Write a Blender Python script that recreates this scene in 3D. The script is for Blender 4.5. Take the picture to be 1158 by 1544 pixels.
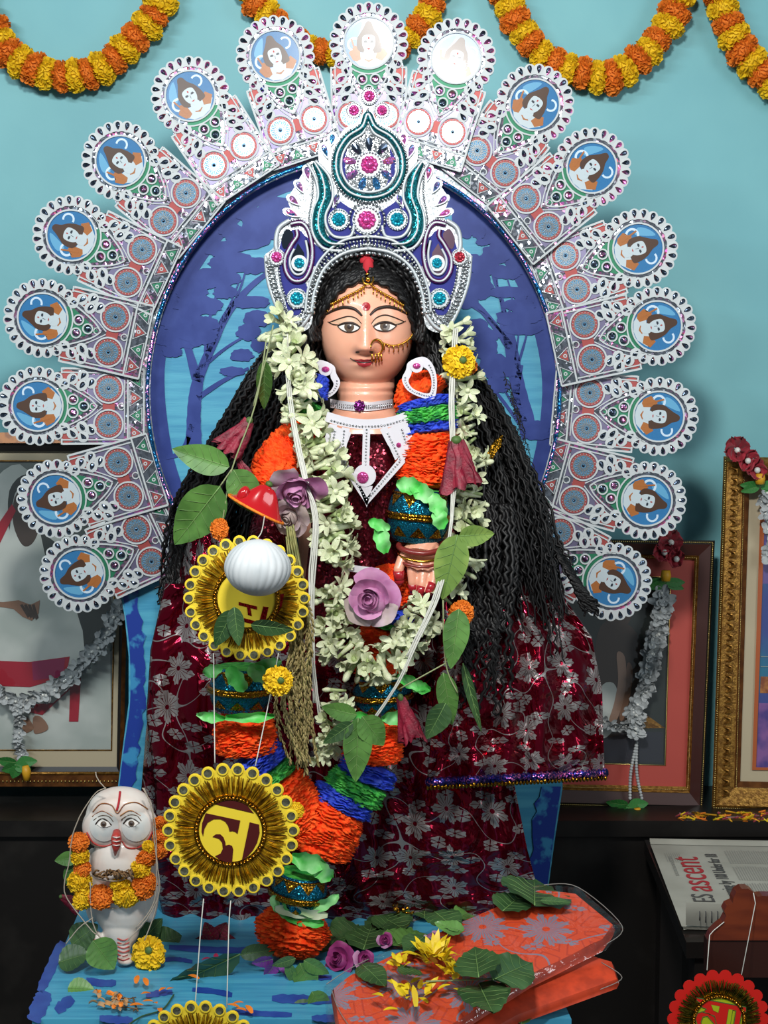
import bpy, math, random
from mathutils import Vector, Matrix, noise
from mathutils.bvhtree import BVHTree
for o in list(bpy.data.objects): bpy.data.objects.remove(o)
SC = bpy.context.scene; COL = SC.collection
PI = math.pi; TAU = 2*PI
sin, cos, rad = math.sin, math.cos, math.radians
R = random.Random(7)
def U(a, b): return R.uniform(a, b)

# ------------------------------------------------------------ camera, light, exposure
F = 2200.0; CAMY = -2.2; CAMZ = 1.5; PITCH = rad(5)
cd = bpy.data.cameras.new('camera'); cam = bpy.data.objects.new('camera', cd); COL.objects.link(cam)
cam.location = (0, CAMY, CAMZ); cam.rotation_euler = (PI/2-PITCH, 0, 0)
cd.sensor_fit = 'VERTICAL'; cd.sensor_height = 24; cd.sensor_width = 18; cd.lens = 24*F/1544; cd.clip_start = .02
SC.camera = cam
W = bpy.data.worlds.new('world'); SC.world = W; W.use_nodes = True
W.node_tree.nodes['Background'].inputs[0].default_value = (.80, .92, 1, 1)
W.node_tree.nodes['Background'].inputs[1].default_value = .15
def lamp(name, loc, aim, size, power, col=(1, 1, 1), sy=None):
    l = bpy.data.lights.new(name, 'AREA'); l.energy = power; l.color = col; l.size = size
    if sy: l.shape = 'RECTANGLE'; l.size_y = sy
    o = bpy.data.objects.new(name, l); COL.objects.link(o); o.location = loc
    o.rotation_euler = (Vector(aim)-Vector(loc)).to_track_quat('-Z', 'Y').to_euler(); return o
lamp('key_lamp', (-.04, -1.45, 2.32), (0, .3, 1.45), .20, 30, (1, .98, .94))
lamp('fill_lamp_left', (-1.3, -1.9, 2.7), (0, .5, 1.5), 1.2, 30, (.86, .96, 1), .10)  # long narrow fill added at upper left, an assumed source out of view
lamp('fill_lamp_right', (1.9, -1.7, 1.9), (0, .4, 1.2), .9, 16, (.90, .97, 1), 1.3)  # broad fill added from the right for the foil; no window is known there
SC.view_settings.view_transform = 'Standard'; SC.view_settings.look = 'None'
SC.view_settings.exposure = 0; SC.view_settings.gamma = 1; SC.view_settings.use_curve_mapping = False

# ------------------------------------------------------------ pixel <-> world helpers
FW = Vector((0, cos(PITCH), -sin(PITCH))); UP = Vector((0, sin(PITCH), cos(PITCH))); CAMP = Vector((0, CAMY, CAMZ))
def ray(px, py): return Vector((1, 0, 0))*((px-579)/F)+UP*((772-py)/F)+FW
def P(px, py, y): d = ray(px, py); return CAMP+d*((y-CAMY)/d.y)
def G(px, py, z): d = ray(px, py); return CAMP+d*((z-CAMZ)/d.z)
def sc(px, py, y): d = ray(px, py); return ((y-CAMY)/d.y)/F
def PM(px, py, y, rot=0, tx=0, ty=0, k=1):
    """local frame: x right, y up, z towards the viewer, unit = one photo pixel at that depth"""
    s = sc(px, py, y)*k
    B = Matrix(((1, 0, 0, 0), (0, 0, -1, 0), (0, 1, 0, 0), (0, 0, 0, 1)))
    return Matrix.Translation(P(px, py, y)) @ B @ Matrix.Rotation(rad(rot), 4, 'Z') @ Matrix.Rotation(rad(tx), 4, 'X') @ Matrix.Rotation(rad(ty), 4, 'Y') @ Matrix.Scale(s, 4)
def cat(pts, n=8, closed=False):
    """Catmull-Rom through tuples"""
    out = []; N = len(pts); K = len(pts[0])
    rng = range(N if closed else N-1)
    for i in rng:
        p = [pts[(i+j-1) % N] if closed else pts[min(max(i+j-1, 0), N-1)] for j in range(4)]
        for q in range(n):
            t = q/n
            out.append(tuple(.5*((2*p[1][k])+(-p[0][k]+p[2][k])*t+(2*p[0][k]-5*p[1][k]+4*p[2][k]-p[3][k])*t*t+(-p[0][k]+3*p[1][k]-3*p[2][k]+p[3][k])*t**3) for k in range(K)))
    if not closed: out.append(tuple(pts[-1]))
    return out

# ------------------------------------------------------------ materials
def hx(h):
    if not isinstance(h, str): return tuple(h)+(1,)*(4-len(h))
    h = h.lstrip('#'); c = [int(h[i:i+2], 16)/255 for i in (0, 2, 4)]
    return tuple((x/12.92 if x <= .04045 else ((x+.055)/1.055)**2.4) for x in c)+(1,)
class NT:
    def __init__(s, m): s.t = m.node_tree; s.n = s.t.nodes; s.l = s.t.links
    def node(s, ty, **kw):
        n = s.n.new(ty)
        for k, v in kw.items(): setattr(n, k, v)
        return n
    def link(s, a, b): s.l.new(a, b)
    def math(s, op, a, b=None, c=None, clamp=False):
        n = s.n.new('ShaderNodeMath'); n.operation = op; n.use_clamp = clamp
        for i, x in enumerate((a, b, c)):
            if x is None: continue
            if isinstance(x, (int, float)): n.inputs[i].default_value = x
            else: s.l.new(x, n.inputs[i])
        return n.outputs[0]
    def vmath(s, op, a, b=None, scale=None):
        n = s.n.new('ShaderNodeVectorMath'); n.operation = op
        for i, x in enumerate((a, b)):
            if x is None: continue
            if isinstance(x, tuple): n.inputs[i].default_value = x
            else: s.l.new(x, n.inputs[i])
        if scale is not None: n.inputs['Scale'].default_value = scale
        return n
    def mix(s, f, a, b, blend='MIX'):
        n = s.n.new('ShaderNodeMix'); n.data_type = 'RGBA'; n.blend_type = blend
        for sock, x in ((n.inputs[0], f), (n.inputs[6], a), (n.inputs[7], b)):
            if isinstance(x, (int, float)): sock.default_value = x
            elif isinstance(x, tuple): sock.default_value = x
            else: s.l.new(x, sock)
        return n.outputs[2]
    def ramp(s, f, lo, hi):
        n = s.n.new('ShaderNodeMapRange'); s.l.new(f, n.inputs[0]); n.inputs[1].default_value = lo; n.inputs[2].default_value = hi; n.clamp = True
        return n.outputs[0]
    def tex(s, ty, vec, scale, **kw):
        n = s.n.new('ShaderNodeTex'+ty)
        for k, v in kw.items():
            if hasattr(n, k): setattr(n, k, v)
            else: n.inputs[k].default_value = v
        if 'Scale' in n.inputs: n.inputs['Scale'].default_value = scale
        if vec is not None: s.l.new(vec, n.inputs['Vector'])
        return n
def mat(name, col, rough=.5, metal=0, col2=None, ns=40, nd=3, lo=.4, hi=.6, bump=0, bs=200, spec=.5, trans=0, sub=0, coat=0, stretch=None, uv=False, alpha=1, thr=False, emit=0, sheen=0):
    m = bpy.data.materials.new(name); m.use_nodes = True; T = NT(m); b = T.n['Principled BSDF']
    b.inputs['Base Color'].default_value = hx(col); b.inputs['Roughness'].default_value = rough; b.inputs['Metallic'].default_value = metal
    b.inputs['Specular IOR Level'].default_value = spec; b.inputs['Transmission Weight'].default_value = trans
    b.inputs['Coat Weight'].default_value = coat; b.inputs['Alpha'].default_value = alpha; b.inputs['Sheen Weight'].default_value = sheen
    if sub: b.inputs['Subsurface Weight'].default_value = sub; b.inputs['Subsurface Scale'].default_value = .01
    tc = T.n.new('ShaderNodeTexCoord'); v = tc.outputs['UV' if uv else 'Object']
    if stretch:
        mp = T.n.new('ShaderNodeMapping'); mp.inputs['Scale'].default_value = stretch; T.link(v, mp.inputs[0]); v = mp.outputs[0]
    if col2:
        n = T.tex('Noise', v, ns, Detail=nd); T.link(T.mix(T.ramp(n.outputs[0], lo, hi), hx(col), hx(col2)), b.inputs['Base Color'])
    if bump:
        n = T.tex('Noise', v, bs, Detail=4); bp = T.n.new('ShaderNodeBump'); bp.inputs['Strength'].default_value = bump; bp.inputs['Distance'].default_value = .002
        T.link(n.outputs[0], bp.inputs['Height']); T.link(bp.outputs[0], b.inputs['Normal'])
    return m
def glitter(name, col, scale=500, rough=.25, metal=.9, hue=0., tilt=.5, col2=None, vary=.6, k_obj=1.):
    """sequins / glitter / prismatic film: every little facet has its own tilt and tint"""
    m = bpy.data.materials.new(name); m.use_nodes = True; T = NT(m); b = T.n['Principled BSDF']
    tc = T.n.new('ShaderNodeTexCoord'); geo = T.n.new('ShaderNodeNewGeometry')
    oi = T.n.new('ShaderNodeObjectInfo'); ov = T.n.new('ShaderNodeVectorMath'); ov.operation = 'MULTIPLY_ADD'; T.link(oi.outputs['Random'], ov.inputs[0]); ov.inputs[1].default_value = (3, 5, 7); T.link(tc.outputs['Object'], ov.inputs[2]); OV = ov.outputs[0]; fq = k_obj
    vo = T.tex('Voronoi', OV, scale)
    c = vo.outputs['Color']; sep = T.n.new('ShaderNodeSeparateColor'); T.link(c, sep.inputs[0])
    base = hx(col)
    if col2: n = T.tex('Noise', OV, 30*fq, Detail=2); base = T.mix(T.ramp(n.outputs[0], .42, .58), hx(col), hx(col2))
    dark = T.mix(1.0, base, tuple([1-vary]*3)+(1,), 'MULTIPLY'); cc = T.mix(sep.outputs[0], dark, base)
    if hue:
        hs = T.n.new('ShaderNodeCombineColor'); hs.mode = 'HSV'
        n2 = T.tex('Noise', OV, 22*fq, Detail=1)
        T.link(T.math('ADD', T.math('MULTIPLY', n2.outputs[0], 2.4), T.math('MULTIPLY', sep.outputs[1], .15)), hs.inputs[0]); hs.inputs[1].default_value = .75; hs.inputs[2].default_value = 1
        n3 = T.tex('Noise', OV, 14*fq, Detail=2)
        f = T.math('MULTIPLY', T.ramp(n3.outputs[0], .45, .62), T.math('GREATER_THAN', sep.outputs[2], 1-hue))
        cc = T.mix(f, cc, hs.outputs[0])
    T.link(cc, b.inputs['Base Color']); b.inputs['Roughness'].default_value = rough; b.inputs['Metallic'].default_value = metal
    d = T.vmath('SUBTRACT', c, (.5, .5, .5)); sc_ = T.vmath('SCALE', d.outputs[0], scale=tilt); ad = T.vmath('ADD', geo.outputs['Normal'], sc_.outputs[0]); nm = T.vmath('NORMALIZE', ad.outputs[0])
    T.link(nm.outputs[0], b.inputs['Normal']); return m
def flowered(name, base, ink, metal=.85, rough=.22, k=14, ink_metal=.35, ink_rough=.45, crinkle=.6, petals=3, edge=None, R0=.36, csc=18, leafR=.40, rnd=.55, scroll=None):
    """printed cloth: six-petal blossoms with veins, leaves and thin curling stems on the UV plane (metres)"""
    m = bpy.data.materials.new(name); m.use_nodes = True; T = NT(m); b = T.n['Principled BSDF']
    tc = T.n.new('ShaderNodeTexCoord'); uvs = T.vmath('SCALE', tc.outputs['UV'], scale=k)
    def petal(vec, n, Rr, rnd):
        vo = T.tex('Voronoi', vec, 1, voronoi_dimensions='2D', Randomness=rnd)
        d = T.vmath('SUBTRACT', vec, vo.outputs['Position']); s = T.n.new('ShaderNodeSeparateXYZ'); T.link(d.outputs[0], s.inputs[0])
        r = T.vmath('LENGTH', d.outputs[0]).outputs['Value']
        cs = T.n.new('ShaderNodeSeparateColor'); T.link(vo.outputs['Color'], cs.inputs[0])
        a = T.math('ADD', T.math('ARCTAN2', s.outputs[1], s.outputs[0]), T.math('MULTIPLY', cs.outputs[0], 6.0))
        lim = T.math('MULTIPLY', T.math('ADD', T.math('MULTIPLY', T.math('ABSOLUTE', T.math('SINE', T.math('MULTIPLY', a, n/2))), .5), .5), Rr)
        jag = T.math('MULTIPLY', T.math('SINE', T.math('MULTIPLY', a, n*4.)), .018)
        f = T.math('GREATER_THAN', T.math('ADD', lim, jag), r)
        vein = T.math('GREATER_THAN', T.math('ADD', T.math('SINE', T.math('MULTIPLY', a, n*3.)), T.math('MULTIPLY', r, 1.2)), -.62)
        ctr = T.math('GREATER_THAN', r, .05)
        return T.math('MULTIPLY', T.math('MULTIPLY', f, vein), ctr), f
    f1, o1 = petal(uvs.outputs[0], petals*2, R0, rnd)
    sh = T.vmath('ADD', T.vmath('SCALE', tc.outputs['UV'], scale=k*1.25).outputs[0], (3.37, 1.71, 0))
    mp = T.n.new('ShaderNodeMapping'); mp.inputs['Rotation'].default_value = (0, 0, .7); mp.inputs['Scale'].default_value = (1, 2.0, 1); T.link(sh.outputs[0], mp.inputs[0])
    f2, o2 = petal(mp.outputs[0], 2, leafR, .9)
    n = T.tex('Noise', uvs.outputs[0], 1.1, Detail=0, noise_dimensions='2D')
    stem = T.math('LESS_THAN', T.math('ABSOLUTE', T.math('SUBTRACT', n.outputs[0], .5)), .008)
    stem = T.math('MULTIPLY', stem, T.math('SUBTRACT', 1.0, o1)); f2 = T.math('MULTIPLY', f2, T.math('SUBTRACT', 1.0, o1))
    allf = T.math('MAXIMUM', T.math('MAXIMUM', f1, f2), stem)
    bc = hx(base)
    if scroll:
        wv = T.tex('Voronoi', uvs.outputs[0], 3.2, voronoi_dimensions='2D', feature='DISTANCE_TO_EDGE', Randomness=.9); bc = T.mix(T.math('LESS_THAN', T.math('ABSOLUTE', T.math('SUBTRACT', wv.outputs[0], .16)), .035), bc, hx(scroll))
    T.link(T.mix(allf, bc, hx(ink)), b.inputs['Base Color'])
    mr = T.n.new('ShaderNodeMapRange'); T.link(allf, mr.inputs[0]); mr.inputs[3].default_value = metal; mr.inputs[4].default_value = ink_metal; T.link(mr.outputs[0], b.inputs['Metallic'])
    m2 = T.n.new('ShaderNodeMapRange'); T.link(allf, m2.inputs[0]); m2.inputs[3].default_value = rough; m2.inputs[4].default_value = ink_rough; T.link(m2.outputs[0], b.inputs['Roughness'])
    nz = T.tex('Noise', tc.outputs['UV'], csc, Detail=3, Distortion=1.2); bp = T.n.new('ShaderNodeBump'); bp.inputs['Strength'].default_value = crinkle; bp.inputs['Distance'].default_value = .03
    T.link(nz.outputs[0], bp.inputs['Height']); T.link(bp.outputs[0], b.inputs['Normal']); return m

# ------------------------------------------------------------ mesh builder
WL = {}
class MB:
    def __init__(s): s.v = []; s.f = []; s.m = []; s.s = []; s.uv = []; s.mats = []
    def mi(s, m):
        if m not in s.mats: s.mats.append(m)
        return s.mats.index(m)
    def add(s, vs, fs, m, M=None, smooth=True, uv=None):
        b = len(s.v); mi = s.mi(m)
        for i, p in enumerate(vs):
            p = Vector(p); s.v.append(M @ p if M else p); s.uv.append(uv[i] if uv else (0, 0))
        for f in fs: s.f.append([i+b for i in f]); s.m.append(mi); s.s.append(smooth)
        return s
    def ell(s, c, r, m, nu=16, nv=10, M=None, rot=None):
        if not hasattr(r, '__len__'): r = (r, r, r)
        c = Vector(c); vs = [c+Vector((0, 0, r[2])), c-Vector((0, 0, r[2]))]; fs = []
        q = rot if rot else Matrix.Identity(3)
        vs = [c+q@Vector((0, 0, r[2])), c-q@Vector((0, 0, r[2]))]
        for j in range(1, nv):
            a = PI*j/nv
            for i in range(nu):
                t = TAU*i/nu; vs.append(c+q@Vector((r[0]*sin(a)*cos(t), r[1]*sin(a)*sin(t), r[2]*cos(a))))
        for i in range(nu):
            k = (i+1) % nu; fs.append((0, 2+i, 2+k)); e = 2+(nv-2)*nu; fs.append((1, e+k, e+i))
            for j in range(nv-2): a = 2+j*nu; fs.append((a+i, a+nu+i, a+nu+k, a+k))
        return s.add(vs, fs, m, M)
    def tube(s, pts, r, m, n=6, closed=False, M=None, caps=True, flat=1, nrm=None):
        pts = [Vector(p) for p in pts]; N = len(pts)
        if N < 2: return s
        rr = r if hasattr(r, '__len__') else [r]*N
        vs = []; fs = []; prev = None
        for i, p in enumerate(pts):
            a = pts[i-1] if (i or closed) else p; b = pts[(i+1) % N] if (i < N-1 or closed) else p
            t = (b-a).normalized() if (b-a).length > 1e-9 else Vector((0, 0, 1))
            if nrm is not None: x = Vector(nrm)-t*t.dot(Vector(nrm))
            elif prev is None: x = t.orthogonal()
            else: x = prev-t*prev.dot(t)
            if x.length < 1e-9: x = t.orthogonal()
            x.normalize(); prev = x; y = t.cross(x)
            for k in range(n):
                a2 = TAU*(k+.5)/n; vs.append(p+x*(cos(a2)*rr[i]*flat)+y*(sin(a2)*rr[i]))
        for i in range(N if closed else N-1):
            a = i*n; b = ((i+1) % N)*n
            for k in range(n): k2 = (k+1) % n; fs.append((a+k, a+k2, b+k2, b+k))
        if caps and not closed: fs.append(tuple(range(n))[::-1]); fs.append(tuple((N-1)*n+k for k in range(n)))
        return s.add(vs, fs, m, M)
    def poly(s, pts, z0, z1, m, M=None, side=None, bevel=0):
        """extruded outline (x,y) from z0 (back) to z1 (front)"""
        n = len(pts); A = sum(pts[i][0]*pts[(i+1) % n][1]-pts[(i+1) % n][0]*pts[i][1] for i in range(n))
        if A < 0: pts = pts[::-1]
        vs = [(x, y, z0) for x, y in pts]+[(x, y, z1) for x, y in pts]
        s.add(vs, [tuple(range(n, 2*n)), tuple(range(n))[::-1]], m, M, False)
        s.add(vs, [(i, (i+1) % n, n+(i+1) % n, n+i) for i in range(n)], side or m, M, False); return s
    def ring(s, c, r0, r1, z0, z1, m, n=32, M=None, sx=1, sy=1):
        vs = []; fs = []
        for i in range(n):
            t = TAU*i/n
            for r, z in ((r0, z0), (r0, z1), (r1, z1), (r1, z0)): vs.append((c[0]+r*cos(t)*sx, c[1]+r*sin(t)*sy, z))
        for i in range(n):
            a = 4*i; b = 4*((i+1) % n)
            for k in range(4): k2 = (k+1) % 4; fs.append((a+k, b+k, b+k2, a+k2))
        return s.add(vs, [f[::-1] for f in fs], m, M, False)
    def disc(s, c, r, z0, z1, m, n=24, M=None, sx=1, sy=1):
        return s.poly([(c[0]+r*sx*cos(TAU*i/n), c[1]+r*sy*sin(TAU*i/n)) for i in range(n)], z0, z1, m, M)
    def surf(s, fn, nu, nv, m, M=None, closeu=False, uv=None, smooth=True):
        vs = []; uvs = []; fs = []
        cu = nu if closeu else nu+1
        for j in range(nv+1):
            for i in range(cu):
                u, v = i/nu, j/nv; vs.append(fn(u, v)); uvs.append(uv(u, v) if uv else (u, v))
        for j in range(nv):
            for i in range(nu): i2 = (i+1) % cu; fs.append((j*cu+i, j*cu+i2, (j+1)*cu+i2, (j+1)*cu+i))
        return s.add(vs, fs, m, M, smooth, uvs)
    def box(s, a, b, m, M=None):
        x0, y0, z0 = a; x1, y1, z1 = b
        vs = [(x0, y0, z0), (x1, y0, z0), (x1, y1, z0), (x0, y1, z0), (x0, y0, z1), (x1, y0, z1), (x1, y1, z1), (x0, y1, z1)]
        return s.add(vs, [(0, 3, 2, 1), (4, 5, 6, 7), (0, 1, 5, 4), (1, 2, 6, 5), (2, 3, 7, 6), (3, 0, 4, 7)], m, M, False)
    def beads(s, path, r, m, gap=2.2, M=None, nu=6, nv=4):
        path = [Vector(p) for p in path]; d = 0; nxt = 0
        for a, b in zip(path, path[1:]):
            L = (b-a).length
            while nxt <= d+L and L > 0: s.ell(a+(b-a)*((nxt-d)/L), r, m, nu, nv, M); nxt += r*gap
            d += L
        return s
    def mesh(s, name):
        me = bpy.data.meshes.new(name); me.from_pydata(s.v, [], s.f)
        for m in s.mats: me.materials.append(m)
        me.polygons.foreach_set('material_index', s.m); me.polygons.foreach_set('use_smooth', s.s)
        ul = me.uv_layers.new(name='UVMap'); li = [0]*len(me.loops); me.loops.foreach_get('vertex_index', li)
        buf = []
        for i in li: buf += [s.uv[i][0], s.uv[i][1]]
        ul.data.foreach_set('uv', buf); me.update(); return me
    def build(s, name, parent=None, label=None, cate=None, group=None, kind=None, local=False, origin=None):
        if parent is not None:
            L = Vector((0, 0, 0)) if local else WL[parent]
        else:
            if origin is None:
                xs = [p.x for p in s.v]; ys = [p.y for p in s.v]; zs = [p.z for p in s.v]
                origin = Vector(((min(xs)+max(xs))/2, (min(ys)+max(ys))/2, min(zs))) if not local else Vector((0, 0, 0))
            L = Vector(origin)
        if L.length: s.v = [p-L for p in s.v]
        o = bpy.data.objects.new(name, s.mesh(name)); COL.objects.link(o)
        if parent is not None: o.parent = parent; WL[o] = L
        else: o.location = L; WL[o] = L.copy()
        return tag(o, label, cate, group, kind)
    def bvh(s): return BVHTree.FromPolygons(s.v, s.f)
def tag(o, label=None, cate=None, group=None, kind=None):
    if label: o['label'] = label
    if cate: o['category'] = cate
    if group: o['group'] = group
    if kind: o['kind'] = kind
    return o
def thing(name, label, cate, loc=(0, 0, 0), group=None):
    o = bpy.data.objects.new(name, None); COL.objects.link(o); o.location = loc; o.empty_display_size = .02; WL[o] = Vector(loc); return tag(o, label, cate, group)
def inst(me, name, M, parent=None, label=None, cate=None, group=None, rel=False):
    """a further object on shared mesh data; M is in world space unless rel"""
    o = bpy.data.objects.new(name, me); COL.objects.link(o)
    if parent is not None:
        o.parent = parent; o.matrix_basis = M if rel else Matrix.Translation(-WL[parent]) @ M; WL[o] = WL[parent]
    else: o.matrix_basis = M; WL[o] = M.translation.copy()
    return tag(o, label, cate, group)
def on(bv, px, py, off=0.):
    """point where the sight line meets a built surface"""
    d = ray(px, py).normalized(); h = bv.ray_cast(CAMP, d)
    return (h[0]-d*off) if h[0] else None
def struct(mb, name, **k): return mb.build(name, kind='structure', **k)
SEAT = .645; LEDGE = .70; WALLY = .66
# ------------------------------------------------------------ setting
m_wall = mat('teal_wall_paint', '#7dbcc2', .55, col2='#74b3bb', ns=3, bump=.15, bs=60)
m_black = mat('black_granite', '#171412', .38, col2='#25221f', ns=14, nd=6, lo=.5, hi=.75)
b = MB(); b.box((-1.6, WALLY, -.02), (1.6, WALLY+.05, 2.9), m_wall); struct(b, 'wall_back')
b = MB(); b.box((-1.6, -2.6, -.05), (1.6, WALLY, 0), m_black); struct(b, 'floor')
b = MB(); b.box((-1.6, .44, 0), (1.6, WALLY, LEDGE-.02), m_black); b.box((-1.6, .425, LEDGE-.03), (1.6, WALLY, LEDGE), m_black); struct(b, 'trim_1')

# ------------------------------------------------------------ marigold swags on the wall
m_yel = mat('marigold_yellow', '#f6d416', .7, col2='#dfae0c', ns=300, bump=.3, bs=900)
m_org = mat('marigold_orange', '#f0881e', .7, col2='#d26a12', ns=300, bump=.3, bs=900)
m_grn = mat('calyx_green', '#46632c', .6)
def marigold_mesh(m, seed, petals=210, flat=.62, centre=False):
    """ruffled pompon, unit radius, axis z"""
    r = random.Random(seed); b = MB(); b.ell((0, 0, 0), (.84, .84, flat*.84), m, 14, 8)
    for i in range(petals):
        z = 1-2*(i+.5)/petals; a = i*2.39996; q = math.sqrt(max(0, 1-z*z)); n = Vector((q*cos(a), q*sin(a), z))
        base = Vector((n.x*.72, n.y*.72, n.z*flat*.74)); t = n.orthogonal().normalized(); t.rotate(Matrix.Rotation(r.uniform(0, TAU), 3, n)); w = .105*r.uniform(.8, 1.3); L = .27*r.uniform(.7, 1.2)
        up = n.cross(t)*r.uniform(-.12, .12); tip = base+Vector((n.x, n.y, n.z*.8))*L
        b.add([base-t*w*.5, base+t*w*.5, tip+t*w+up, tip+n*.05-up*.6, tip-t*w-up], [(0, 1, 2, 3), (0, 3, 4)], m, None, True)
    return b
MY = marigold_mesh(m_yel, 1).mesh('marigold'); MO = marigold_mesh(m_org, 2).mesh('marigold')
MY2 = marigold_mesh(m_yel, 3, 240).mesh('marigold'); MO2 = marigold_mesh(m_org, 4, 240).mesh('marigold')
m_thread = mat('cotton_thread', '#cfc9b8', .8)
def path_len(pts):
    L = [0.]
    for a, c in zip(pts, pts[1:]): L.append(L[-1]+(Vector(c)-Vector(a)).length)
    return L
def at_len(pts, L, d):
    for i in range(len(L)-1):
        if L[i+1] >= d: t = (d-L[i])/max(L[i+1]-L[i], 1e-9); a = Vector(pts[i]); c = Vector(pts[i+1]); return a.lerp(c, t), (c-a).normalized()
    return Vector(pts[-1]), (Vector(pts[-1])-Vector(pts[-2])).normalized()
def swag(label, pix, y, rpx, step, group, first=0):
    pts = [tuple(P(x, yy, y)) for x, yy in cat(pix, 10)]; s = sc(pix[0][0], pix[0][1], y)
    t = thing('marigold_garland', label, 'garland', P(pix[0][0], pix[0][1], y), group)
    b = MB(); b.tube(pts, .0018, m_thread, 5); b.build('string', t)
    L = path_len(pts); d = step*s*.4; k = first
    while d < L[-1]:
        p, tg = at_len(pts, L, d); rr = rpx*s*U(.92, 1.1)
        q = tg.to_track_quat('Z', 'Y').to_matrix().to_4x4()
        M = Matrix.Translation(p+Vector((U(-2, 2)*s, 0, U(-2, 2)*s))) @ q @ Matrix.Rotation(U(-.16, .16), 4, 'X') @ Matrix.Rotation(U(0, 6), 4, 'Z') @ Matrix.Diagonal((rr, rr, rr*U(.9, 1.15), 1))
        inst(((MY, MY2) if k % 2 else (MO, MO2))[R.randrange(2)], 'marigold', M, t); d += step*s*U(.93, 1.07); k += 1
SY = WALLY-.035
gsw = 'marigold swags along the top of the wall'
swag('yellow and orange marigold garland draped in the upper left corner', [(-40, -10), (-12, 35), (18, 82), (55, 105), (95, 117), (140, 108), (182, 82), (212, 50), (238, 14), (250, -40)], SY, 25, 22.5, None)
swag('short stretch of marigold garland mostly hidden behind the top feathers', [(370, -40), (385, 2), (408, 26), (438, 56), (480, 78), (540, 85), (600, 70), (632, 40), (655, 0), (665, -40)], SY, 22, 20, None)
swag('orange and yellow marigold garland draped right of the topmost feathers', [(748, -40), (765, 5), (782, 40), (810, 75), (845, 100), (885, 114), (925, 114), (962, 92), (995, 55), (1018, 12), (1030, -40)], SY, 25, 22.5, None, 1)
swag('marigold garland running off the upper right edge of the photo', [(1075, -40), (1088, 10), (1105, 55), (1135, 95), (1175, 130), (1210, 150)], SY, 25, 22.5, None, 1)

# ------------------------------------------------------------ painted throne
m_cyan = mat('cyan_paint', '#53a9c6', .5, col2='#3f93b8', ns=6, stretch=(1, 4, 12), bump=.1, bs=40)
m_blue = mat('royal_blue_paint', '#2c4f9e', .38, col2='#1f3f93', ns=30, stretch=(1, 1, .4))
m_blue2 = mat('tree_blue_paint', '#34478f', .5, col2='#293c83', ns=26, spec=.3)
BY = .30
EC = (533, 592); ERX, ERY = 311, 352
throne = thing('throne', 'painted blue wooden throne with oval back and flat seat behind the statue', 'throne', (0, .1, 0))
def pxpoly(b, pts, y0, y1, m):
    """outline in photo pixels, as a slab between depths y0 (front) and y1"""
    W_ = [P(x, yy, y0) for x, yy in pts]; n = len(W_); A = sum(W_[i].x*W_[(i+1) % n].z-W_[(i+1) % n].x*W_[i].z for i in range(n))
    if A < 0: W_ = W_[::-1]
    vs = [tuple(p) for p in W_]+[(p.x, y1, p.z) for p in W_]
    b.add(vs, [tuple(range(n))]+[tuple(range(n, 2*n))[::-1]]+[(i, n+i, n+(i+1) % n, (i+1) % n) for i in range(n)], m, None, False); return b
def EL(t, k=1., dx=0): return (EC[0]+ERX*k*cos(t)+dx, EC[1]-ERY*k*sin(t))
b = MB(); pxpoly(b, [EL(TAU*i/96) for i in range(96)], BY, BY+.02, m_cyan)
low = [(205, 850), (180, 885), (188, 930), (194, 990), (194, 1060), (186, 1120), (178, 1185), (168, 1290), (160, 1370), (840, 1370), (826, 1345), (836, 1270), (848, 1190), (852, 1080), (840, 960), (820, 850)]
pxpoly(b, low, BY+.001, BY+.022, m_cyan); b.build('backboard', throne)
b = MB(); ring = []
N = 120
for i in range(N):
    t = TAU*i/N; ring.append((t, 0.97+.012*noise.noise(Vector((cos(t)*3, sin(t)*3, 1)))-.055))
vs = [P(*EL(t, .995), BY-.0012) for t, k in ring]+[P(*EL(t, k), BY-.0012) for t, k in ring]+[P(*EL(t, .995), BY+.001) for t, k in ring]
b.add(vs, [(i, N+i, N+(i+1) % N, (i+1) % N) for i in range(N)]+[(i, (i+1) % N, 2*N+(i+1) % N, 2*N+i) for i in range(N)], m_blue2, None, False)
# tree strokes
def stroke(b, pts, w0, w1, y=BY-.0022, m=m_blue2):
    c = cat(pts, 6); n = len(c); L = []; Rr = []
    for i, p in enumerate(c):
        a = c[max(i-1, 0)]; q = c[min(i+1, n-1)]; dx, dy = q[0]-a[0], q[1]-a[1]; l = math.hypot(dx, dy) or 1; w = (w0+(w1-w0)*i/(n-1))/2*(1+.12*noise.noise(Vector((p[0]*.1, p[1]*.1, 0))))
        L.append((p[0]-dy/l*w, p[1]+dx/l*w)); Rr.append((p[0]+dy/l*w, p[1]-dx/l*w))
    vs = [P(x, yy, y) for x, yy in L+Rr]; b.add(vs, [(i, i+1, n+i+1, n+i) for i in range(n-1)], m, None, False)
def blob(b, cx, cy, rx, ry, y, seed, m=m_blue2, teeth=1):
    n = 40; pts = []
    for i in range(n):
        t = TAU*i/n; k = 1+.22*noise.noise(Vector((cos(t)*2.2+seed*7.1, sin(t)*2.2, seed)))+(.22*R.random() if sin(t) < 0 and teeth else .05*R.random())
        pts.append((cx+rx*k*cos(t), cy-ry*k*sin(t)))
    pts = [P(x, yy, y) for x, yy in pts]; c = sum(pts, Vector())/n
    b.add([c]+pts, [(0, 1+i, 1+(i+1) % n) for i in range(n)], m, None, False)
def inside(x, y, k=.95): return ((x-EC[0])/ERX)**2+((y-EC[1])/ERY)**2 < k*k
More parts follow.
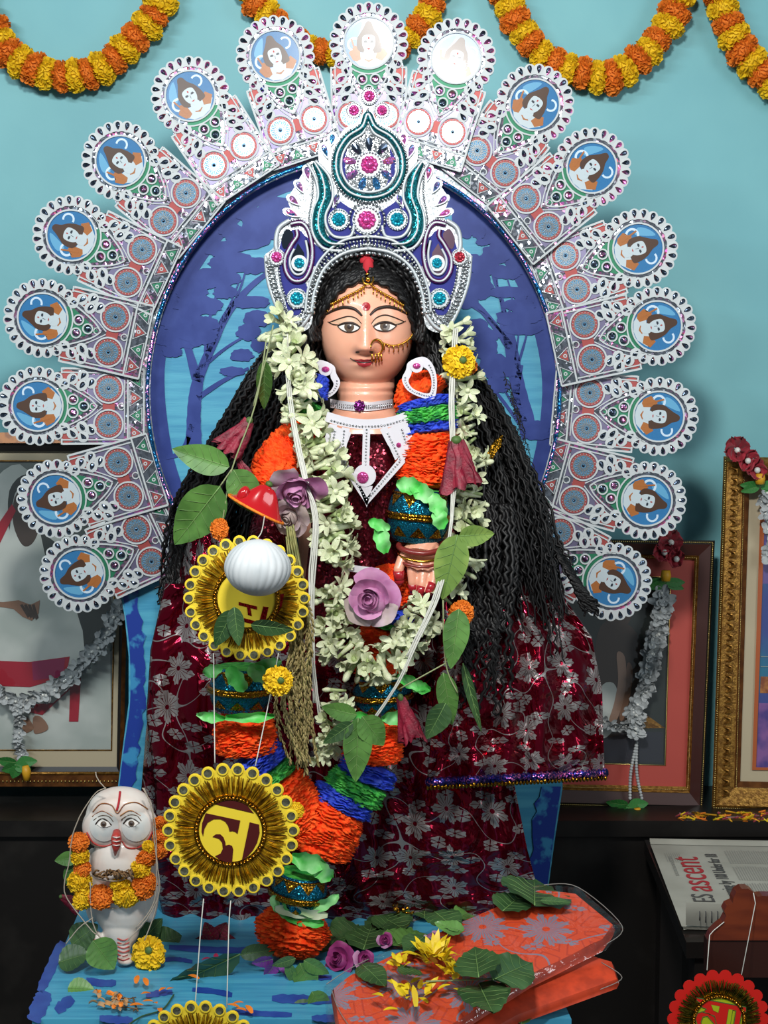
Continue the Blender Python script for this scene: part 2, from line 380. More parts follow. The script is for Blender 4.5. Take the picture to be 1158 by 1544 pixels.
# left tree
stroke(b, [(293, 680), (292, 640), (294, 600), (300, 565)], 24, 17); stroke(b, [(297, 575), (320, 520), (345, 470), (380, 430), (420, 400)], 16, 6)
stroke(b, [(296, 570), (285, 530), (275, 500)], 15, 8); stroke(b, [(298, 600), (335, 575), (375, 555)], 9, 4); stroke(b, [(300, 560), (330, 500), (360, 440), (375, 390)], 7, 2)
stroke(b, [(302, 556), (340, 525), (372, 505)], 6, 3); stroke(b, [(290, 640), (275, 680), (250, 690)], 9, 6); stroke(b, [(310, 530), (316, 480), (330, 430), (322, 420)], 6, 2); stroke(b, [(312, 520), (345, 462), (362, 420)], 4, 2)
for i, (x, y, rx, ry) in enumerate([(270, 510, 34, 15), (275, 484, 34, 15), (300, 460, 34, 14), (290, 440, 22, 12), (325, 418, 38, 14), (308, 425, 24, 10), (350, 395, 34, 14), (385, 400, 22, 12), (335, 375, 26, 11), (370, 362, 30, 14), (350, 348, 20, 10), (395, 345, 30, 18), (382, 325, 22, 12), (415, 318, 26, 22), (410, 290, 24, 14), (432, 275, 24, 22), (395, 300, 14, 9), (260, 530, 14, 8), (250, 500, 12, 14), (300, 505, 26, 14), (375, 500, 18, 12), (388, 480, 20, 12), (392, 520, 14, 10), (365, 535, 16, 9), (350, 560, 18, 7), (380, 455, 26, 9), (310, 488, 20, 10), (340, 440, 18, 9)]):
    if inside(x, y, .93): blob(b, x, y, rx, ry, BY-.0026-i*2e-5, i)
# right tree
stroke(b, [(800, 660), (790, 620), (778, 570), (768, 510), (755, 470)], 28, 15); stroke(b, [(790, 640), (778, 600), (785, 550)], 14, 8)
stroke(b, [(770, 525), (745, 490), (720, 460), (700, 440)], 12, 6); stroke(b, [(765, 500), (757, 455), (745, 420), (735, 380)], 9, 3); stroke(b, [(772, 520), (735, 478), (700, 455)], 4, 3)
stroke(b, [(785, 640), (755, 600), (735, 575)], 6, 3); stroke(b, [(786, 630), (762, 590), (745, 560)], 4, 2); stroke(b, [(778, 560), (790, 520), (795, 500)], 5, 2); stroke(b, [(776, 550), (780, 520), (783, 495)], 4, 2)
stroke(b, [(768, 500), (750, 430), (752, 400)], 4, 2); stroke(b, [(700, 385), (715, 430)], 6, 4); stroke(b, [(790, 650), (822, 645)], 14, 20); stroke(b, [(765, 480), (772, 450), (765, 420)], 4, 2)
for i, (x, y, rx, ry) in enumerate([(700, 330, 18, 26), (715, 345, 12, 10), (722, 348, 10, 12), (693, 300, 12, 14), (745, 385, 18, 15), (730, 400, 22, 14), (757, 410, 16, 10), (705, 390, 20, 8), (770, 410, 16, 10), (765, 440, 26, 8), (782, 460, 24, 9), (795, 475, 22, 12), (720, 430, 22, 20), (702, 450, 20, 14), (785, 495, 28, 9), (775, 480, 26, 10), (716, 495, 22, 14), (725, 520, 24, 20), (745, 550, 22, 18), (738, 505, 16, 8), (705, 508, 16, 16), (750, 580, 18, 12), (785, 445, 10, 8), (808, 645, 20, 11), (810, 655, 18, 8), (760, 560, 18, 8), (728, 365, 10, 5)]):
    if inside(x, y, .93): blob(b, x, y, rx, ry, BY-.0026-i*2e-5, i+50)
b.build('painted_trees', throne, label='dark blue rim and tree brushwork on the oval back')
m_blueedge = mat('blue_brush_edge', '#1f3c96', .4, col2='#3d8fc0', ns=26, nd=6, lo=.55, hi=.62)
b = MB()
def edgestrip(b, pts, w):
    n = len(pts); c = cat(pts, 8); L = c; Rr = [(x+w[0]*(1+.5*noise.noise(Vector((3, yy*.04, 1)))+.25*R.random()), yy) for x, yy in c]
    vs = [P(x, yy, BY-.0015) for x, yy in L+Rr]; k = len(c); b.add(vs, [(i, i+1, k+i+1, k+i) for i in range(k-1)], m_blueedge, None, False)
b = MB(); edgestrip(b, [(183, 885), (190, 930), (196, 990), (196, 1060), (188, 1120), (180, 1185), (170, 1290), (165, 1360)], (20,)); b.build('painted_edge', throne)
b = MB(); edgestrip(b, [(846, 1186), (834, 1270), (824, 1345), (820, 1365)], (-28,))
b.build('painted_edge', throne)
# seat slab with striped paint, legs
m_seat = mat('seat_paint', '#4ba0bf', .38, col2='#3b8db3', ns=14, nd=5, stretch=(.5, 7, 1), bump=.12, bs=30)
p0 = G(108, 1400, SEAT); p1 = G(45, 1544, SEAT); FRONT = -.295
xl0 = p0.x+(p0.x-p1.x)/(p0.y-p1.y)*(BY-p0.y); xl1 = p0.x+(p0.x-p1.x)/(p0.y-p1.y)*(FRONT-p0.y); xr = G(850, 1535, SEAT).x
b = MB(); q = [(xl0, BY), (xl1, FRONT), (xr+.01, FRONT), (xr-.03, BY)]
vs = [(x, y, SEAT) for x, y in q]+[(x, y, SEAT-.035) for x, y in q]
b.add(vs, [(0, 1, 2, 3), (7, 6, 5, 4)]+[(i, 4+i, 4+(i+1) % 4, (i+1) % 4) for i in range(4)], m_seat, None, False); b.build('seat', throne)
for x0, y0, x1, y1, w in [(60, 1495, 95, 1420, 14), (50, 1540, 70, 1495, 22), (255, 1428, 400, 1432, 9), (85, 1525, 110, 1505, 14), (130, 1478, 175, 1482, 10), (290, 1492, 350, 1500, 8), (410, 1505, 520, 1508, 12), (220, 1502, 260, 1496, 8), (350, 1525, 440, 1530, 8), (240, 1448, 290, 1450, 6), (150, 1535, 200, 1538, 10), (430, 1470, 500, 1474, 8), (470, 1535, 560, 1530, 10)]:
    b = MB(); w *= 1.25
    c = cat([(x0, y0), ((x0+x1)/2, (y0+y1)/2+U(-3, 3)), (x1, y1)], 8); n = len(c); a = []; d = []
    for i, (x, yy) in enumerate(c):
        dx, dy = x1-x0, y1-y0; l = math.hypot(dx, dy); k = w/2*(.5+.5*math.sqrt(sin(PI*(i+.5)/n)))*U(.75, 1.1); a.append((x-dy/l*k, yy+dx/l*k)); d.append((x+dy/l*k, yy-dx/l*k))
    b.add([G(x, yy, SEAT+.0006) for x, yy in a+d], [(i, i+1, n+i+1, n+i) for i in range(n-1)], m_blue, None, False); b.build('painted_stroke', throne)
for lx, ly in ((xl0+.03, .24), (xl1+.03, -.24), (xr-.06, .24), (xr-.03, -.24)):
    b = MB(); b.box((lx-.022, ly-.022, 0), (lx+.022, ly+.022, SEAT-.035), m_cyan); b.build('leg', throne)
# board feet down to the seat are the lower panel itself
# ------------------------------------------------------------ feathered halo of pierced foil
m_holo = glitter('prismatic_foil', '#a6aebb', .26, .17, .9, hue=.55, tilt=.28, vary=.4, k_obj=.001)
m_holo2 = glitter('prismatic_foil_gems', '#6f7f96', .30, .2, .95, hue=.75, tilt=.5, vary=.7, k_obj=.0016)
m_white = mat('white_card_outline', '#bcc2c4', .5, 0, spec=.3)
m_red = mat('red_foil_print', '#9c4644', .5, .3); m_green = mat('green_foil_print', '#257555', .5, .3); m_purp = mat('purple_foil_print', '#77728f', .4, .6)
m_pblue = mat('portrait_blue', '#3f86b4', .25, col2='#22558f', ns=60, coat=.3); m_pskin = mat('portrait_skin', '#b9c6cc', .3, coat=.3); m_phair = mat('portrait_hair', '#4a3428', .3, coat=.3)
m_prob = mat('portrait_robe', '#b8793a', .3, coat=.3, col2='#8a4a2c', ns=80); m_pdark = mat('portrait_ink', '#28303c', .3, coat=.3); m_pmoon = mat('portrait_moon', '#c3d6e6', .3, coat=.3)
m_pmoon2 = mat('portrait_sky', '#5f9fc4', .3, coat=.3); m_rosb = mat('rosette_blue', '#5e93b8', .3, .3); m_silver = mat('silver_foil', '#c9ced0', .22, .85)
def ribbon(b, pts, w, z0, z1, m, closed=False, M=None):
    n = len(pts); A = []; B_ = []
    for i, p in enumerate(pts):
        a = pts[i-1] if (i or closed) else p; q = pts[(i+1) % n] if (i < n-1 or closed) else p; dx, dy = q[0]-a[0], q[1]-a[1]; l = math.hypot(dx, dy) or 1
        A.append((p[0]-dy/l*w/2, p[1]+dx/l*w/2)); B_.append((p[0]+dy/l*w/2, p[1]-dx/l*w/2))
    vs = [(x, y, z1) for x, y in A]+[(x, y, z1) for x, y in B_]+[(x, y, z0) for x, y in A]+[(x, y, z0) for x, y in B_]; fs = []
    for i in range(n if closed else n-1):
        j = (i+1) % n; fs += [(i, n+i, n+j, j), (2*n+i, i, j, 2*n+j), (n+i, 3*n+i, 3*n+j, n+j)]
    b.add(vs, fs, m, M, False)
def drop(cx, cy, L, w, ang, n=14):
    """teardrop outline, tip towards ang"""
    out = []
    for i in range(n):
        t = TAU*i/n; x = w/2*sin(t)*(sin(t/2)**1.2); y = -L/2*cos(t); c, s = cos(ang-PI/2), sin(ang-PI/2); y = -y
        out.append((cx+x*c-y*s, cy+x*s+y*c))
    return out
MV = 163
def arc(c, r, a0, a1, n): return [(c[0]+r*cos(rad(a0+(a1-a0)*i/n)), c[1]+r*sin(rad(a0+(a1-a0)*i/n))) for i in range(n+1)]
plate = MB()
plate.poly([(-56, 3), (-56, 120)]+arc((0, MV), 54, 205, -25, 40)+[(56, 120), (56, 3)], -1.5, 0, m_holo)
out = MB()
for sx in (-1, 1):
    ribbon(out, [(sx*56, 4), (sx*56, 60), (sx*57, 126)], 3, -1.5, 2, m_white); ribbon(out, [(sx*50, 30), (sx*51, 126)], 2, 0, 2, m_white); ribbon(out, [(sx*58, 127), (sx*49, 127)], 2.4, 0, 2, m_white)
    ribbon(out, cat([(sx*40, MV-17), (sx*28, MV-48), (sx*12, 86), (0, 74)], 8), 2.2, 0, 2.4, m_white); ribbon(out, cat([(sx*46, MV-20), (sx*33, MV-52), (sx*16, 84), (sx*2, 66)], 8), 1.6, 0, 2, m_white)
ribbon(out, [(-56, 28), (56, 28)], 2.6, 0, 2.2, m_white); ribbon(out, [(-56, 4), (56, 4)], 2.4, 0, 2.2, m_white); ribbon(out, [(-40, 33), (40, 33)], 1.5, 0, 2, m_white)
out.ring((0, MV), 36.5, 39, 0, 3, m_white, 40); out.ring((0, MV), 44, 46.2, 0, 2.4, m_white, 40)
out.ring((0, 80), 4, 5.5, 0, 2, m_white, 12); out.ring((0, 38), 4, 5.5, 0, 2, m_white, 12)
for cx, cy in ((-10, 110), (10, 110), (0, 94)): out.ring((cx, cy), 6.2, 8.4, 0, 3, m_white, 16)
prt = MB()
for cx, cy in ((-10, 110), (10, 110), (0, 94)): prt.ell((cx, cy, 0), (6, 6, 2), m_holo2, 10, 6)
prt.poly([(0, 78), (-30, MV-34), (-24, MV-31), (0, MV-38), (24, MV-31), (30, MV-34)], 0, .5, m_green)
prt.poly([(-46, MV-26), (-56, 121), (-50, 100), (-30, 100), (-38, 130)], 0, .4, m_red); prt.poly([(46, MV-26), (56, 121), (50, 100), (30, 100), (38, 130)], 0, .4, m_red)
prt.poly([(-48, 34), (-48, 95), (-6, 84), (-6, 34)], 0, .3, m_purp); prt.poly([(48, 34), (48, 95), (6, 84), (6, 34)], 0, .3, m_purp)
prt.poly([(-4, 66), (4, 66), (9, 48), (-9, 48)], 0, .6, m_red)
for k in range(4):
    x0 = -52+k*26.5; m = (m_red, m_green)[k % 2]
    tri = [(x0, 25), (x0+24, 25), (x0+12, 7)] if k % 2 == 0 else [(x0, 7), (x0+24, 7), (x0+12, 25)]
    prt.poly([(x0+12+(x-x0-12)*.72, 16+(y-16)*.72) for x, y in tri], 0, 1, m); ribbon(prt, tri, 2, 0, 2, m_white, True); cy = 18.5 if k % 2 == 0 else 13.5; prt.ring((x0+12, cy), 1.4, 3, 0, 2, m_white, 10)
# scallops: open drops round the head and down the sides
scal = MB()
gem = MB()
loops = []; LOOPM = []
for i in range(19):
    a = rad(-50+280*i/18); loops.append((51.5*cos(a), MV+51.5*sin(a), a+PI))
for sx in (-1, 1):
    for (x, y) in ((41, 111), (31, 97), (46, 95), (35, 83)): loops.append((sx*x, y, rad(90+sx*55)))
for x, y, a in loops:
    d = drop(x, y, 13, 9.6, a); n = len(d); dd = [(x+8.6*cos(a-TAU*i/n), y+8.6*sin(a-TAU*i/n)) for i in range(n)]
    vs = [(p[0], p[1], 2.6) for p in d]+[(p[0], p[1], 2.2) for p in dd]+[(p[0], p[1], -1.5) for p in dd]+[(p[0], p[1], 0) for p in d]
    scal.add(vs, [(i, n+i, n+(i+1) % n, (i+1) % n) for i in range(n)]+[(n+i, 2*n+i, 2*n+(i+1) % n, n+(i+1) % n) for i in range(n)]+[(i, (i+1) % n, 3*n+(i+1) % n, 3*n+i) for i in range(n)], m_white, None, False); LOOPM.append((x, y, a))
    c = (sum(p[0] for p in d)/n, sum(p[1] for p in d)/n, 2.4); gem.add([c]+[(p[0], p[1], .4) for p in d], [(0, 1+i, 1+(i+1) % n) for i in range(n)], m_holo2, None, False)
# portrait print (a small picture of a serene long-haired figure under a crescent), its top facing outwards
lp = MB(); d = drop(0, 0, 13, 9.6, 0); n = len(d); dd = [(8.6*cos(-TAU*i/n), 8.6*sin(-TAU*i/n)) for i in range(n)]
lp.add([(p[0], p[1], 2.6) for p in d]+[(p[0], p[1], 2.2) for p in dd]+[(p[0], p[1], -1.5) for p in dd]+[(p[0], p[1], 0) for p in d], [(i, n+i, n+(i+1) % n, (i+1) % n) for i in range(n)]+[(n+i, 2*n+i, 2*n+(i+1) % n, n+(i+1) % n) for i in range(n)]+[(i, (i+1) % n, 3*n+(i+1) % n, 3*n+i) for i in range(n)], m_white, None, False)
lp.add([(0, 0, 2.4)]+[(p[0], p[1], .4) for p in d], [(0, 1+i, 1+(i+1) % n) for i in range(n)], m_holo2, None, False); me_loop = lp.mesh('scallop_loop')
redm = MB()
for i in range(20): a = rad(-45+270*i/19); redm.poly([(45.5*cos(a-.08), MV+45.5*sin(a-.08)), (53*cos(a), MV+53*sin(a)), (45.5*cos(a+.08), MV+45.5*sin(a+.08))], 0, .8, m_red)
me_redm = redm.mesh('red_teeth')
por = MB(); c0 = (0, MV)
por.disc(c0, 36.5, 0, 1, m_pblue, 36)
def pe(cx, cy, rx, ry, m, z, n=18): por.disc((cx, MV+cy), 1, z-.25, z, m, n, None, rx, ry)
por.poly([(-14, MV-33), (-27, MV-20), (-18, MV-13), (0, MV-15), (18, MV-14), (27, MV-20), (14, MV-33), (0, MV-36)], 1, 1.2, m_pskin); por.poly([(-24, MV-25), (-30, MV-14), (-20, MV-3), (-13, MV-10), (-12, MV-24), (-18, MV-27)], 1.2, 1.3, m_prob); por.poly([(13, MV-12), (22, MV-6), (29, MV-16), (20, MV-26), (10, MV-22)], 1.2, 1.3, m_prob); por.poly(cat([(-30, MV+10), (-22, MV+24), (-10, MV+31), (-16, MV+12), (-22, MV+2)], 3, True), 1, 1.15, m_pmoon2); por.poly([(-7, MV-24), (0, MV-21), (7, MV-24), (0, MV-28)], 1.2, 1.35, m_prob)
por.poly(cat([(-14, MV-12), (-18, MV+4), (-13, MV+14), (-8, MV+22), (-3, MV+31), (4, MV+30), (8, MV+20), (15, MV+10), (19, MV-4), (16, MV-14)], 4, True), 1, 1.35, m_phair)
pe(0, -16, 8, 9, m_pskin, 1.5); por.poly(cat([(-10, MV+4), (-8, MV+10), (0, MV+12), (8, MV+10), (10, MV+4), (9, MV-5), (4, MV-13), (0, MV-15), (-4, MV-13), (-9, MV-5)], 3, True), 1.4, 1.7, m_pskin)
por.poly([(-7.6, MV+1), (-4.5, MV+.2), (-1.8, MV+1), (-3, MV+3.4), (-6.4, MV+3.6)], 1.7, 1.85, m_pdark); por.poly([(7.6, MV+1), (4.5, MV+.2), (1.8, MV+1), (3, MV+3.4), (6.4, MV+3.6)], 1.7, 1.85, m_pdark)
por.poly([(-3, MV-8.5), (0, MV-7.6), (3, MV-8.5), (0, MV-9.8)], 1.7, 1.85, m_red); pe(0, 7, 1.2, 1.8, m_red, 1.85, 8); ribbon(por, [(0, MV+1), (-.8, MV-4)], .7, 1.7, 1.85, m_pdark)
ribbon(por, arc((20, MV+14), 8, -100, 120, 10), 3, 1, 1.4, m_pmoon); ribbon(por, arc((-22, MV-2), 9, 60, 250, 10), 3.5, 1, 1.3, m_pmoon); ribbon(por, [(-26, MV+6), (-18, MV-20)], 2.5, 1, 1.6, m_prob)
ros = MB()
ros.ring((0, 0), 20.5, 23, 0, 2.5, m_white, 28); ros.ring((0, 0), 16, 19.5, 0, 1.4, m_red, 28); ros.ring((0, 0), 14.6, 16, 0, 2, m_silver, 28); ros.disc((0, 0), 14.6, 0, 1.2, m_rosb, 24)
for i in range(24): a = TAU*i/24; ros.ell((17.6*cos(a), 17.6*sin(a), 1.4), .9, m_white, 5, 3)
for i in range(12):
    a = TAU*i/12; d = drop(10*cos(a), 10*sin(a), 7.5, 5, a+PI, 8); ribbon(ros, d, 1.1, 1, 2.4, m_silver, True)
    a += .26; d = drop(5.4*cos(a), 5.4*sin(a), 4, 2.6, a+PI, 6); ribbon(ros, d, .8, 1, 2.4, m_silver, True)
ros.ell((0, 0, 1.2), (2.4, 2.4, 2), m_holo2, 8, 5)
me_plate = plate.mesh('feather_panel'); me_out = out.mesh('white_outline'); me_prt = prt.mesh('printed_motif'); me_sc = scal.mesh('scalloped_edge'); me_gem = gem.mesh('foil_gems'); me_por = por.mesh('portrait_medallion'); me_ros = ros.mesh('rosette')
HY = .268
halo = thing('feathered_halo', 'tall peacock-shaped halo of silver prismatic foil panels fixed to the oval throne back', 'halo', P(EC[0], EC[1], HY))
FE = [((120, 865), (220, 821)), ((85, 752), (188, 722)), ((57, 612), (165, 613)), ((65, 480), (172, 505)), ((108, 355), (206, 402)), ((182, 243), (266, 314)), ((287, 145), (347, 237)), ((415, 85), (449, 190)), ((556, 65), (556, 174)),
      ((688, 88), (656, 193)), ((806, 158), (739, 245)), ((892, 253), (808, 322)), ((962, 375), (860, 411)), ((990, 492), (884, 516)), ((993, 628), (885, 619)), ((975, 755), (871, 728)), ((923, 877), (832, 826))]
for i, (mc, rc) in enumerate(FE):
    rot = math.degrees(math.atan2(-(mc[1]-rc[1]), mc[0]-rc[0]))-90
    yy = HY-.004*(i % 2)
    M = PM(mc[0], mc[1], yy, rot, U(-3.5, 3.5), U(-4, 4)) @ Matrix.Translation((0, -MV, 0))
    pn = inst(me_plate, 'feather_panel', M, halo)
    I = Matrix.Identity(4)
    for me, nm in ((me_out, 'white_outline'), (me_prt, 'printed_motif'), (me_por, 'portrait_medallion'), (me_redm, 'red_teeth')): inst(me, nm, I, pn, rel=True)
    if i in (0, 1, 2, 3, 4, 12, 13, 14, 15, 16) or i == 5:
        for x, y, a in LOOPM: inst(me_loop, 'scallop_loop', Matrix.Translation((x, y, 0)) @ Matrix.Rotation(a, 4, 'Z'), pn, rel=True)
    else:
        tag(inst(me_sc, 'scalloped_edge', I, pn, rel=True), kind='stuff'); tag(inst(me_gem, 'foil_gem_row', I, pn, rel=True), kind='stuff')
    for sx in (-1, 1): inst(me_ros, 'rosette', Matrix.Translation((sx*27, 57, .3)), pn, rel=True)
m_trim = glitter('blue_prismatic_trim', '#2f86c8', 500, .25, .8, hue=.3, tilt=.6)
b = MB(); NN = 120; A1 = [P(*EL(rad(-40+260*i/NN), .985), HY+.014) for i in range(NN+1)]; A2 = [P(*EL(rad(-40+260*i/NN), 1.10), HY+.012) for i in range(NN+1)]
b.add(A1+A2, [(i, i+1, NN+2+i, NN+1+i) for i in range(NN)], glitter('prismatic_foil_band', '#aab6bd', 260, .34, .85, hue=.3, tilt=.16, vary=.3), None, False); b.build('inner_band', halo)
b = MB(); b.tube([P(*EL(rad(-38+256*i/90), 1.0), HY-.004) for i in range(91)], .0035, m_trim, 6); b.build('inner_trim', halo)
# ------------------------------------------------------------ the statue
m_skin = mat('painted_clay_skin', '#ecae92', .3, col2='#e3a084', ns=12, coat=.25, sub=.05)
m_hair = mat('black_hair', '#0e0d0e', .5, spec=.35)
m_lip = mat('lip_red', '#a8323a', .25, coat=.4); m_eyew = mat('eye_white', '#e9e4de', .2, coat=.5); m_iris = mat('iris_brown', '#5b4a3c', .2, coat=.5); m_ink = mat('painted_line', '#2c1d18', .4); m_lid = mat('eyelid_paint', '#d3ab8e', .3, coat=.4)
m_gold = mat('gold_jewellery', '#d9a441', .25, 1); m_verm = mat('vermilion', '#b01c2a', .8); m_crim = mat('crimson_paint', '#a11a26', .3, coat=.4)
FY = .08
def FP(px, py, w):
    s = sc(px, py, FY); return P(px, py, FY-w*s)
statue = thing('goddess_statue', 'painted clay goddess statue with long black hair, maroon foil sari and serene face', 'statue', (0, .08, SEAT))
# head surface
HC = (553, 490); HRX, HRY = 72, 97
def gauss(x, s): return math.exp(-x*x/(2*s*s))
def Hh(x, y):
    r2 = (x/HRX)**2+(y/HRY)**2
    w = 74*max(0, 1-r2)**.44
    f = max(0, 1-r2)**.25
    t = min(1, max(0, (26-y)/64)); A = 3+17*t**1.25
    if y < -36: A *= max(0, 1-((-36-y)/9)**2) if y > -45 else 0
    if y > 26: A = 3*gauss(y-26, 12)
    w += A*gauss(x+2, 6+2.2*t)*f
    for sx in (-1, 1): w += 7*gauss(x+2-sx*11, 5)*gauss(y+34, 5)*f
    for ex in (-28, 27): w += (-3.2*gauss(x-ex, 15)*gauss(y-6, 13)+3.0*gauss(x-ex, 12)*gauss(y+1, 7))*f
    w += (4.5*gauss(x+4, 13)*gauss(y+51.5, 3.6)+5*gauss(x+4, 10)*gauss(y+60, 4)-2.5*gauss(x+4, 16)*gauss(y+55.7, 1.6))*f
    w += 4.5*gauss(x+2, 13)*gauss(y+82, 9)*f+2*gauss(abs(x)-34, 16)*gauss(y+40, 18)*f-1.8*gauss(x+4, 10)*gauss(y+70, 4)*f
    return w
body = MB(); NA, NR = 120, 60
vs = []; fs = []
vs.append(FP(HC[0], HC[1], Hh(0, 0)))
for j in range(1, NR+1):
    k = sin(PI/2*j/NR)
    for i in range(NA):
        t = TAU*i/NA; x, y = HRX*k*cos(t), HRY*k*sin(t); vs.append(FP(HC[0]+x, HC[1]-y, Hh(x, y)))
for j in range(1, 12):
    a = PI/2*j/12
    for i in range(NA):
        t = TAU*i/NA; vs.append(FP(HC[0]+HRX*cos(a)*cos(t), HC[1]-HRY*cos(a)*sin(t), -66*sin(a)))
vs.append(FP(HC[0], HC[1], -66)); NJ = NR+11
for i in range(NA): fs.append((0, 1+(i+1) % NA, 1+i)[::-1])
for j in range(NJ-1):
    for i in range(NA): a = 1+j*NA; i2 = (i+1) % NA; fs.append((a+i, a+NA+i, a+NA+i2, a+i2))
a = 1+(NJ-1)*NA
for i in range(NA): fs.append((a+i, len(vs)-1, a+(i+1) % NA))
head = MB(); head.add(vs, fs, m_skin); FB = head.bvh()
body.add(vs, fs, m_skin)
def loft(b, rings, m, n=28):
    """rings: (px, py, y, rx, ry_depth) in pixels"""
    vs = []; fs = []
    for px, py, y, rx, rd in rings:
        c = P(px, py, y); s = sc(px, py, y)
        for i in range(n): t = TAU*i/n; vs.append(c+Vector((rx*s*cos(t), rd*s*sin(t), 0)))
    for j in range(len(rings)-1):
        for i in range(n): i2 = (i+1) % n; fs.append((j*n+i, (j+1)*n+i, (j+1)*n+i2, j*n+i2))
    fs.append(tuple(range(n))); fs.append(tuple((len(rings)-1)*n+i for i in range(n))[::-1]); b.add(vs, fs, m)
loft(body, [(553, 545, .10, 42, 40), (553, 575, .09, 42, 40), (552, 584, .08, 43, 42), (551, 591, .08, 41, 40), (551, 594, .08, 43, 42), (551, 604, .08, 41, 40), (550, 614, .08, 45, 43), (550, 622, .08, 50, 46), (548, 632, .085, 66, 50), (548, 645, .09, 100, 54), (548, 665, .09, 128, 60), (548, 700, .095, 125, 66), (548, 760, .10, 108, 68), (548, 820, .10, 98, 66), (548, 880, .11, 100, 60), (548, 960, .13, 110, 55)], m_skin, 40)
def limb(b, pts, m=m_skin, n=14): b.tube([P(x, y, d) for x, y, d, r in pts], [r*sc(x, y, d) for x, y, d, r in pts], m, n)
limb(body, [(655, 680, .10, 34), (672, 760, .08, 29), (668, 815, .03, 24), (650, 830, -.01, 22), (637, 822, -.045, 24), (635, 835, -.05, 27)])
limb(body, [(445, 680, .10, 34), (418, 760, .07, 30), (400, 830, .01, 26), (395, 858, -.05, 22), (392, 880, -.09, 20)])
# right-side hand: palm to the viewer, fingers pointing down
def finger(b, pts, m=m_skin): 
    limb(b, pts, m, 10); x, y, d, r = pts[-1]; b.ell(P(x, y, d), r*sc(x, y, d)*1.02, m, 10, 6)
hy = -.055
body.ell(P(636, 838, hy+.004), (.031, .014, .026), m_skin, 18, 12)
FING = [[(621, 845, hy-.002, 8), (621, 862, hy-.008, 7.6), (622, 878, hy-.010, 7), (624, 892, hy-.006, 6)],
        [(635, 848, hy-.003, 8), (638, 866, hy-.010, 7.6), (637, 882, hy-.016, 6.8), (633, 896, hy-.018, 5.8)],
        [(648, 847, hy-.002, 7.8), (654, 864, hy-.008, 7.4), (653, 878, hy-.016, 6.6), (647, 891, hy-.021, 5.6)],
        [(660, 842, hy+.001, 7), (668, 857, hy-.004, 6.6), (668, 869, hy-.010, 6), (664, 880, hy-.014, 5)]]
THUMB = [(616, 832, hy, 9), (606, 843, hy-.006, 8.4), (601, 858, hy-.012, 8), (602, 875, hy-.012, 6.8)]
for f in FING+[THUMB]: finger(body, f)
# far hand holding up the badge string
hz = -.105
body.ell(P(392, 884, hz), (.03, .013, .028), m_skin, 16, 10)
for k, x in enumerate((374, 387, 400, 412)): finger(body, [(x, 875, hz, 8), (x-2, 858, hz-.012, 7.5), (x-2, 846, hz-.024, 6.6), (x, 842, hz-.034, 5.6)])
finger(body, [(368, 885, hz, 9), (358, 872, hz-.012, 8), (354, 860, hz-.02, 7)])
# lap and legs under the sari
limb(body, [(490, 950, .14, 46), (470, 1120, .15, 42), (465, 1280, .16, 36), (465, 1370, .16, 30)], m_skin, 20); limb(body, [(610, 950, .14, 46), (625, 1120, .15, 42), (625, 1280, .16, 36), (625, 1360, .16, 30)], m_skin, 20)
bo = body.build('body', statue)
md = bo.modifiers.new('remesh', 'REMESH'); md.mode = 'VOXEL'; md.voxel_size = .0019; md.use_smooth_shade = True
sm = bo.modifiers.new('smooth', 'SMOOTH'); sm.factor = .5; sm.iterations = 2
# painted face
def fdecal(b, pts, m, off=.0012, z=0):
    q = [on(FB, x, y, off) for x, y in pts]; cx = sum(p[0] for p in pts)/len(pts); cy = sum(p[1] for p in pts)/len(pts)
    mid = [on(FB, (x+cx)/2, (y+cy)/2, off) for x, y in pts]; c = on(FB, cx, cy, off); n = len(q)
    b.add([c]+mid+q, [(0, 1+i, 1+(i+1) % n) for i in range(n)]+[(1+i, 1+n+i, 1+n+(i+1) % n, 1+(i+1) % n) for i in range(n)], m)
def fline(b, pts, w, m, off=.0012, taper=True, n=6):
    c = cat(pts, 8); q = [on(FB, x, y, off) or FP(x, y, 0) for x, y in c]; N = len(q)
    b.tube(q, [w*.00104*(.35+.65*sin(PI*(i+.6)/(N+.2))**.6 if taper else 1) for i in range(N)], m, n)
def circ(x, y, r, ry=None, n=16): return [(x+r*cos(TAU*i/n), y+(ry or r)*sin(TAU*i/n)) for i in range(n)]
eyes = (([(509, 492), (514, 489), (522, 487), (530, 487), (537, 489.5), (543, 493.5)], [(538, 498), (530, 500.5), (521, 500), (514, 496.5)], (526.5, 492.8), -1),
        ([(563, 492.5), (569, 488.5), (577, 486), (585, 486), (592, 488), (598, 491)], [(592, 496), (585, 499), (576, 499), (568, 497)], (580.5, 491.8), 1))
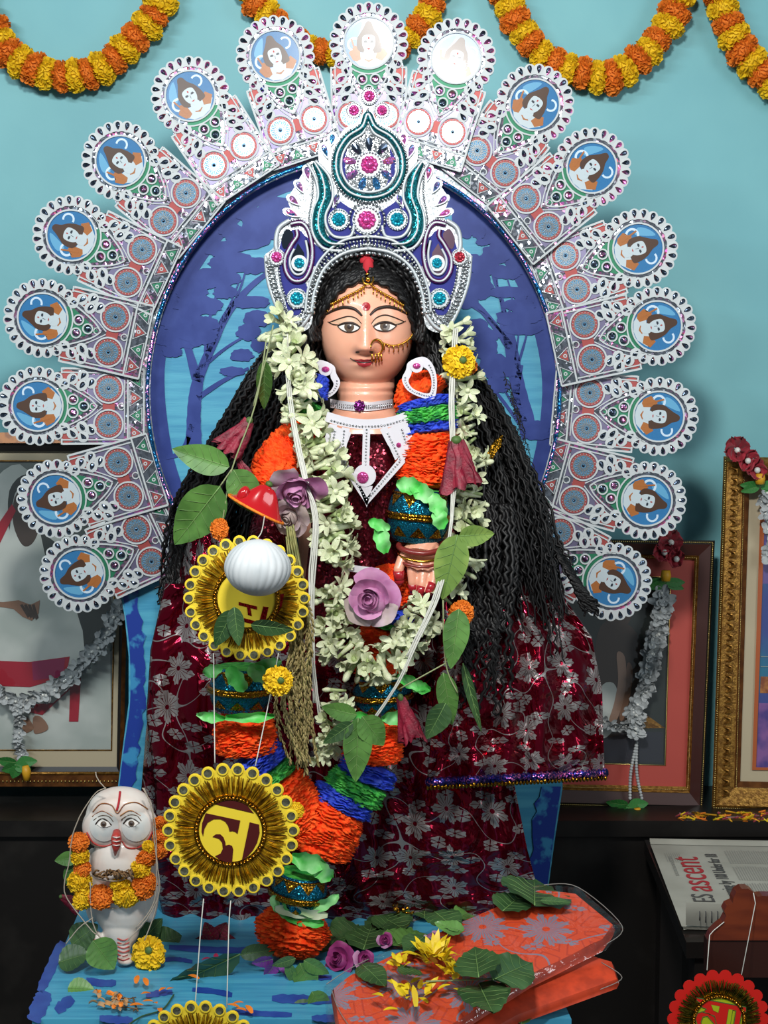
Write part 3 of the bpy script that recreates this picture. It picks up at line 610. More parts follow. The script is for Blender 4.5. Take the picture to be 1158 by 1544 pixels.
for up_, lo_, ir, sd in eyes:
    b = MB(); lid = ([(496, 486), (510, 481), (525, 477), (537, 480), (545, 488)] if sd < 0 else [(560, 488), (568, 479), (581, 475), (596, 479), (610, 485)])
    fdecal(b, lid+[(p[0], p[1]) for p in reversed(up_)], m_lid, .0011); b.build('eyelid', statue)
    b = MB(); fdecal(b, up_+lo_, m_eyew, .0016); e = b.build('eye', statue)
    b = MB(); fdecal(b, [(x, max(y, ir[1]-5)) for x, y in circ(ir[0], ir[1], 7.6, 7.4)], m_iris, .0021); fdecal(b, circ(ir[0], ir[1], 3.2), m_ink, .0025); fdecal(b, circ(ir[0]+2, ir[1]-2.2, 1.1, None, 8), m_eyew, .003); b.build('iris', e)
    b = MB(); fline(b, up_, 1.9, m_ink, .002); fline(b, [up_[0]]+lo_[::-1]+[up_[-1]] if False else [up_[-1]]+lo_+[up_[0]], .8, m_ink, .002); fline(b, lid, 1.0, m_ink, .0014)
    if sd < 0: fline(b, [(494, 485), (502, 489), (511, 490)], .8, m_ink)
    else: fline(b, [(612, 484), (603, 488), (597, 489)], .8, m_ink)
    b.build('eyeliner', statue)
    b = MB(); fline(b, [(492, 474), (505, 467), (520, 463), (535, 466), (546, 476)] if sd < 0 else [(558, 475), (568, 466), (584, 462.5), (600, 466), (614, 474)], 2.5, m_ink, .0008); b.build('eyebrow', statue)
b = MB()
fdecal(b, [(531, 542), (538, 542.5), (545, 541.5), (549, 543), (553, 541.5), (560, 542.5), (568, 541), (560, 545), (549, 546.2), (538, 545)], m_lip, .0011); fdecal(b, [(537, 546), (549, 547.4), (562, 545.5), (558, 551), (549, 554), (541, 551)], m_lip, .0011)
fline(b, [(528, 540), (538, 545.2), (549, 546.6), (560, 545), (570, 539.5)], .8, m_ink, .0012); b.build('lips', statue)
b = MB(); fdecal(b, circ(552, 462, 6.5), m_crim, .0014); b.ell(on(FB, 552, 462, .001), .0026, m_crim, 10, 6); b.build('bindi', statue)
b = MB(); 
for x in (539, 560): fdecal(b, circ(x, 531, 3.2, 1.6, 10), m_ink, .0006)
b.build('nostril', statue)
# fingertips painted red
b = MB()
for f in FING+[THUMB]:
    (x0, y0, d0, r0), (x1, y1, d1, r1) = f[-2], f[-1]; a = P(x0, y0, d0).lerp(P(x1, y1, d1), .15); c = P(x1, y1, d1); s = sc(x1, y1, d1)
    b.tube([a, a.lerp(c, .5), c], [r0*s*1.12, (r0+r1)/2*s*1.12, r1*s*1.16], m_crim, 12); b.ell(c, r1*s*1.16, m_crim, 12, 8)
b.build('red_fingertips', statue, label='crimson painted fingertips')
# hair ------------------------------------------------
HH = MB()
# cap round the head
capv = []
def cap(u, v):
    a = PI*(1.0-u)*1.24-.377; # from lower left over the top to lower right
    k = [1.0, 1.0]
    rx0, ry0 = 72, 98
    top = sin(a)
    inner = (553+rx0*cos(a)*.94, 490-(67 if top > 0 else 60)*top)
    outr = (553+88*cos(a), 480-98*top)
    # profile: inner front edge -> bulge -> back
    w = -14+54*sin(PI*(.15+v*.5)); t = min(1, v*1.6)
    x = inner[0]+(outr[0]-inner[0])*t; y = inner[1]+(outr[1]-inner[1])*t
    n_ = 3*noise.noise(Vector((x*.06, y*.06, v*3)))
    return FP(x, y, w+n_)
HH.surf(cap, 60, 12, m_hair)
for k in range(16):
    v = .02+.96*k/15
    for half in (0, 1):
        n_ = 90; pts = []; ph = U(0, 6)
        for i in range(n_+1):
            q = i/n_; u = .5+(q*.5 if half else -q*.5); p = cap(u, min(1, max(0, v+.035*sin(q*34+ph)))); pts.append(p+Vector((0, -.0035+.0022*cos(q*34+ph), .0016*sin(q*52+ph*2))))
        HH.tube(pts, [U(.0030, .0042)*(1-.2*i/n_) for i in range(n_+1)], m_hair, 5)
HH.ell(P(553, 590, .20), (.125, .05, .21), m_hair, 24, 16)
def wav(pts, r, amp, wl, n=6, ph=0, m=m_hair):
    """crimped lock through (px,py,y) points"""
    c = cat(pts, 1+int(14)); q = [P(*p) for p in c]; out_ = []; d = 0
    for i, p in enumerate(q):
        t = (q[min(i+1, len(q)-1)]-q[max(i-1, 0)]).normalized(); sd = t.cross(Vector((0, 1, 0))).normalized()
        if i: d += (q[i]-q[i-1]).length
        out_.append(p+sd*amp*sin(TAU*d/wl+ph)+Vector((0, -1, 0))*amp*.7*cos(TAU*d/wl+ph))
    N = len(out_); HH.tube(out_, [r*(1-.55*(i/N)**3) for i in range(N)], m, n)
def lock(px0, pts_fn, r, amp=.003): pass
# curls over the forehead, combed out from the parting
for sd in (-1, 1):
    for k in range(34):
        u = k/29; x0 = 553+sd*(2+3*u); y0 = 421-32*u
        mid = (553+sd*(33+24*u), 431-36*u+U(-2, 2)); m2 = (553+sd*(59+25*u), 460-24*u); e = (553+sd*(76+18*u+U(-3, 3)), 500+U(-5, 25)); 
        def dd(x, y, lift): 
            h = Hh(x-553, 490-y) if ((x-553)/HRX)**2+((490-y)/HRY)**2 < .98 else 0
            return FY-(max(h, -5)+lift)*.00105
        lf = 7+6*sin(PI*u)
        pts = [(x0, y0, dd(x0, y0, lf)), (mid[0], mid[1], dd(*mid, lf)), (m2[0], m2[1], dd(*m2, lf+2)), (e[0], e[1], FY-.012-.02*U(0, 1)), (e[0]+sd*U(0, 8), e[1]+60, FY+U(-.01, .03))]
        wav(pts, .0042, .0018, .018, 5, U(0, 6))
# long side masses
L_top = [(470, 470), (400, 560), (360, 620)]
for k in range(210):
    u = R.random(); dpt = U(.02, .16)
    x0 = 490-60*u; y0 = 430+60*u; 
    x1 = 470-105*u+U(-6, 6); x2 = 455-135*u+U(-8, 8); x3 = 430-165*u+U(-12, 12); x4 = 400-150*u+U(-18, 18)
    yend = 860+U(-60, 90)-40*u
    wav([(x0, y0, FY+.0+dpt*.4), (x1+10, 570+U(-10, 10), .06+dpt*.6), (x2, 660, .07+dpt*.7), (x3, 760, .10+dpt*.6), (x4, yend, .12+dpt*.6)], U(.0018, .0038), U(.0018, .0035), U(.013, .022), 5, U(0, 6))
for k in range(330):
    u = R.random(); dpt = U(.0, .16)
    x0 = 612+55*u; y0 = 430+60*u
    x1 = 640+78*u+U(-6, 6); x2 = 650+130*u+U(-8, 8); x3 = 665+160*u+U(-10, 10); x4 = 690+165*u+U(-14, 14)
    yend = 905+U(-70, 110)-10*u
    wav([(x0, y0, FY+dpt*.4), (x1, 560+U(-10, 10), .05+dpt*.6), (x2, 660, .05+dpt*.6), (x3, 780, .03+dpt*.7), (x4, yend, .02+dpt*.6)], U(.0018, .0038), U(.0018, .0035), U(.013, .022), 5, U(0, 6))
for k in range(36):   # tail that falls over the cape
    u = R.random(); x = 690+70*u; o = U(-8, 8)
    wav([(x+10+o, 760, .03), (x+14+o*2, 860, .0+U(-.01, .01)), (x+10-o, 950, -.02), (x+U(-18, 18), 1000+U(-70, 80), -.02)], U(.0025, .0045), U(.002, .004), U(.015, .025), 5, U(0, 6))
for k in range(26):
    u = k/25; wav([(830+20*u, 820+20*u, .10), (860+20*u, 870+20*u, .08), (880+25*u, 910+U(0, 20), .08)], .0035, .0025, .018, 5, U(0, 6)); 
    wav([(300-20*u, 780, .16), (278-20*u, 850, .16), (262-22*u+U(-5, 5), 905+U(-20, 20), .15)], .0033, .003, .018, 5, U(0, 6))
m_wisp = m_hair
for k in range(46):  # stray curls
    sd = R.choice((-1, 1)); y = U(560, 700); x = (355-.35*(y-560)+30 if sd < 0 else 752+.3*(y-560)); ph = U(0, 6)
    pts = [P(x+sd*(4+12*t+3*cos(ph+t*9)), y+sd*4*sin(ph+t*9)+20*t, .14) for t in [i/12 for i in range(13)]]; HH.tube(pts, .0006, m_hair, 4)
HH.build('hair', statue, kind='stuff')
b = MB(); b.ell(FP(555, 404, 52), (.0085, .006, .016), m_verm, 14, 8); b.ell(FP(553, 393, 44), (.011, .006, .008), m_verm, 12, 8); b.build('vermilion_parting', statue, label='red vermilion powder in the hair parting')

# ------------------------------------------------------------ clothing
m_sari = flowered('maroon_foil_floral', '#7d0c26', '#8d8988', k=15, crinkle=1.0, rough=.15, R0=.33, leafR=.30, ink_metal=.5, ink_rough=.38, csc=11)
m_blouse = glitter('maroon_sequin', '#7d2031', 300, .25, .8, tilt=.6, vary=.75)
def drape(fn_l, rows, nu, nv, m, name, amp=.008, waves=7, thick=.002, seed=0, amp2=.004):
    """cloth sheet through rows of (x-left,x-right,py,y) with folds that deepen downwards"""
    def f(u, v):
        t = v*(len(rows)-1); i = min(int(t), len(rows)-2); q = t-i; a, c = rows[i], rows[i+1]; q = q*q*(3-2*q) if False else q
        pl = [a[k]+(c[k]-a[k])*q for k in range(len(a))]
        x = pl[0]+(pl[1]-pl[0])*u; y = pl[3]+(pl[4]-pl[3])*u if len(pl) > 4 else pl[3]
        py = pl[2]+(pl[5] if len(pl) > 5 else 0)*u
        d = amp*(.35+.65*v)*sin(TAU*waves*(u+.06*noise.noise(Vector((u*3, v*2, seed)))))+amp2*noise.noise(Vector((u*9, v*6, seed+5)))+.010*noise.noise(Vector((u*3, v*3, seed+9)))
        return P(x, py, y-d-.03*sin(PI*u))
    b = MB(); w = abs(rows[0][1]-rows[0][0])*.001; h = abs(rows[-1][2]-rows[0][2])*.001
    b.surf(f, nu, nv, m, uv=lambda u, v: (u*max(w, .25)*1.25+seed*.31, v*h+seed*.17)); o = b.build(name, statue); sd_ = o.modifiers.new('thick', 'SOLIDIFY'); sd_.thickness = thick; return f
f_sk = drape(None, [(250, 690, 880, .08, .06, 0), (228, 720, 980, .07, .05, 0), (222, 745, 1080, .07, .045, 0), (235, 775, 1180, .07, .045, 0), (236, 795, 1280, .08, .06, 0), (240, 812, 1350, .09, .09, -5), (255, 815, 1412, .10, .11, -28)], 150, 90, m_sari, 'sari_skirt', .012, 11, seed=1)
f_bl = drape(None, [(480, 640, 655, .04), (470, 650, 720, .02), (470, 650, 800, .02), (460, 660, 880, .03), (450, 670, 960, .04)], 60, 60, m_blouse, 'blouse', .003, 5, seed=2)
f_cl = drape(None, [(262, 345, 800, .20, .10), (246, 360, 900, .18, .08), (234, 375, 1000, .17, .06), (222, 380, 1100, .16, .06), (214, 385, 1200, .16, .07), (214, 380, 1240, .16, .07)], 60, 90, m_sari, 'cape_left_fold', .012, 4, seed=3)
CR = [(675, 800, 800, .08, .12, 40), (672, 850, 880, .03, .10, 20), (662, 892, 960, -.005, .10, 0), (655, 908, 1040, -.015, .10, 0), (650, 910, 1120, -.02, .10, -5), (645, 912, 1180, -.02, .10, -14)]
f_cr = drape(None, CR, 110, 110, m_sari, 'cape_right_fold', .014, 5, seed=4, amp2=.010)
m_lace = glitter('blue_sequin_trim', '#2c2f86', 500, .25, .8, hue=.25, tilt=.6); m_gglit = glitter('gold_glitter', '#c98f2a', 700, .2, 1, tilt=.7, vary=.75); 
b = MB(); b.tube([f_cr(i/100, 1)+Vector((0, -.004, .002)) for i in range(101)], [.0062+.0016*sin(i*1.9) for i in range(101)], m_lace, 8)
for i in range(0, 101, 2): b.ell(f_cr(i/100, 1)+Vector((0, -.006, -.006)), (.003, .003, .0045), m_gglit, 6, 4)
b.build('cape_hem_trim', statue, label='blue and gold sequin hem of the cape')
# sleeves of the sari down both arms
m_dark = m_sari
b = MB(); b.tube([P(x, y, d) for x, y, d in [(650, 660, .09), (672, 720, .08), (676, 780, .07), (664, 822, .03)]], [.040, .038, .034, .029], m_blouse, 16); b.build('sleeve', statue); b = MB(); b.tube([P(x, y, d) for x, y, d in [(450, 660, .09), (424, 740, .08), (406, 810, .03), (398, 845, -.02)]], [.040, .037, .032, .026], m_blouse, 16); b.build('sleeve', statue)
# jewellery worn on the head: forehead chain and nose ring
orn = thing('forehead_chain', 'gold fringed chain hanging from the hair parting across the forehead', 'jewellery', FP(553, 430, 76))
b = MB()
def fpt(x, y, off=.004): return on(FB, x, y, off) or FP(x, y, 12)
b.tube([fpt(555+8*cos(t), 421+8*sin(t), .013) for t in [TAU*i/16 for i in range(16)]], .0016, m_gold, 6, True); b.ell(fpt(555, 421, .013), .004, m_gold, 10, 6); b.build('ring', orn)
for nm, pts in (('chain', [(551, 430), (540, 438), (520, 448), (500, 458), (478, 466)]), ('chain', [(560, 430), (574, 440), (592, 450), (608, 460), (626, 468)])):
    c = cat(pts, 8); b = MB(); b.beads([fpt(x, y, .006) for x, y in c], .0021, m_gold, 1.7)
    for i in range(2, len(c)-1, 3):
        x, y = c[i]; b.tube([fpt(x, y, .006), fpt(x+(.8 if x > 553 else -.8), y+7, .005), fpt(x, y+11, .004)], [.0012, .0009, .0013], m_gold, 5)
    b.build(nm, orn)
nr = thing('nose_ring', 'large gold nose ring with fringed chain running across the cheek to the hair', 'jewellery', FP(572, 522, 80))
b = MB(); b.tube([fpt(568+9*cos(t), 523+11*sin(t), .0055) for t in [rad(-190+300*i/20) for i in range(21)]], [.0009+.0012*sin(PI*i/20) for i in range(21)], m_gold, 7)
for x in (561, 566, 571, 575): b.tube([fpt(x, 534, .005), fpt(x, 540, .005), fpt(x+.5, 547-abs(x-567)*.4, .005)], [.0012, .0014, .0018], m_gold, 6)
b.build('ring', nr)
b = MB(); c = cat([(577, 517), (590, 521), (604, 519), (617, 511), (624, 500), (628, 490)], 8); b.beads([fpt(x, y, .004) for x, y in c], .0016, m_gold, 1.8)
for i in range(2, len(c)-4, 4): x, y = c[i]; b.tube([fpt(x, y, .004), fpt(x+.5, y+6, .004), fpt(x, y+10, .003)], [.001, .0008, .0012], m_gold, 5)
b.build('cheek_chain', nr)
# bangles over the hand
m_bang = mat('maroon_bangle', '#7d2a26', .3, coat=.4)
for k, (cy, dy) in enumerate(((826, 0), (838, 3), (846, 5))):
    b = MB(); b.tube([P(637+36*cos(t), cy+9*sin(t)+abs(cos(t))*-3, hy-.024*sin(t)+.0) for t in [TAU*i/32 for i in range(32)]], .0045 if k == 0 else .0022, m_bang if k != 1 else m_gold, 8, True)
    b.build('bangle', None, ('thick maroon bangle topmost round the wrist of the open hand', 'thin gold bangle between the maroon ones on the open hand', 'thin maroon bangle lowest over the fingers of the open hand')[k], 'bangle')
# ------------------------------------------------------------ crown
m_cback = glitter('crown_silver_card', '#bcc2c6', 500, .4, .6, tilt=.25, vary=.25); m_navy = mat('navy_velvet', '#1c2377', .8, sheen=.5); m_sil = glitter('silver_sparkle', '#d3d8dc', 700, .18, .95, tilt=.5, vary=.45)
m_teal = glitter('teal_glitter', '#1d8a94', 800, .2, .8, tilt=.6, vary=.6); m_mag = glitter('magenta_glitter', '#9a3d9a', 800, .2, .8, tilt=.6, vary=.6)
m_pink = glitter('pink_gem', '#f05cb0', 500, .15, .6, tilt=.6, vary=.45); m_aqua = glitter('aqua_gem', '#1fb4d0', 500, .15, .6, tilt=.6, vary=.5); m_rain = glitter('rainbow_gem', '#4f9bd8', 400, .15, .8, hue=.9, tilt=.6, vary=.5); m_redgem = glitter('red_gem', '#e0475a', 500, .15, .6, tilt=.6)
CY = .032; CX = 555; M0 = PM(CX, 300, CY); m_white = mat('silver_white_cord', '#b4bbbf', .45, .3)
def cl(p, sx=1): return (sx*(p[0]-CX), 300-p[1])
crown = thing('silver_crown', 'tall silver paper crown with teal plumes, paisleys and pink and blue gems', 'crown', P(CX, 390, CY))
def gem_round(b, x, y, r, m, sx=1, z=6, halo_=True):
    c = cl((x, y), sx)
    b.disc(c, r*1.35, z-3, z-1, m_white, 24, M0)
    if halo_: b.beads([(c[0]+r*1.2*cos(TAU*i/40), c[1]+r*1.2*sin(TAU*i/40), z) for i in range(41)], r*.14, m_sil, 2.2, M0, 5, 4)
    for i in range(10): a = TAU*i/10; b.ell((c[0]+r*.62*cos(a), c[1]+r*.62*sin(a), z), (r*.30, r*.30, r*.25), m, 7, 4, M0)
    b.ell((c[0], c[1], z), (r*.5, r*.5, r*.5), m, 10, 6, M0)
def rope(b, pts, w, m, z=4, sx=1, closed=False, n=6, pix=True):
    c = cat(pts, 8, closed); b.tube([tuple(cl(p, sx))+(z,) for p in c], w, m, n, closed, M0)
def bead(b, pts, r, m=None, z=6, sx=1, gap=2.2): c = cat(pts, 8); b.beads([tuple(cl(p, sx))+(z,) for p in c], r, m or m_sil, gap, M0, 6, 4)
# backing silhouettes
b = MB()
HEADL = [(430, 492), (410, 440), (400, 405), (398, 385), (412, 372), (418, 345), (436, 334), (440, 320), (434, 300), (446, 280), (456, 262), (463, 248), (476, 244), (482, 252), (480, 225), (492, 215), (506, 214), (520, 196), (540, 185), (548, 168), (540, 150), (555, 138)]
left = [cl(p) for p in cat(HEADL, 4)]
inner = [cl(p) for p in cat([(555, 381), (520, 388), (492, 408), (478, 440), (472, 470), (466, 492), (448, 500), (430, 492)], 4)]
sil = left+[(-x, y) for x, y in left[::-1][1:]]
inr = [(-x, y) for x, y in inner][::-1][1:-1]
full = left+[(-x, y) for x, y in reversed(left[:-1])]+[(-x, y) for x, y in reversed(inner)][1:]+inner[1:-1]
b.poly(full, -3, 0, m_cback, M0); b.build('backing', crown)
b = MB()
for sx in (1, -1):
    b.poly([cl(p, sx) for p in [(460, 355), (480, 372), (492, 360), (500, 350), (488, 330), (486, 300), (498, 288), (515, 305), (535, 318), (553, 322), (553, 372), (520, 378), (490, 400), (470, 400)]], 0, 1.2, m_navy, M0)
    b.poly([cl(p, sx) for p in cat([(448, 345), (465, 365), (470, 395), (460, 425), (468, 440), (455, 470), (435, 470), (425, 430), (418, 400), (425, 360)], 3, True)], 0, 1.2, m_navy, M0)
b.build('navy_ground', crown)
for sx in (1, -1):
    # arched bands over the hair
    b = MB()
    for k, (dx, dy, r, m) in enumerate(((0, 0, 3.6, m_sil), (-3, -7, 2.6, m_white), (-6, -12, 3.2, m_sil), (-9, -19, 2.4, m_sil), (-12, -25, 2.2, m_white))):
        pts = [(472+dx, 470), (477+dx, 440+dy*.3), (492+dx*.7, 408+dy*.7), (520+dx*.3, 388+dy), (555, 381+dy)]
        (bead if m is m_sil else rope)(b, pts, r, m, 5+k*.4, sx)
    for i in range(14):
        p = cat([(498, 395), (525, 374), (555, 367)], 7)[i]; b.ell(tuple(cl(p, sx))+(6,), (1.6, 3.6, 1.6), m_sil, 6, 4, M0)
    b.build('arched_bead_band', crown)
    # side lobe
    b = MB()
    rope(b, [(400, 385), (404, 425), (418, 465), (436, 494), (452, 492), (468, 470), (474, 445)], 3, m_white, 3, sx)
    bead(b, [(402, 395), (409, 430), (422, 466), (438, 488), (452, 486), (465, 466), (470, 440)], 3, None, 5, sx); bead(b, [(411, 400), (417, 432), (428, 460), (441, 478), (452, 474), (460, 452)], 2.4, None, 5, sx); bead(b, [(420, 402), (424, 430), (434, 455), (444, 466)], 2.2, None, 5, sx)
    for i in range(16):
        p = cat([(406, 400), (413, 432), (425, 464), (440, 484)], 5)[i]; b.ell(tuple(cl(p, sx))+(4,), (5, 1.3, 1.5), m_sil, 6, 4, M0)
    b.build('side_lobe', crown)
    b = MB()
    pa = [(438, 338), (455, 336), (466, 350), (471, 378), (468, 402), (458, 420), (442, 422), (431, 408), (430, 388), (440, 368), (448, 356), (447, 346)]
    rope(b, pa, 4.2, m_mag, 3, sx); rope(b, pa, 1.8, m_white, 6.5, sx); rope(b, [(437, 332), (420, 345), (416, 372), (425, 390)], 3.5, m_white, 4, sx)
    rope(b, [(p[0]+(451-p[0])*.34, p[1]+(390-p[1])*.3) for p in pa[2:10]], 2, m_white, 4, sx); b.poly([cl(p, sx) for p in [(449, 366), (458, 380), (460, 398), (452, 412), (440, 408), (438, 392)]], 1, 2, m_holo2, M0)
    b.poly([cl(p, sx) for p in cat([(432, 345), (442, 352), (438, 366), (428, 375), (424, 360)], 3, True)], 1, 2.2, m_holo2, M0)
    bead(b, [(p[0]-1, p[1]-5) for p in pa[:5]], 1.5, None, 6, sx); b.build('paisley', crown)
    # plume
    b = MB()
    pl = [(474, 246), (486, 268), (490, 296), (481, 324), (482, 350), (496, 366), (520, 368)]
    rope(b, pl, [], m_teal, 3, sx) if False else None
    c = cat(pl, 8); n = len(c); b.tube([tuple(cl(p, sx))+(3,) for p in c], [2.5+8*sin(PI*min(1, (i+1)/n*1.02))**.8 for i in range(n)], m_teal, 8, False, M0)
    rope(b, [(p[0]-10, p[1]+2) for p in pl[:5]]+[(488, 374), (520, 378)], 2.4, m_white, 6, sx); rope(b, pl, 1.6, m_white, 12, sx); rope(b, [(476, 244), (497, 268), (502, 298), (491, 325), (494, 345), (506, 357), (528, 356), (534, 340)], 2.4, m_white, 6, sx)
    bead(b, [(470, 250), (472, 290), (466, 330), (472, 356), (490, 380)], 1.8, None, 6, sx); bead(b, [(503, 256), (510, 285), (505, 318), (500, 330)], 1.8, None, 6, sx); b.build('plume', crown)
    for i, (x, y, a, L) in enumerate([(464, 263, 100, 22), (453, 283, 120, 20), (444, 303, 138, 20), (441, 322, 155, 22), (507, 302, 70, 20), (491, 230, 110, 22), (501, 213, 80, 18)]):
        b = MB(); d = drop(x-CX, 300-y, L, 13, rad(a-180)); d = [(sx*p, q) for p, q in d]
        c_ = (sum(p[0] for p in d)/len(d), sum(p[1] for p in d)/len(d), 6)
        b.poly([(c_[0]+(p[0]-c_[0])*1.5, c_[1]+(p[1]-c_[1])*1.3) for p in d], -2, 1.5, m_cback, M0); fs_ = [(0, 1+k, 1+(k+1) % len(d)) for k in range(len(d))]; b.add([c_]+[(p[0], p[1], 3) for p in d], fs_ if sx == -1 else [f[::-1] for f in fs_], m_rain, M0, False); ribbon(b, d, 1.6, 1, 4.5, m_white, True, M0); b.build('drop_gem', crown)
    b = MB(); gem_round(b, 511, 331, 12, m_aqua, sx); b.build('aqua_gem', crown)
    b = MB(); gem_round(b, 447, 449, 11.5, m_aqua, sx); b.build('aqua_gem', crown)
    b = MB(); gem_round(b, 451, 396, 9, m_aqua, sx, 5, False); b.build('aqua_gem', crown)
    b = MB(); gem_round(b, 417, 387, 9.5, m_pink if sx == 1 else m_redgem, sx); b.build('pink_gem', crown)
    b = MB(); gem_round(b, 577-43, 170, 9, m_pink, sx); b.build('pink_gem', crown)
# centre drop
b = MB()
cd_ = [(555, 176), (566, 195), (590, 210), (605, 235), (605, 265), (588, 290), (557, 299), (526, 290), (509, 265), (509, 235), (524, 210), (546, 195)]
rope(b, cd_, 5.5, m_teal, 5, 1, True, 8); rope(b, cd_, 1.8, m_white, 10, 1, True); ci = [(555+(x-555)*.84, 246+(y-246)*.84) for x, y in cd_]; rope(b, ci, 2, m_white, 5, 1, True); bead(b, [(555+(x-555)*1.13, 246+(y-246)*1.11) for x, y in cd_]+[(555, 168)], 2.2)
b.poly([cl(p) for p in ci], 0, 2, m_sil, M0)
for sx in (1, -1): b.poly([cl(p, sx) for p in [(524, 222), (514, 240), (515, 264), (528, 282), (521, 262), (520, 242)]], 2, 2.6, m_navy, M0)
for i in range(9):
    a = rad(90+40*i); cx_, cy_ = 2+28*cos(a), 51+28*sin(a); d = drop(cx_, cy_, 24, 15, a+PI, 10); b.add([(cx_, cy_, 7)]+[(p[0], p[1], 3) for p in d], [(0, 1+k, 1+(k+1) % len(d)) for k in range(len(d))][::-1], m_rain if i not in (0, 8, 1) else m_holo2, M0, False)
b.build('centre_drop', crown)
b = MB(); gem_round(b, 557, 250, 15, m_pink); b.build('pink_gem', crown)
b = MB(); gem_round(b, 553, 332, 16, m_pink); bead(b, [(553+27*cos(t), 332+27*sin(t)) for t in [TAU*i/24 for i in range(25)]], 2.6); b.build('pink_gem', crown)
b = MB(); gem_round(b, 557, 149, 9.5, m_pink); b.build('pink_gem', crown)

# ------------------------------------------------------------ earrings, choker, necklace
m_paper = mat('white_ornament_card', '#ccc9cf', .5)
for sx, lab in ((0, 'white crescent earring with pink gem, half hidden by flowers, beside the left cheek'), (1, 'white crescent earring with pink gem beside the right cheek over orange ruffle')):
    b = MB()
    if sx: ox, oy, yy = 632, 568, -.035; cres = [(-26, 22), (-18, 10), (-10, -4), (-4, -16), (-14, -10), (-20, 4)]; M = PM(ox, oy, yy)
    else: ox, oy, yy = 487, 573, .03; M = PM(ox, oy, yy)
    s_ = 1 if sx else -1
    o_ = cat([(s_*x, y) for x, y in [(-16, 22), (4, 30), (18, 22), (26, 2), (26, -22), (20, -34), (0, -30), (-18, -20), (-26, -4), (-20, 10)]], 4, True)
    i_ = [(x*.66+s_*1, y*.62-4) for x, y in o_]
    n = len(o_); vs = [(x, y, 2) for x, y in o_]+[(x, y, 2) for x, y in i_]+[(x, y, 0) for x, y in o_]+[(x, y, 0) for x, y in i_]
    b.add(vs, [(i, n+i, n+(i+1) % n, (i+1) % n) for i in range(n)]+[(i, (i+1) % n, 2*n+(i+1) % n, 2*n+i) for i in range(n)]+[(n+i, 3*n+i, 3*n+(i+1) % n, n+(i+1) % n) for i in range(n)], m_paper, M, False)
    b.beads([(x*.83, y*.82-1, 2.4) for x, y in o_[8:34]], 1.5, m_sil, 2.6, M); b.disc((-4*s_, 16), 10, 1, 3.4, m_paper, 18, M)
    th = b.build('earring', None, lab, 'earring')
    b = MB(); b.ell((-4*s_, 16, 4), (6, 4.5, 2.6), m_pink, 12, 6, M); b.build('pink_gem', th)
b = MB(); NBV = MB(); loft(NBV, [(551, 585, .08, 43, 42), (551, 604, .08, 43, 42), (550, 614, .08, 45, 43), (550, 622, .08, 50, 46), (548, 632, .085, 66, 50), (548, 645, .09, 100, 54)], m_skin, 40); nb = NBV.bvh()
def npt(x, y, off=.003): return on(nb, x, y, off) or P(x, y, .06)
b.surf(lambda u, v: npt(498+94*u, 603+7*sin(PI*u)*.6+v*13-3*abs(u-.5), .003), 30, 3, m_paper); ck = b.build('choker', None, 'white card choker with silver dashes and a purple gem round the neck', 'necklace')
b = MB()
for i in range(30):
    u = (i+.5)/30
    if abs(u-.47) > .09: x = 498+94*u; y = 607+4*sin(PI*u); b.tube([npt(x, y, .0045), npt(x, y+6, .0045)], .0009, m_sil, 4)
b.build('silver_dashes', ck)
b = MB(); c = npt(542, 612, .006)
b.ell(c, (.007, .003, .007), m_mag, 12, 6)
for i in range(8): a = TAU*i/8; b.ell(c+Vector((.0066*cos(a), -.001, .0066*sin(a))), .0028, m_mag, 6, 4)
b.build('purple_gem', ck)
NY = -.032; b = MB(); M = PM(553, 700, NY, 0, 0)
def nl(x, y): return (x-553, 700-y)
def strip(pts, w, z=0): ribbon(b, [nl(*p) for p in pts], w, z, z+1.5, m_paper, False, M)
strip(cat([(492, 628), (520, 636), (553, 640), (590, 636), (614, 628)], 6), 15)
strip([(503, 640), (497, 668), (512, 690)], 12); strip([(608, 640), (618, 668), (602, 692)], 14); b.poly([nl(*p) for p in [(496, 640), (515, 646), (530, 652), (512, 700), (496, 680), (490, 660)]], 0, 1.4, m_paper, M); b.poly([nl(*p) for p in [(612, 636), (590, 644), (576, 650), (596, 694), (616, 676), (621, 664)]], 0, 1.4, m_paper, M)
strip([(522, 645), (518, 665), (514, 692), (553, 756), (606, 694), (590, 668), (578, 645)], 12, .5); strip([(553, 640), (551, 712)], 11, 1)
b.disc(nl(550, 717), 17, 1, 3, m_paper, 24, M); b.poly([nl(*p) for p in [(540, 733), (562, 733), (553, 765)]], .5, 2, m_paper, M); nk = b.build('necklace', None, 'white card necklace with fan of silver strips ending in a pointed diamond', 'necklace')
b = MB()
for pts in ([(500, 634), (528, 641), (553, 643), (580, 641), (608, 633)], [(519, 650), (515, 690), (553, 754), (604, 694), (584, 652)], [(553, 648), (551, 705)], [(505, 650), (502, 668)], [(606, 648), (612, 668)]): b.beads([tuple(nl(*p))+(2.6,) for p in (pts if len(pts) != 5 or pts[0][1] > 640 else cat(pts, 5))], 1.7, m_sil, 2.8, M)
b.ell(tuple(nl(601, 671))+(2,), (4, 4, 2), m_pink, 8, 5, M); b.ell(tuple(nl(507, 672))+(2,), (3.4, 3.4, 2), m_gglit, 8, 5, M); b.build('silver_studs', nk)
b = MB(); b.ell(tuple(nl(547, 720))+(3.5,), (9, 9, 4), m_pink, 14, 8, M); b.build('pink_gem', nk)
b = MB(); b.poly([nl(*p) for p in [(524, 852), (572, 858), (572, 870), (524, 862)]], 0, 1.5, m_paper, PM(553, 700, -.05)); b.build('ornament_strip', None, 'short white card strip with silver dashes above the centre rose', 'ornament')
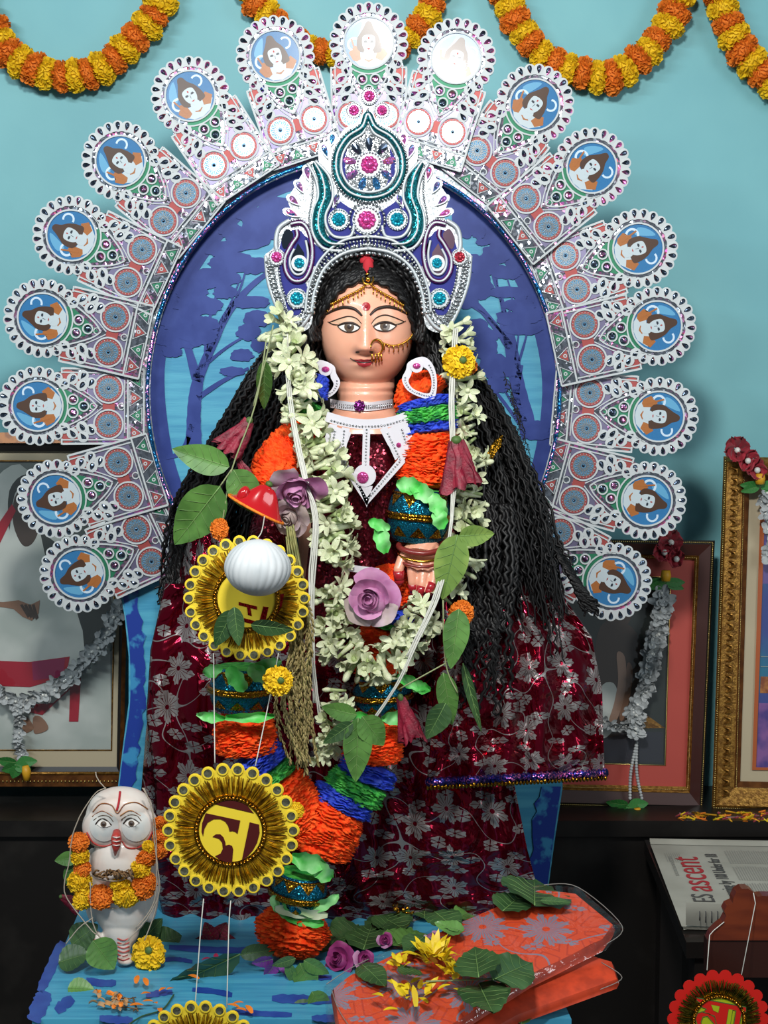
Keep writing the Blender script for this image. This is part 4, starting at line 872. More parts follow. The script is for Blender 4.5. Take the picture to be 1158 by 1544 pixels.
# ------------------------------------------------------------ rainbow crepe garland with glitter drums
m_cor = mat('orange_crepe', '#ff4310', .7, col2='#ff6120', ns=90, bump=.6, bs=500, spec=.2); m_cbl = mat('blue_crepe', '#1a3cae', .6, col2='#2746d8', ns=90, bump=.5, bs=500); m_cgr = mat('green_crepe', '#1e8f3a', .6, col2='#4fc04a', ns=90, bump=.5, bs=500)
m_lf = mat('green_paper_leaf', '#4fbf4f', .5, col2='#8fd68a', ns=30); m_lfw = mat('white_paper_leaf', '#b9c6a4', .5)
m_bg = glitter('blue_glitter', '#1b86a8', 800, .2, .8, tilt=.7, vary=.7)
crepe = thing('rainbow_garland', 'thick orange, blue and green crepe garland with glitter drums hanging round the statue', 'garland', P(553, 1000, -.08))
def ruffle(pts, m, name, wl=6.5, rough=.16, nth=72):
    """(px,py,y,r) path; a gathered crepe tube with wavy irregular pleats"""
    c = cat(pts, 10); q = [P(*p[:3]) for p in c]; L = path_len(q); rr = [p[3]*sc(*p[:3]) for p in c]; tot = L[-1]; ns = int(tot/.0011); sd = R.random()*50
    b = MB(); vs = []; fs = []
    X = Vector((1, 0, 0)); k = 0
    for j in range(ns+1):
        d = tot*j/ns
        while k < len(L)-2 and L[k+1] < d: k += 1
        f = (d-L[k])/max(L[k+1]-L[k], 1e-9); p = q[k].lerp(q[k+1], f); r0 = rr[k]+(rr[k+1]-rr[k])*f; t = (q[min(k+2, len(q)-1)]-q[max(k-1, 0)]).normalized()
        y_ = Vector((0, -1, 0))-t*t.dot(Vector((0, -1, 0))); y_.normalize(); x_ = t.cross(y_)
        e = min(1, min(j, ns-j)/(ns*.09+2)); e = math.sqrt(1-(1-e)**2)
        for i in range(nth):
            a = TAU*i/nth; dr = Vector((cos(a)*2.6, sin(a)*2.6, d*36+sd))
            ph = (d*1000/(wl*.85))+2.3*noise.noise(dr)+1.3*noise.noise(dr*2.9)
            tri = 1-abs(2*(ph-math.floor(ph))-1); r = r0*e*(1-rough*.8+rough*2.0*(tri-.3)+.08*noise.noise(dr*1.7+Vector((9, 0, 0))))
            off = t*(.0022*noise.noise(dr*2.1+Vector((0, 7, 0))))
            vs.append(p+off+(x_*cos(a)+y_*sin(a)*.8)*r)
    for j in range(ns):
        for i in range(nth): i2 = (i+1) % nth; fs.append((j*nth+i, j*nth+i2, (j+1)*nth+i2, (j+1)*nth+i))
    fs.append(tuple(range(nth))[::-1]); fs.append(tuple(ns*nth+i for i in range(nth)))
    b.add(vs, fs, m); return b.build(name, crepe)
def drum(a, c, r, y, name='glitter_drum'):
    p0, p1 = P(a[0], a[1], y), P(c[0], c[1], y); ax = (p1-p0); H_ = ax.length; q = ax.to_track_quat('Z', 'Y').to_matrix().to_4x4(); s = r*sc(a[0], a[1], y); M = Matrix.Translation(p0) @ q; b = MB()
    def pr(v): return s*(.78+.24*sin(PI*v)**.7)
    b.surf(lambda u, v: Vector((pr(v)*cos(TAU*u), pr(v)*sin(TAU*u), H_*v)), 40, 14, m_bg, M, True)
    for v in (.47, .53): b.tube([(pr(v)*1.03*cos(TAU*i/40), pr(v)*1.03*sin(TAU*i/40), H_*v) for i in range(40)], .0034, m_gglit, 6, True, M)
    b.tube([(pr(.93)*1.02*cos(TAU*i/40), pr(.93)*1.02*sin(TAU*i/40), H_*.93) for i in range(40)], .0022, m_gglit, 6, True, M)
    for row, dirn in ((.68, 1), (.12, 1)):
        for i in range(9):
            a0 = TAU*(i+(.5 if row < .5 else 0))/9; w = .30; pts = []
            for (u, v) in ((-w, row), (w, row), (0, row+.2)) if row < .5 else ((-w, row+.22), (w, row+.22), (0, row)): pts.append(Vector((pr(v)*1.035*cos(a0+u), pr(v)*1.035*sin(a0+u), H_*v)))
            md_ = (pts[0]+pts[1])/2; md_ = md_*(pts[0].xy.length/max(md_.xy.length, 1e-6)); md_.z = pts[0].z; b.add([pts[0], md_, pts[1], pts[2]], [(0, 1, 3), (1, 2, 3)], m_gglit, M)
    b.add([(0, 0, 0)]+[(pr(0)*cos(TAU*i/24), pr(0)*sin(TAU*i/24), 0) for i in range(24)], [(0, 1+i, 1+(i+1) % 24) for i in range(24)], m_cgr, M); b.add([(0, 0, H_)]+[(pr(1)*cos(TAU*i/24), pr(1)*sin(TAU*i/24), H_) for i in range(24)], [(0, 1+i, 1+(i+1) % 24) for i in range(24)], m_cgr, M)
    return b.build(name, crepe)
def paper_leaf(px, py, y, L, w, ang, m=m_lf, curl=.25, lab=None, par=crepe):
    M = PM(px, py, y, ang); b = MB(); sd = U(0, 9)
    b.surf(lambda u, v: Vector((L*v, w*(u-.5)*2*(sin(PI*min(1, v*.9+.06))**.6)*(1+.12*sin(v*17+sd)), 6*sin(PI*v)+L*curl*(u-.5)**2*2+3*sin(v*8+u*3+sd))), 6, 12, m, M); return b.build('paper_leaf', par, label=lab)
CPY = -.035
# strand over the right shoulder down to the open hand
ruffle([(618, 572, .03, 20), (630, 590, .01, 38), (640, 605, 0, 44)], m_cor, 'orange_ruffle'); ruffle([(640, 600, -.008, 40), (644, 618, -.01, 46)], m_cbl, 'blue_ruffle'); ruffle([(643, 612, -.01, 42), (646, 640, -.012, 45)], m_cgr, 'green_ruffle')
ruffle([(645, 632, -.008, 42), (648, 655, -.01, 45)], m_cbl, 'blue_ruffle'); ruffle([(644, 648, -.008, 42), (645, 690, -.01, 46), (640, 735, -.012, 42)], m_cor, 'orange_ruffle', 7)
drum((628, 816), (634, 738), 46, -.03)
for x, y, L, w, a in ((598, 728, 40, 13, -10), (620, 730, 42, 13, -35), (650, 745, 40, 13, -60), (660, 765, 34, 12, -80), (570, 790, 46, 12, -75), (556, 785, 34, 9, -20)): paper_leaf(x, y, -.075, L, w, a)
ruffle([(585, 850, .0, 22), (588, 890, -.01, 30), (590, 920, -.02, 34)], m_cor, 'orange_ruffle'); ruffle([(590, 918, -.02, 34), (588, 940, -.02, 36)], m_cbl, 'blue_ruffle'); ruffle([(590, 935, -.02, 34), (585, 950, -.02, 34)], m_cgr, 'green_ruffle')
ruffle([(582, 948, -.02, 34), (570, 985, -.02, 38), (572, 1020, -.02, 36)], m_cor, 'orange_ruffle')
drum((577, 1074), (575, 1020), 44, -.035)
for x, y, L, w, a in ((600, 1018, 46, 10, -25), (560, 1082, 52, 10, 175), (575, 1082, 50, 11, 5), (615, 1030, 36, 9, -15), (540, 1078, 30, 8, 195)): paper_leaf(x, y, -.08, L, w, a)
ruffle([(566, 1082, -.03, 40), (562, 1115, -.035, 44), (562, 1155, -.04, 42)], m_cor, 'orange_ruffle'); ruffle([(560, 1150, -.04, 42), (548, 1180, -.045, 44)], m_cbl, 'blue_ruffle'); ruffle([(545, 1172, -.05, 42), (528, 1202, -.05, 46)], m_cgr, 'green_ruffle', 7)
ruffle([(524, 1192, -.05, 44), (510, 1222, -.055, 48)], m_cbl, 'blue_ruffle'); ruffle([(512, 1212, -.055, 46), (492, 1245, -.06, 52), (474, 1290, -.065, 50)], m_cor, 'orange_ruffle', 7.5)
drum((446, 1376), (455, 1316), 42, -.085)
for x, y, L, w, a in ((440, 1290, 54, 15, -15), (475, 1300, 36, 14, -45), (420, 1285, 30, 11, 170), (470, 1370, 46, 9, 28), (430, 1378, 60, 9, -12), (410, 1350, 42, 10, -50)): paper_leaf(x, y, -.115, L, w, a)
paper_leaf(415, 1368, -.12, 80, 9, -8, m_lfw, .1, 'pale whitish paper leaf')
ruffle([(448, 1372, -.085, 40), (441, 1405, -.09, 56), (437, 1440, -.09, 34)], m_cor, 'orange_ruffle', 7)
# strand over the left shoulder
ruffle([(482, 565, .03, 16), (470, 600, .02, 24)], m_cbl, 'blue_ruffle'); ruffle([(475, 608, .02, 20), (460, 635, .02, 24)], m_cgr, 'green_ruffle'); ruffle([(470, 632, .02, 22), (440, 670, .02, 32), (418, 700, .0, 34), (405, 740, -.01, 34)], m_cor, 'orange_ruffle')
drum((362, 1070), (364, 1005), 46, -.09)
for x, y, L, w, a in ((335, 1005, 30, 10, 200), (345, 1005, 44, 13, -55), (375, 1005, 40, 13, -30), (340, 1082, 44, 8, 172), (340, 1080, 76, 8, 2), (385, 1004, 40, 10, 10)): paper_leaf(x, y, -.135, L, w, a)
ruffle([(372, 1070, -.09, 34), (370, 1100, -.09, 45), (372, 1140, -.09, 44)], m_cor, 'orange_ruffle', 7.5); ruffle([(378, 1134, -.085, 42), (400, 1165, -.085, 40)], m_cbl, 'blue_ruffle'); ruffle([(400, 1160, -.08, 38), (415, 1182, -.08, 38)], m_cgr, 'green_ruffle')
ruffle([(415, 1175, -.075, 38), (440, 1210, -.07, 42), (462, 1250, -.065, 44)], m_cor, 'orange_ruffle'); ruffle([(475, 1190, -.045, 26), (468, 1230, -.05, 30)], m_cor, 'orange_ruffle')

# ------------------------------------------------------------ tuberose garland
m_tub = mat('tuberose_white', '#dadcc0', .5, col2='#bcc79a', ns=60, sub=.05); m_tubg = mat('tuberose_green_base', '#9fb078', .5)
def tuberose(kind, seed):
    r = random.Random(seed); b = MB(); cv = r.uniform(-.15, .15)
    b.tube([(0, 0, 0), (cv*.3, 0, .3), (cv, 0, .68)], [.05, .062, .085], m_tubg if seed % 4 == 0 else m_tub, 7)
    if kind == 0: b.ell((cv*1.1, 0, .80), (.11, .10, .20), m_tub, 7, 5)
    else:
        n = 6
        for i in range(n):
            a = TAU*i/n+r.uniform(-.2, .2); op = (.45 if kind == 1 else 1.0)*r.uniform(.7, 1.2)
            def pf(u, v): w = .095*sin(PI*min(1, v*.85+.12))**.7*(u-.5)*2; rr = .07+v*.34*op; return Vector((cv+rr*cos(a)-w*sin(a), rr*sin(a)+w*cos(a), .66+v*(.36-.22*op*v)+.03*(1-4*(u-.5)**2)*-1))
            b.surf(pf, 2, 4, m_tub)
    return b.mesh('tuberose')
TUB = [tuberose(0, 1), tuberose(0, 4), tuberose(1, 2), tuberose(1, 8), tuberose(2, 3), tuberose(2, 5), tuberose(1, 6)]
tub = thing('tuberose_garland', 'long white tuberose garland looped from the crown ends down over the chest', 'garland', P(553, 900, -.1))
def tuber_run(pts, n, L, sideways=None):
    """(px,py,y) path; blossoms radiate towards the viewer side in bunches"""
    c = cat(pts, 8); q = [P(*p) for p in c]; Ls = path_len(q); s = .001
    for k in range(n):
        d = Ls[-1]*(k+.5)/n; p, t = at_len(q, Ls, d); ang = U(-PI*.62, PI*.62); vw = Vector((0, -1, 0)); vw = (vw-t*t.dot(vw)).normalized(); sd = t.cross(vw)
        dr = (vw*cos(ang)+sd*sin(ang)+t*U(-.35, .45)).normalized(); l = L*s*U(.8, 1.15)
        M = Matrix.Translation(p-dr*l*.25+t*U(-.006, .006)) @ dr.to_track_quat('Z', 'Y').to_matrix().to_4x4() @ Matrix.Rotation(U(0, 6), 4, 'Z') @ Matrix.Scale(l, 4)
        inst(TUB[R.randrange(7)], 'tuberose', M, tub)
tuber_run([(424, 488, .03), (436, 520, .015), (443, 560, .0), (458, 610, -.01), (470, 660, -.02), (492, 710, -.045), (500, 760, -.05), (506, 815, -.055), (502, 850, -.06)], 108, 52)
tuber_run([(500, 880, -.06), (503, 930, -.075), (512, 975, -.085), (535, 1000, -.09), (570, 1000, -.09), (605, 978, -.085), (632, 945, -.08), (650, 915, -.075)], 80, 48)
tuber_run([(684, 492, .03), (692, 540, .02), (703, 590, .01), (707, 640, 0), (712, 690, -.005), (716, 740, -.01), (708, 790, -.02), (698, 850, -.045), (672, 905, -.07)], 84, 44)
tuber_run([(512, 1045, -.10), (505, 1080, -.105), (492, 1115, -.11), (480, 1140, -.11)], 26, 40)
thr = [[(432, 500, -.0), (440, 610, -.035), (462, 720, -.085), (474, 790, -.10), (468, 870, -.10), (472, 990, -.11), (482, 1080, -.11)], [(430, 500, 0), (437, 610, -.035), (458, 720, -.085), (478, 780, -.10), (472, 900, -.10), (474, 1060, -.11)],
       [(686, 495, .0), (679, 600, -.04), (682, 700, -.06), (680, 790, -.08), (664, 890, -.11), (628, 970, -.125), (600, 1030, -.13), (560, 1090, -.12)], [(689, 495, 0), (683, 600, -.04), (686, 720, -.06), (676, 820, -.09), (655, 900, -.11), (615, 990, -.125)]]
m_white_thr = mat('white_thread', '#c9c9c0', .8)
for t_ in thr:
    for o in (-1.6, 1.2): b = MB(); b.tube([P(x+o+.8*noise.noise(Vector((y*.05, o, 0))), y, d) for x, y, d in cat(t_, 8)], .0012, m_white_thr, 5); b.build('thread', tub)

# ------------------------------------------------------------ leaves and flowers
m_leaf = mat('bel_leaf', '#5d8a42', .4, col2='#476f33', ns=25, spec=.5, coat=.1); m_leafd = mat('dark_leaf', '#3c5c33', .42, col2='#2c4a28', ns=25, coat=.1); m_leafp = mat('pale_leaf', '#8ba653', .42, col2='#6f8e44', ns=25); m_vein = mat('leaf_vein', '#6f9152', .5); m_stem = mat('leaf_stem', '#8b9468', .6)
def leaf(b, M, L, w, m, fold=.25, droop=.1, wav_=0., seed=0, holes=False):
    def f(u, v):
        x = L*v; prof = sin(PI*v**.8)**.75*(1-.25*v) if 0 < v < 1 else 0
        q = (u-.5)*2; y = w/2*prof*1.25*q; z = -abs(q)*-w*fold*prof*.5-L*droop*v*v+wav_*w*.2*sin(v*11+q*2+seed)*abs(q)+w*.03*sin(v*40)*abs(q)
        return Vector((x, y, z))
    b.surf(f, 8, 16, m, M)
    b.tube([f(.5, v/8)+Vector((0, 0, w*.012)) for v in range(9)], [L*.010*(1-.8*v/8) for v in range(9)], m_vein, 4, False, M)
    for k in range(1, 6):
        v0 = k/7
        for sd in (0, 1):
            pts = [f(.5+(sd-.5)*t*.9, min(1, v0+t*.13))+Vector((0, 0, w*.008)) for t in (0, .35, .7, 1)]; b.tube(pts, L*.0032, m_vein, 3, False, M)
def leafpart(par, px, py, y, L, w, ang, m=m_leaf, tx=0, ty=0, name='leaflet', **k):
    b = MB(); leaf(b, PM(px, py, y, ang, tx, ty), L, w, m, **k); return b.build(name, par)
def sprig(label, px, py, y, leaves, stems=(), m=m_leaf, group=None):
    t = thing('leaf_sprig', label, 'leaf', P(px, py, y), group)
    for i, l in enumerate(leaves):
        x, yy, L, w, a = l[:5]; kw = l[5] if len(l) > 5 else {}; mm = kw.pop('m', m); tx = kw.pop('tx', U(-15, 15)); leafpart(t, x, yy, y-.002*i, L, w, a, mm, tx, kw.pop('ty', U(-8, 8)), seed=i, **kw)
    for st in stems:
        b = MB(); b.tube([P(x, yy, y+.001) for x, yy in cat(st, 5)], .0012, m_stem, 5); b.build('stem', t)
    return t
sprig('large three-part green leaf sprig hanging left of the pink rose over the black hair', 350, 707, -.09, [(346, 704, 92, 40, 163), (332, 733, 118, 62, 233, dict(droop=.05)), (352, 708, 78, 44, -62)], [[(402, 510), (385, 610), (350, 707), (335, 790)], [(350, 707), (332, 733)]])
sprig('narrow green leaf hanging on thread beside the left end of the tuberoses', 398, 540, -.02, [(399, 543, 92, 22, -92, dict(ty=30))], [[(412, 490), (400, 545), (382, 612)]])
sprig('pair of pale green leaves over the lower right tuberose strand', 708, 800, -.115, [(690, 806, 105, 46, -103, dict(m=m_leafp)), (692, 808, 54, 30, 2, dict(m=m_leafp))])
sprig('broad smooth leaf below the orange marigold right of the flower loop', 690, 915, -.12, [(692, 918, 92, 36, -98)], [[(672, 1000), (600, 1040)], [(668, 905), (672, 1000), (690, 1045)]])
sprig('curled green leaf pair hanging over the maroon cape near the loop', 668, 1010, -.12, [(668, 1014, 88, 30, -78), (672, 1060, 62, 34, -118, dict(m=m_leafd))])
sprig('thin dark curved leaf lying on the maroon foil right of the hanging leaves', 700, 1030, -.07, [(698, 1000, 110, 14, -75, dict(m=m_leafd))])
sprig('green leaf sprig spreading below the tuberose tassel over the blue ruffle', 540, 1080, -.145, [(538, 1078, 56, 26, 170), (540, 1082, 100, 40, -92, dict(m=m_leaf)), (546, 1080, 58, 38, -55), (532, 1090, 55, 22, 215, dict(m=m_leafd))])
sprig('three dark leaves on the upper gold badge below the white ball', 350, 918, -.275, [(352, 920, 66, 28, -118, dict(m=m_leafd, tx=5)), (353, 915, 60, 24, -83, dict(m=m_leafd, tx=5)), (378, 942, 66, 26, -6, dict(m=m_leafd, tx=25, droop=.02))])
sprig('green leaf with thin stem behind the owl figurine at the left', 110, 1290, -.03, [(112, 1298, 66, 40, -80), (116, 1292, 34, 20, 190)])
gseat = None
def seat_leaf(label, px, py, L, w, ang, m=m_leaf, z=.004, tilt=12, name='leaf', roll=0, group=None):
    """leaf lying on the seat; angle as seen from above (0 = to the right, 90 = away)"""
    p = G(px, py, SEAT+z); M = Matrix.Translation(p) @ Matrix.Rotation(rad(ang), 4, 'Z') @ Matrix.Rotation(rad(-tilt), 4, 'Y') @ Matrix.Rotation(rad(roll), 4, 'X') @ Matrix.Scale(.001, 4)
    b = MB(); leaf(b, M, L, w, m, fold=.2, droop=.12); return b.build('leaf', None, label, 'leaf', group)
def stand_leaf(label, px, py, y, L, w, ang, m=m_leaf, tx=-20, ty=0, **k):
    b = MB(); leaf(b, PM(px, py, y, ang, tx, ty), L, w, m, **k); return b.build('leaf', None, label, 'leaf')
stand_leaf('broad upright leaf standing in front of the owl feet', 140, 1418, -.155, 56, 44, -55, m_leaf, -20)
stand_leaf('dark leaf lying left of the owl feet on the blue seat', 88, 1452, -.13, 52, 40, 20, m_leafd, -50)
stand_leaf('green leaf behind the owl left foot', 108, 1425, -.11, 50, 40, 40, m_leafd, -30)
stand_leaf('small pale leaf on the seat edge below the owl', 102, 1490, -.20, 40, 30, 0, m_leaf, -55)
stand_leaf('dark leaf behind the owl right side above the yellow flower', 205, 1430, -.03, 60, 34, 50, m_leafd, -20)
stand_leaf('pointed dark leaf right of the owl tail', 232, 1425, -.02, 44, 40, 20, m_leafd, -30)
stand_leaf('long dark leaf lying across the blue seat above the lowest gold badge', 362, 1438, -.16, 140, 52, 206, m_leafd, -35, droop=.02)
stand_leaf('thin dark green leaf by the orange crepe ball at seat level', 362, 1440, -.12, 60, 22, 10, m_leafd, -30)
# bright leaf cluster under the orange ball
sprig('bright green three-leaf cluster under the orange crepe ball', 455, 1450, -.165, [(452, 1452, 56, 34, -68), (458, 1448, 44, 22, -30), (434, 1450, 44, 16, -75), (446, 1445, 40, 14, 200, dict(m=m_leafd))])
stand_leaf('dark leaf pair front at the bottom edge by the plastic packet', 436, 1524, -.25, 60, 34, -6, m_leafd, -40); stand_leaf('green leaf poking up at the bottom edge left of the packet', 470, 1495, -.24, 50, 30, -60, m_leaf, -20)

# roses
m_rose = mat('faded_pink_rose', '#c48bb0', .6, col2='#b1709c', ns=40, sub=.08); m_rose2 = mat('rose_outer_petal', '#c4adb8', .6, col2='#ab9a94', ns=30); m_magr = mat('magenta_rose', '#a03a7c', .55, col2='#8a2c68', ns=40); m_orch = mat('purple_petal', '#8b3f9c', .5, col2='#6f2f86', ns=40)
def rose(label, px, py, y, r, ang=0, tx=0, ty=0, m=m_rose, mo=m_rose2, cate='flower'):
    t = thing('rose', label, cate, P(px, py, y)); M = PM(px, py, y, ang, tx, ty)
    b = MB(); b.ell((0, -r*.1, 0), (r*.42, r*.5, r*.4), m, 12, 8, M); b.surf(lambda u, v: Vector((r*(.10+.20*u)*cos(u*14), r*(.10+.20*u)*sin(u*14), r*(.30+.32*v-.15*u))), 70, 3, m, M); b.build('heart', t)
    for k in range(11):
        ring = 0 if k < 3 else (1 if k < 7 else 2); a0 = k*2.399+.5; R0 = r*(.34, .52, .62)[ring]; hgt = r*(.75, .62, .42)[ring]; w = (1.25, 1.1, .95)[ring]; op = (.05, .32, .75)[ring]; sd = U(0, 9)
        def pf(u, v):
            q = (u-.5)*2; a = a0+q*w*(1-.25*v*v); rr = R0*(.35+.65*sin(min(1, v*1.25)*PI/2))+r*op*v*v*.62*(1-.25*abs(q)); z = hgt*v*(1-.15*q*q)-(.22*r*op*v**3)-r*.18+r*.05*sin(q*5+sd)*v
            return Vector((rr*cos(a), rr*sin(a), z))
        b = MB(); b.surf(pf, 10, 7, mo if ring == 2 and k % 2 else m, M); b.build('petal', t)
    b = MB(); b.tube([(0, 0, -r*.1), (r*.1, 0, -r*.6)], [r*.2, r*.1], m_grn, 8, False, M); b.build('calyx', t); return t
rose('faded lilac rose at the centre of the tuberose loop', 560, 902, -.115, 44, 40, -10, -8)
rose('drooping lilac-pink rose with limp petals beside the left tuberose strand', 448, 735, -.085, 44, -60, 25, 35)
rose('lilac rose petals below, pale rose under the drooping pink one', 438, 778, -.075, 32, -30, 30, -10, m_rose2, m_rose2)
rose('magenta rose lying on the seat left of the orange packet', 512, 1447, -.12, 26, 60, -40, 10, m_magr, m_magr); rose('small magenta rosebud right of the magenta rose', 548, 1447, -.13, 17, -20, -40, 10, m_magr, m_rose)
rose('pale pink bud among the leaves in front of the sari hem', 652, 1418, -.06, 15, 0, -30, 0, m_rose, m_rose2); rose('small pink bud between dark leaves on the seat', 580, 1417, -.06, 12, 0, -20, 0, m_magr, m_rose); rose('withered pink flower with pale stamens on the packet', 695, 1412, -.08, 20, 70, -30, 10, m_rose2, m_rose)
# purple orchid-like petals under the ball
t = thing('purple_flower', 'purple petals peeping out left under the orange crepe ball', 'flower', P(405, 1452, -.13))
for x, yy, L, w, a in ((412, 1446, 34, 20, 195), (416, 1452, 30, 20, 235), (420, 1450, 32, 16, -40)): leafpart(t, x, yy, -.145, L, w, a, m_orch, -20, 0, 'petal')
# folded hibiscus
m_hib = mat('dark_red_hibiscus', '#8c1430', .55, col2='#640c22', ns=60, bump=.5, bs=300)
def hibiscus(label, px, py, y, L, w, ang):
    t = thing('hibiscus', label, 'flower', P(px, py, y)); M = PM(px, py, y, ang)
    for k in range(5):
        a0 = TAU*k/5; sd = U(0, 9)
        def pf(u, v): a = a0+(u-.5)*1.9; nn = noise.noise(Vector((u*4+sd, v*3, sd))); rr = w*(.13+.30*v**.8)*(1+.30*sin(u*12+sd)*v+.5*nn*v); return Vector((L*v*(1-.16*abs(sin(u*5+sd))+.12*nn), rr*cos(a)+w*.12*nn, rr*sin(a)*.55))
        b = MB(); b.surf(pf, 14, 8, m_hib, M); b.build('petal', t)
    b = MB(); b.ell((0, 0, 0), (L*.10, w*.13, w*.13), m_grn, 8, 6, M); b.build('calyx', t)
hibiscus('folded dark red hibiscus hanging over the black hair above the leaf sprig', 376, 634, -.06, 62, 46, -128)
hibiscus('folded red hibiscus hanging on the right tuberose strand', 688, 664, -.06, 78, 66, -82); hibiscus('folded red hibiscus beside the lower right ruffles', 604, 1052, -.11, 72, 38, -75)
hibiscus('wilted thin red petal tube under the left hibiscus', 358, 690, -.05, 34, 18, -65) 
# shiny red plastic capsicum-like bell
m_plr = mat('glossy_red_plastic', '#b3141c', .15, coat=.8); t = thing('red_plastic_flower', 'glossy red plastic bell flower with orange rim above the upper gold badge', 'ornament', P(395, 765, -.10))
M = PM(398, 745, -.11, -28, 0, 0)
def bell(u, v): a = TAU*u; r = 8+24*v**.7+(8*v**4); lob = 1+.16*cos(3*a)*(1-v); return Vector((r*lob*cos(a)*1.15, 12-38*v, r*lob*sin(a)*.7))
b = MB(); b.surf(bell, 40, 14, m_plr, M, True); b.ell((0, 9, 0), (9, 6, 7), m_plr, 12, 8, M); b.ell((-27, -14, 10), (9, 14, 9), m_plr, 12, 8, M); b.build('bell', t); b = MB(); b.tube([bell(i/40, 1) for i in range(40)], 2.2, m_org, 6, True, M); b.build('rim', t, label='orange rim'); b = MB(); b.ell((0, 17, 0), (6, 5, 6), m_grn, 10, 6, M); b.build('stem_cap', t)
# single marigold heads
def head_flower(label, px, py, y, r, me, ang=0, cen=True, tx=0, ty=0, sq=1):
    t = thing('marigold', label, 'flower', P(px, py, y)); M = PM(px, py, y, ang, tx, ty) @ Matrix.Diagonal((r, r*sq, r*.8, 1)); inst(me, 'flower_head', M, t)
    if cen: b = MB(); b.ell((.22, .12, .52), (.24, .24, .16), m_grn, 10, 6, M); b.build('calyx', t)
head_flower('yellow marigold head on the right tuberose strand beside the crown', 692, 546, -.03, 25, MY2); head_flower('yellow marigold head hanging under the upper gold badge', 419, 1027, -.255, 23, MY2); head_flower('yellow marigold on the seat right of the owl', 224, 1438, -.12, 26, MY2, 30, True, -20)
head_flower('orange marigold behind the leaves right of the flower loop', 696, 924, -.09, 19, MO2, 20, False); head_flower('small orange marigold tucked above the upper gold badge', 331, 798, -.10, 14, MO2, 0, False, 0, 0, 1.2); head_flower('small orange marigold right behind the yellow one by the crown', 706, 552, -.01, 14, MO, 0, False); head_flower('orange marigold bit at the right edge of the middle gold badge', 446, 1222, -.17, 13, MY, 0, False)
# small yellow-green foil bit in the hair
t = MB(); t.poly([(-14, -20), (-6, 2), (4, 14), (16, 22), (14, 6), (4, -6), (-4, -24)], 0, 3, m_gglit, PM(742, 678, .0, 0, 0, 20)); t.build('foil_scrap', None, 'crumpled gold and green foil scrap in the hair right of the red hibiscus', 'ornament')

# ------------------------------------------------------------ hanging chain of round badges
m_bady = mat('badge_yellow_card', '#e6cb34', .5); m_goldf = mat('gold_fringe', '#e0b024', .3, .7, col2='#b07f14', ns=160, stretch=(1, 1, 1)); m_mar = mat('maroon_card', '#4a1210', .4); m_seq = glitter('mirror_sequin', '#a3a488', 300, .25, .8, tilt=.3, vary=.5); m_redf = glitter('red_foil', '#b0161a', 500, .2, .7, tilt=.4)
m_fdark = mat('fringe_dark_gold', '#6b4a0e', .3, .6); chain = thing('badge_chain', 'vertical chain of three round yellow badges with gold fringe hung on white strings', 'ornament', P(350, 1250, -.25))
def badge(px, py, y, r, letter, ctr=None, ns=26, rimm=m_bady, seq=True, tilt=0, par=chain, inner=m_bady, lettm=m_mar, frm=None):
    M = PM(px, py, y, 0, tilt, 0); b = MB(); pts = []
    for i in range(ns*6):
        a = TAU*i/(ns*6); rr = r*(.90+.10*abs(cos(a*ns/2))**.6); pts.append((rr*cos(a), rr*sin(a)))
    b.poly(pts, -2, 0, rimm, M); root = b.build('badge', par)
    b = MB()
    for i in range(250):
        a = TAU*i/250+U(-.01, .01); r0 = r*.52; r1 = r*U(.76, .83); h = U(1, 4); w = r*.0085; c, s_ = cos(a), sin(a); a2 = a+U(-.05, .05)
        b.add([(r0*c-w*s_, r0*s_+w*c, 2), (r0*c+w*s_, r0*s_-w*c, 2), (r1*cos(a2)+w*s_, r1*sin(a2)-w*c, h), (r1*cos(a2)-w*s_, r1*sin(a2)+w*c, h), ((r0+r1)/2*c, (r0+r1)/2*s_, h+2.5)], [(0, 1, 4), (1, 2, 4), (2, 3, 4), (3, 0, 4)], m_fdark if (i*7+int(3*noise.noise(Vector((i*.3, r, 0)))*3)) % 5 < 1 else (frm or m_goldf), M, False)
    b.build('fringe', root)
    b = MB(); b.ring((0, 0), r*.46, r*.53, 0, 6, m_gglit, 48, M)
    for i in range(60): a = TAU*i/60; b.ell((r*.495*cos(a), r*.495*sin(a), 6.5), r*.022, m_gglit if i % 2 else m_gold, 5, 4, M)
    b.build('gold_ring', root)
    b = MB(); b.disc((0, 0), r*.455, 0, 4, inner, 48, M); b.build('centre_disc', root)
    b = MB()
    for q in letter: b.poly(q, 4, 5, lettm, M)
    if letter: b.build('letter', root, label='letter on the centre disc')
    if seq:
        for i in range(ns):
            a = TAU*(i)/ns; b = MB(); cx_, cy_ = r*.905*cos(a), r*.905*sin(a); b.ring((cx_, cy_), r*.062, r*.082, 0, 2.6, rimm, 14, M); b.add([(cx_, cy_, 1.2)]+[(cx_+r*.064*cos(TAU*k/12), cy_+r*.064*sin(TAU*k/12), 2.4) for k in range(12)], [(0, 1+k, 1+(k+1) % 12) for k in range(12)], m_seq, M); b.build('sequin', root)
    return root
def zl(pts, zx, zy, k, s=1.): return [((x-zx)/k*s, -(y-zy)/k*s) for x, y in pts]
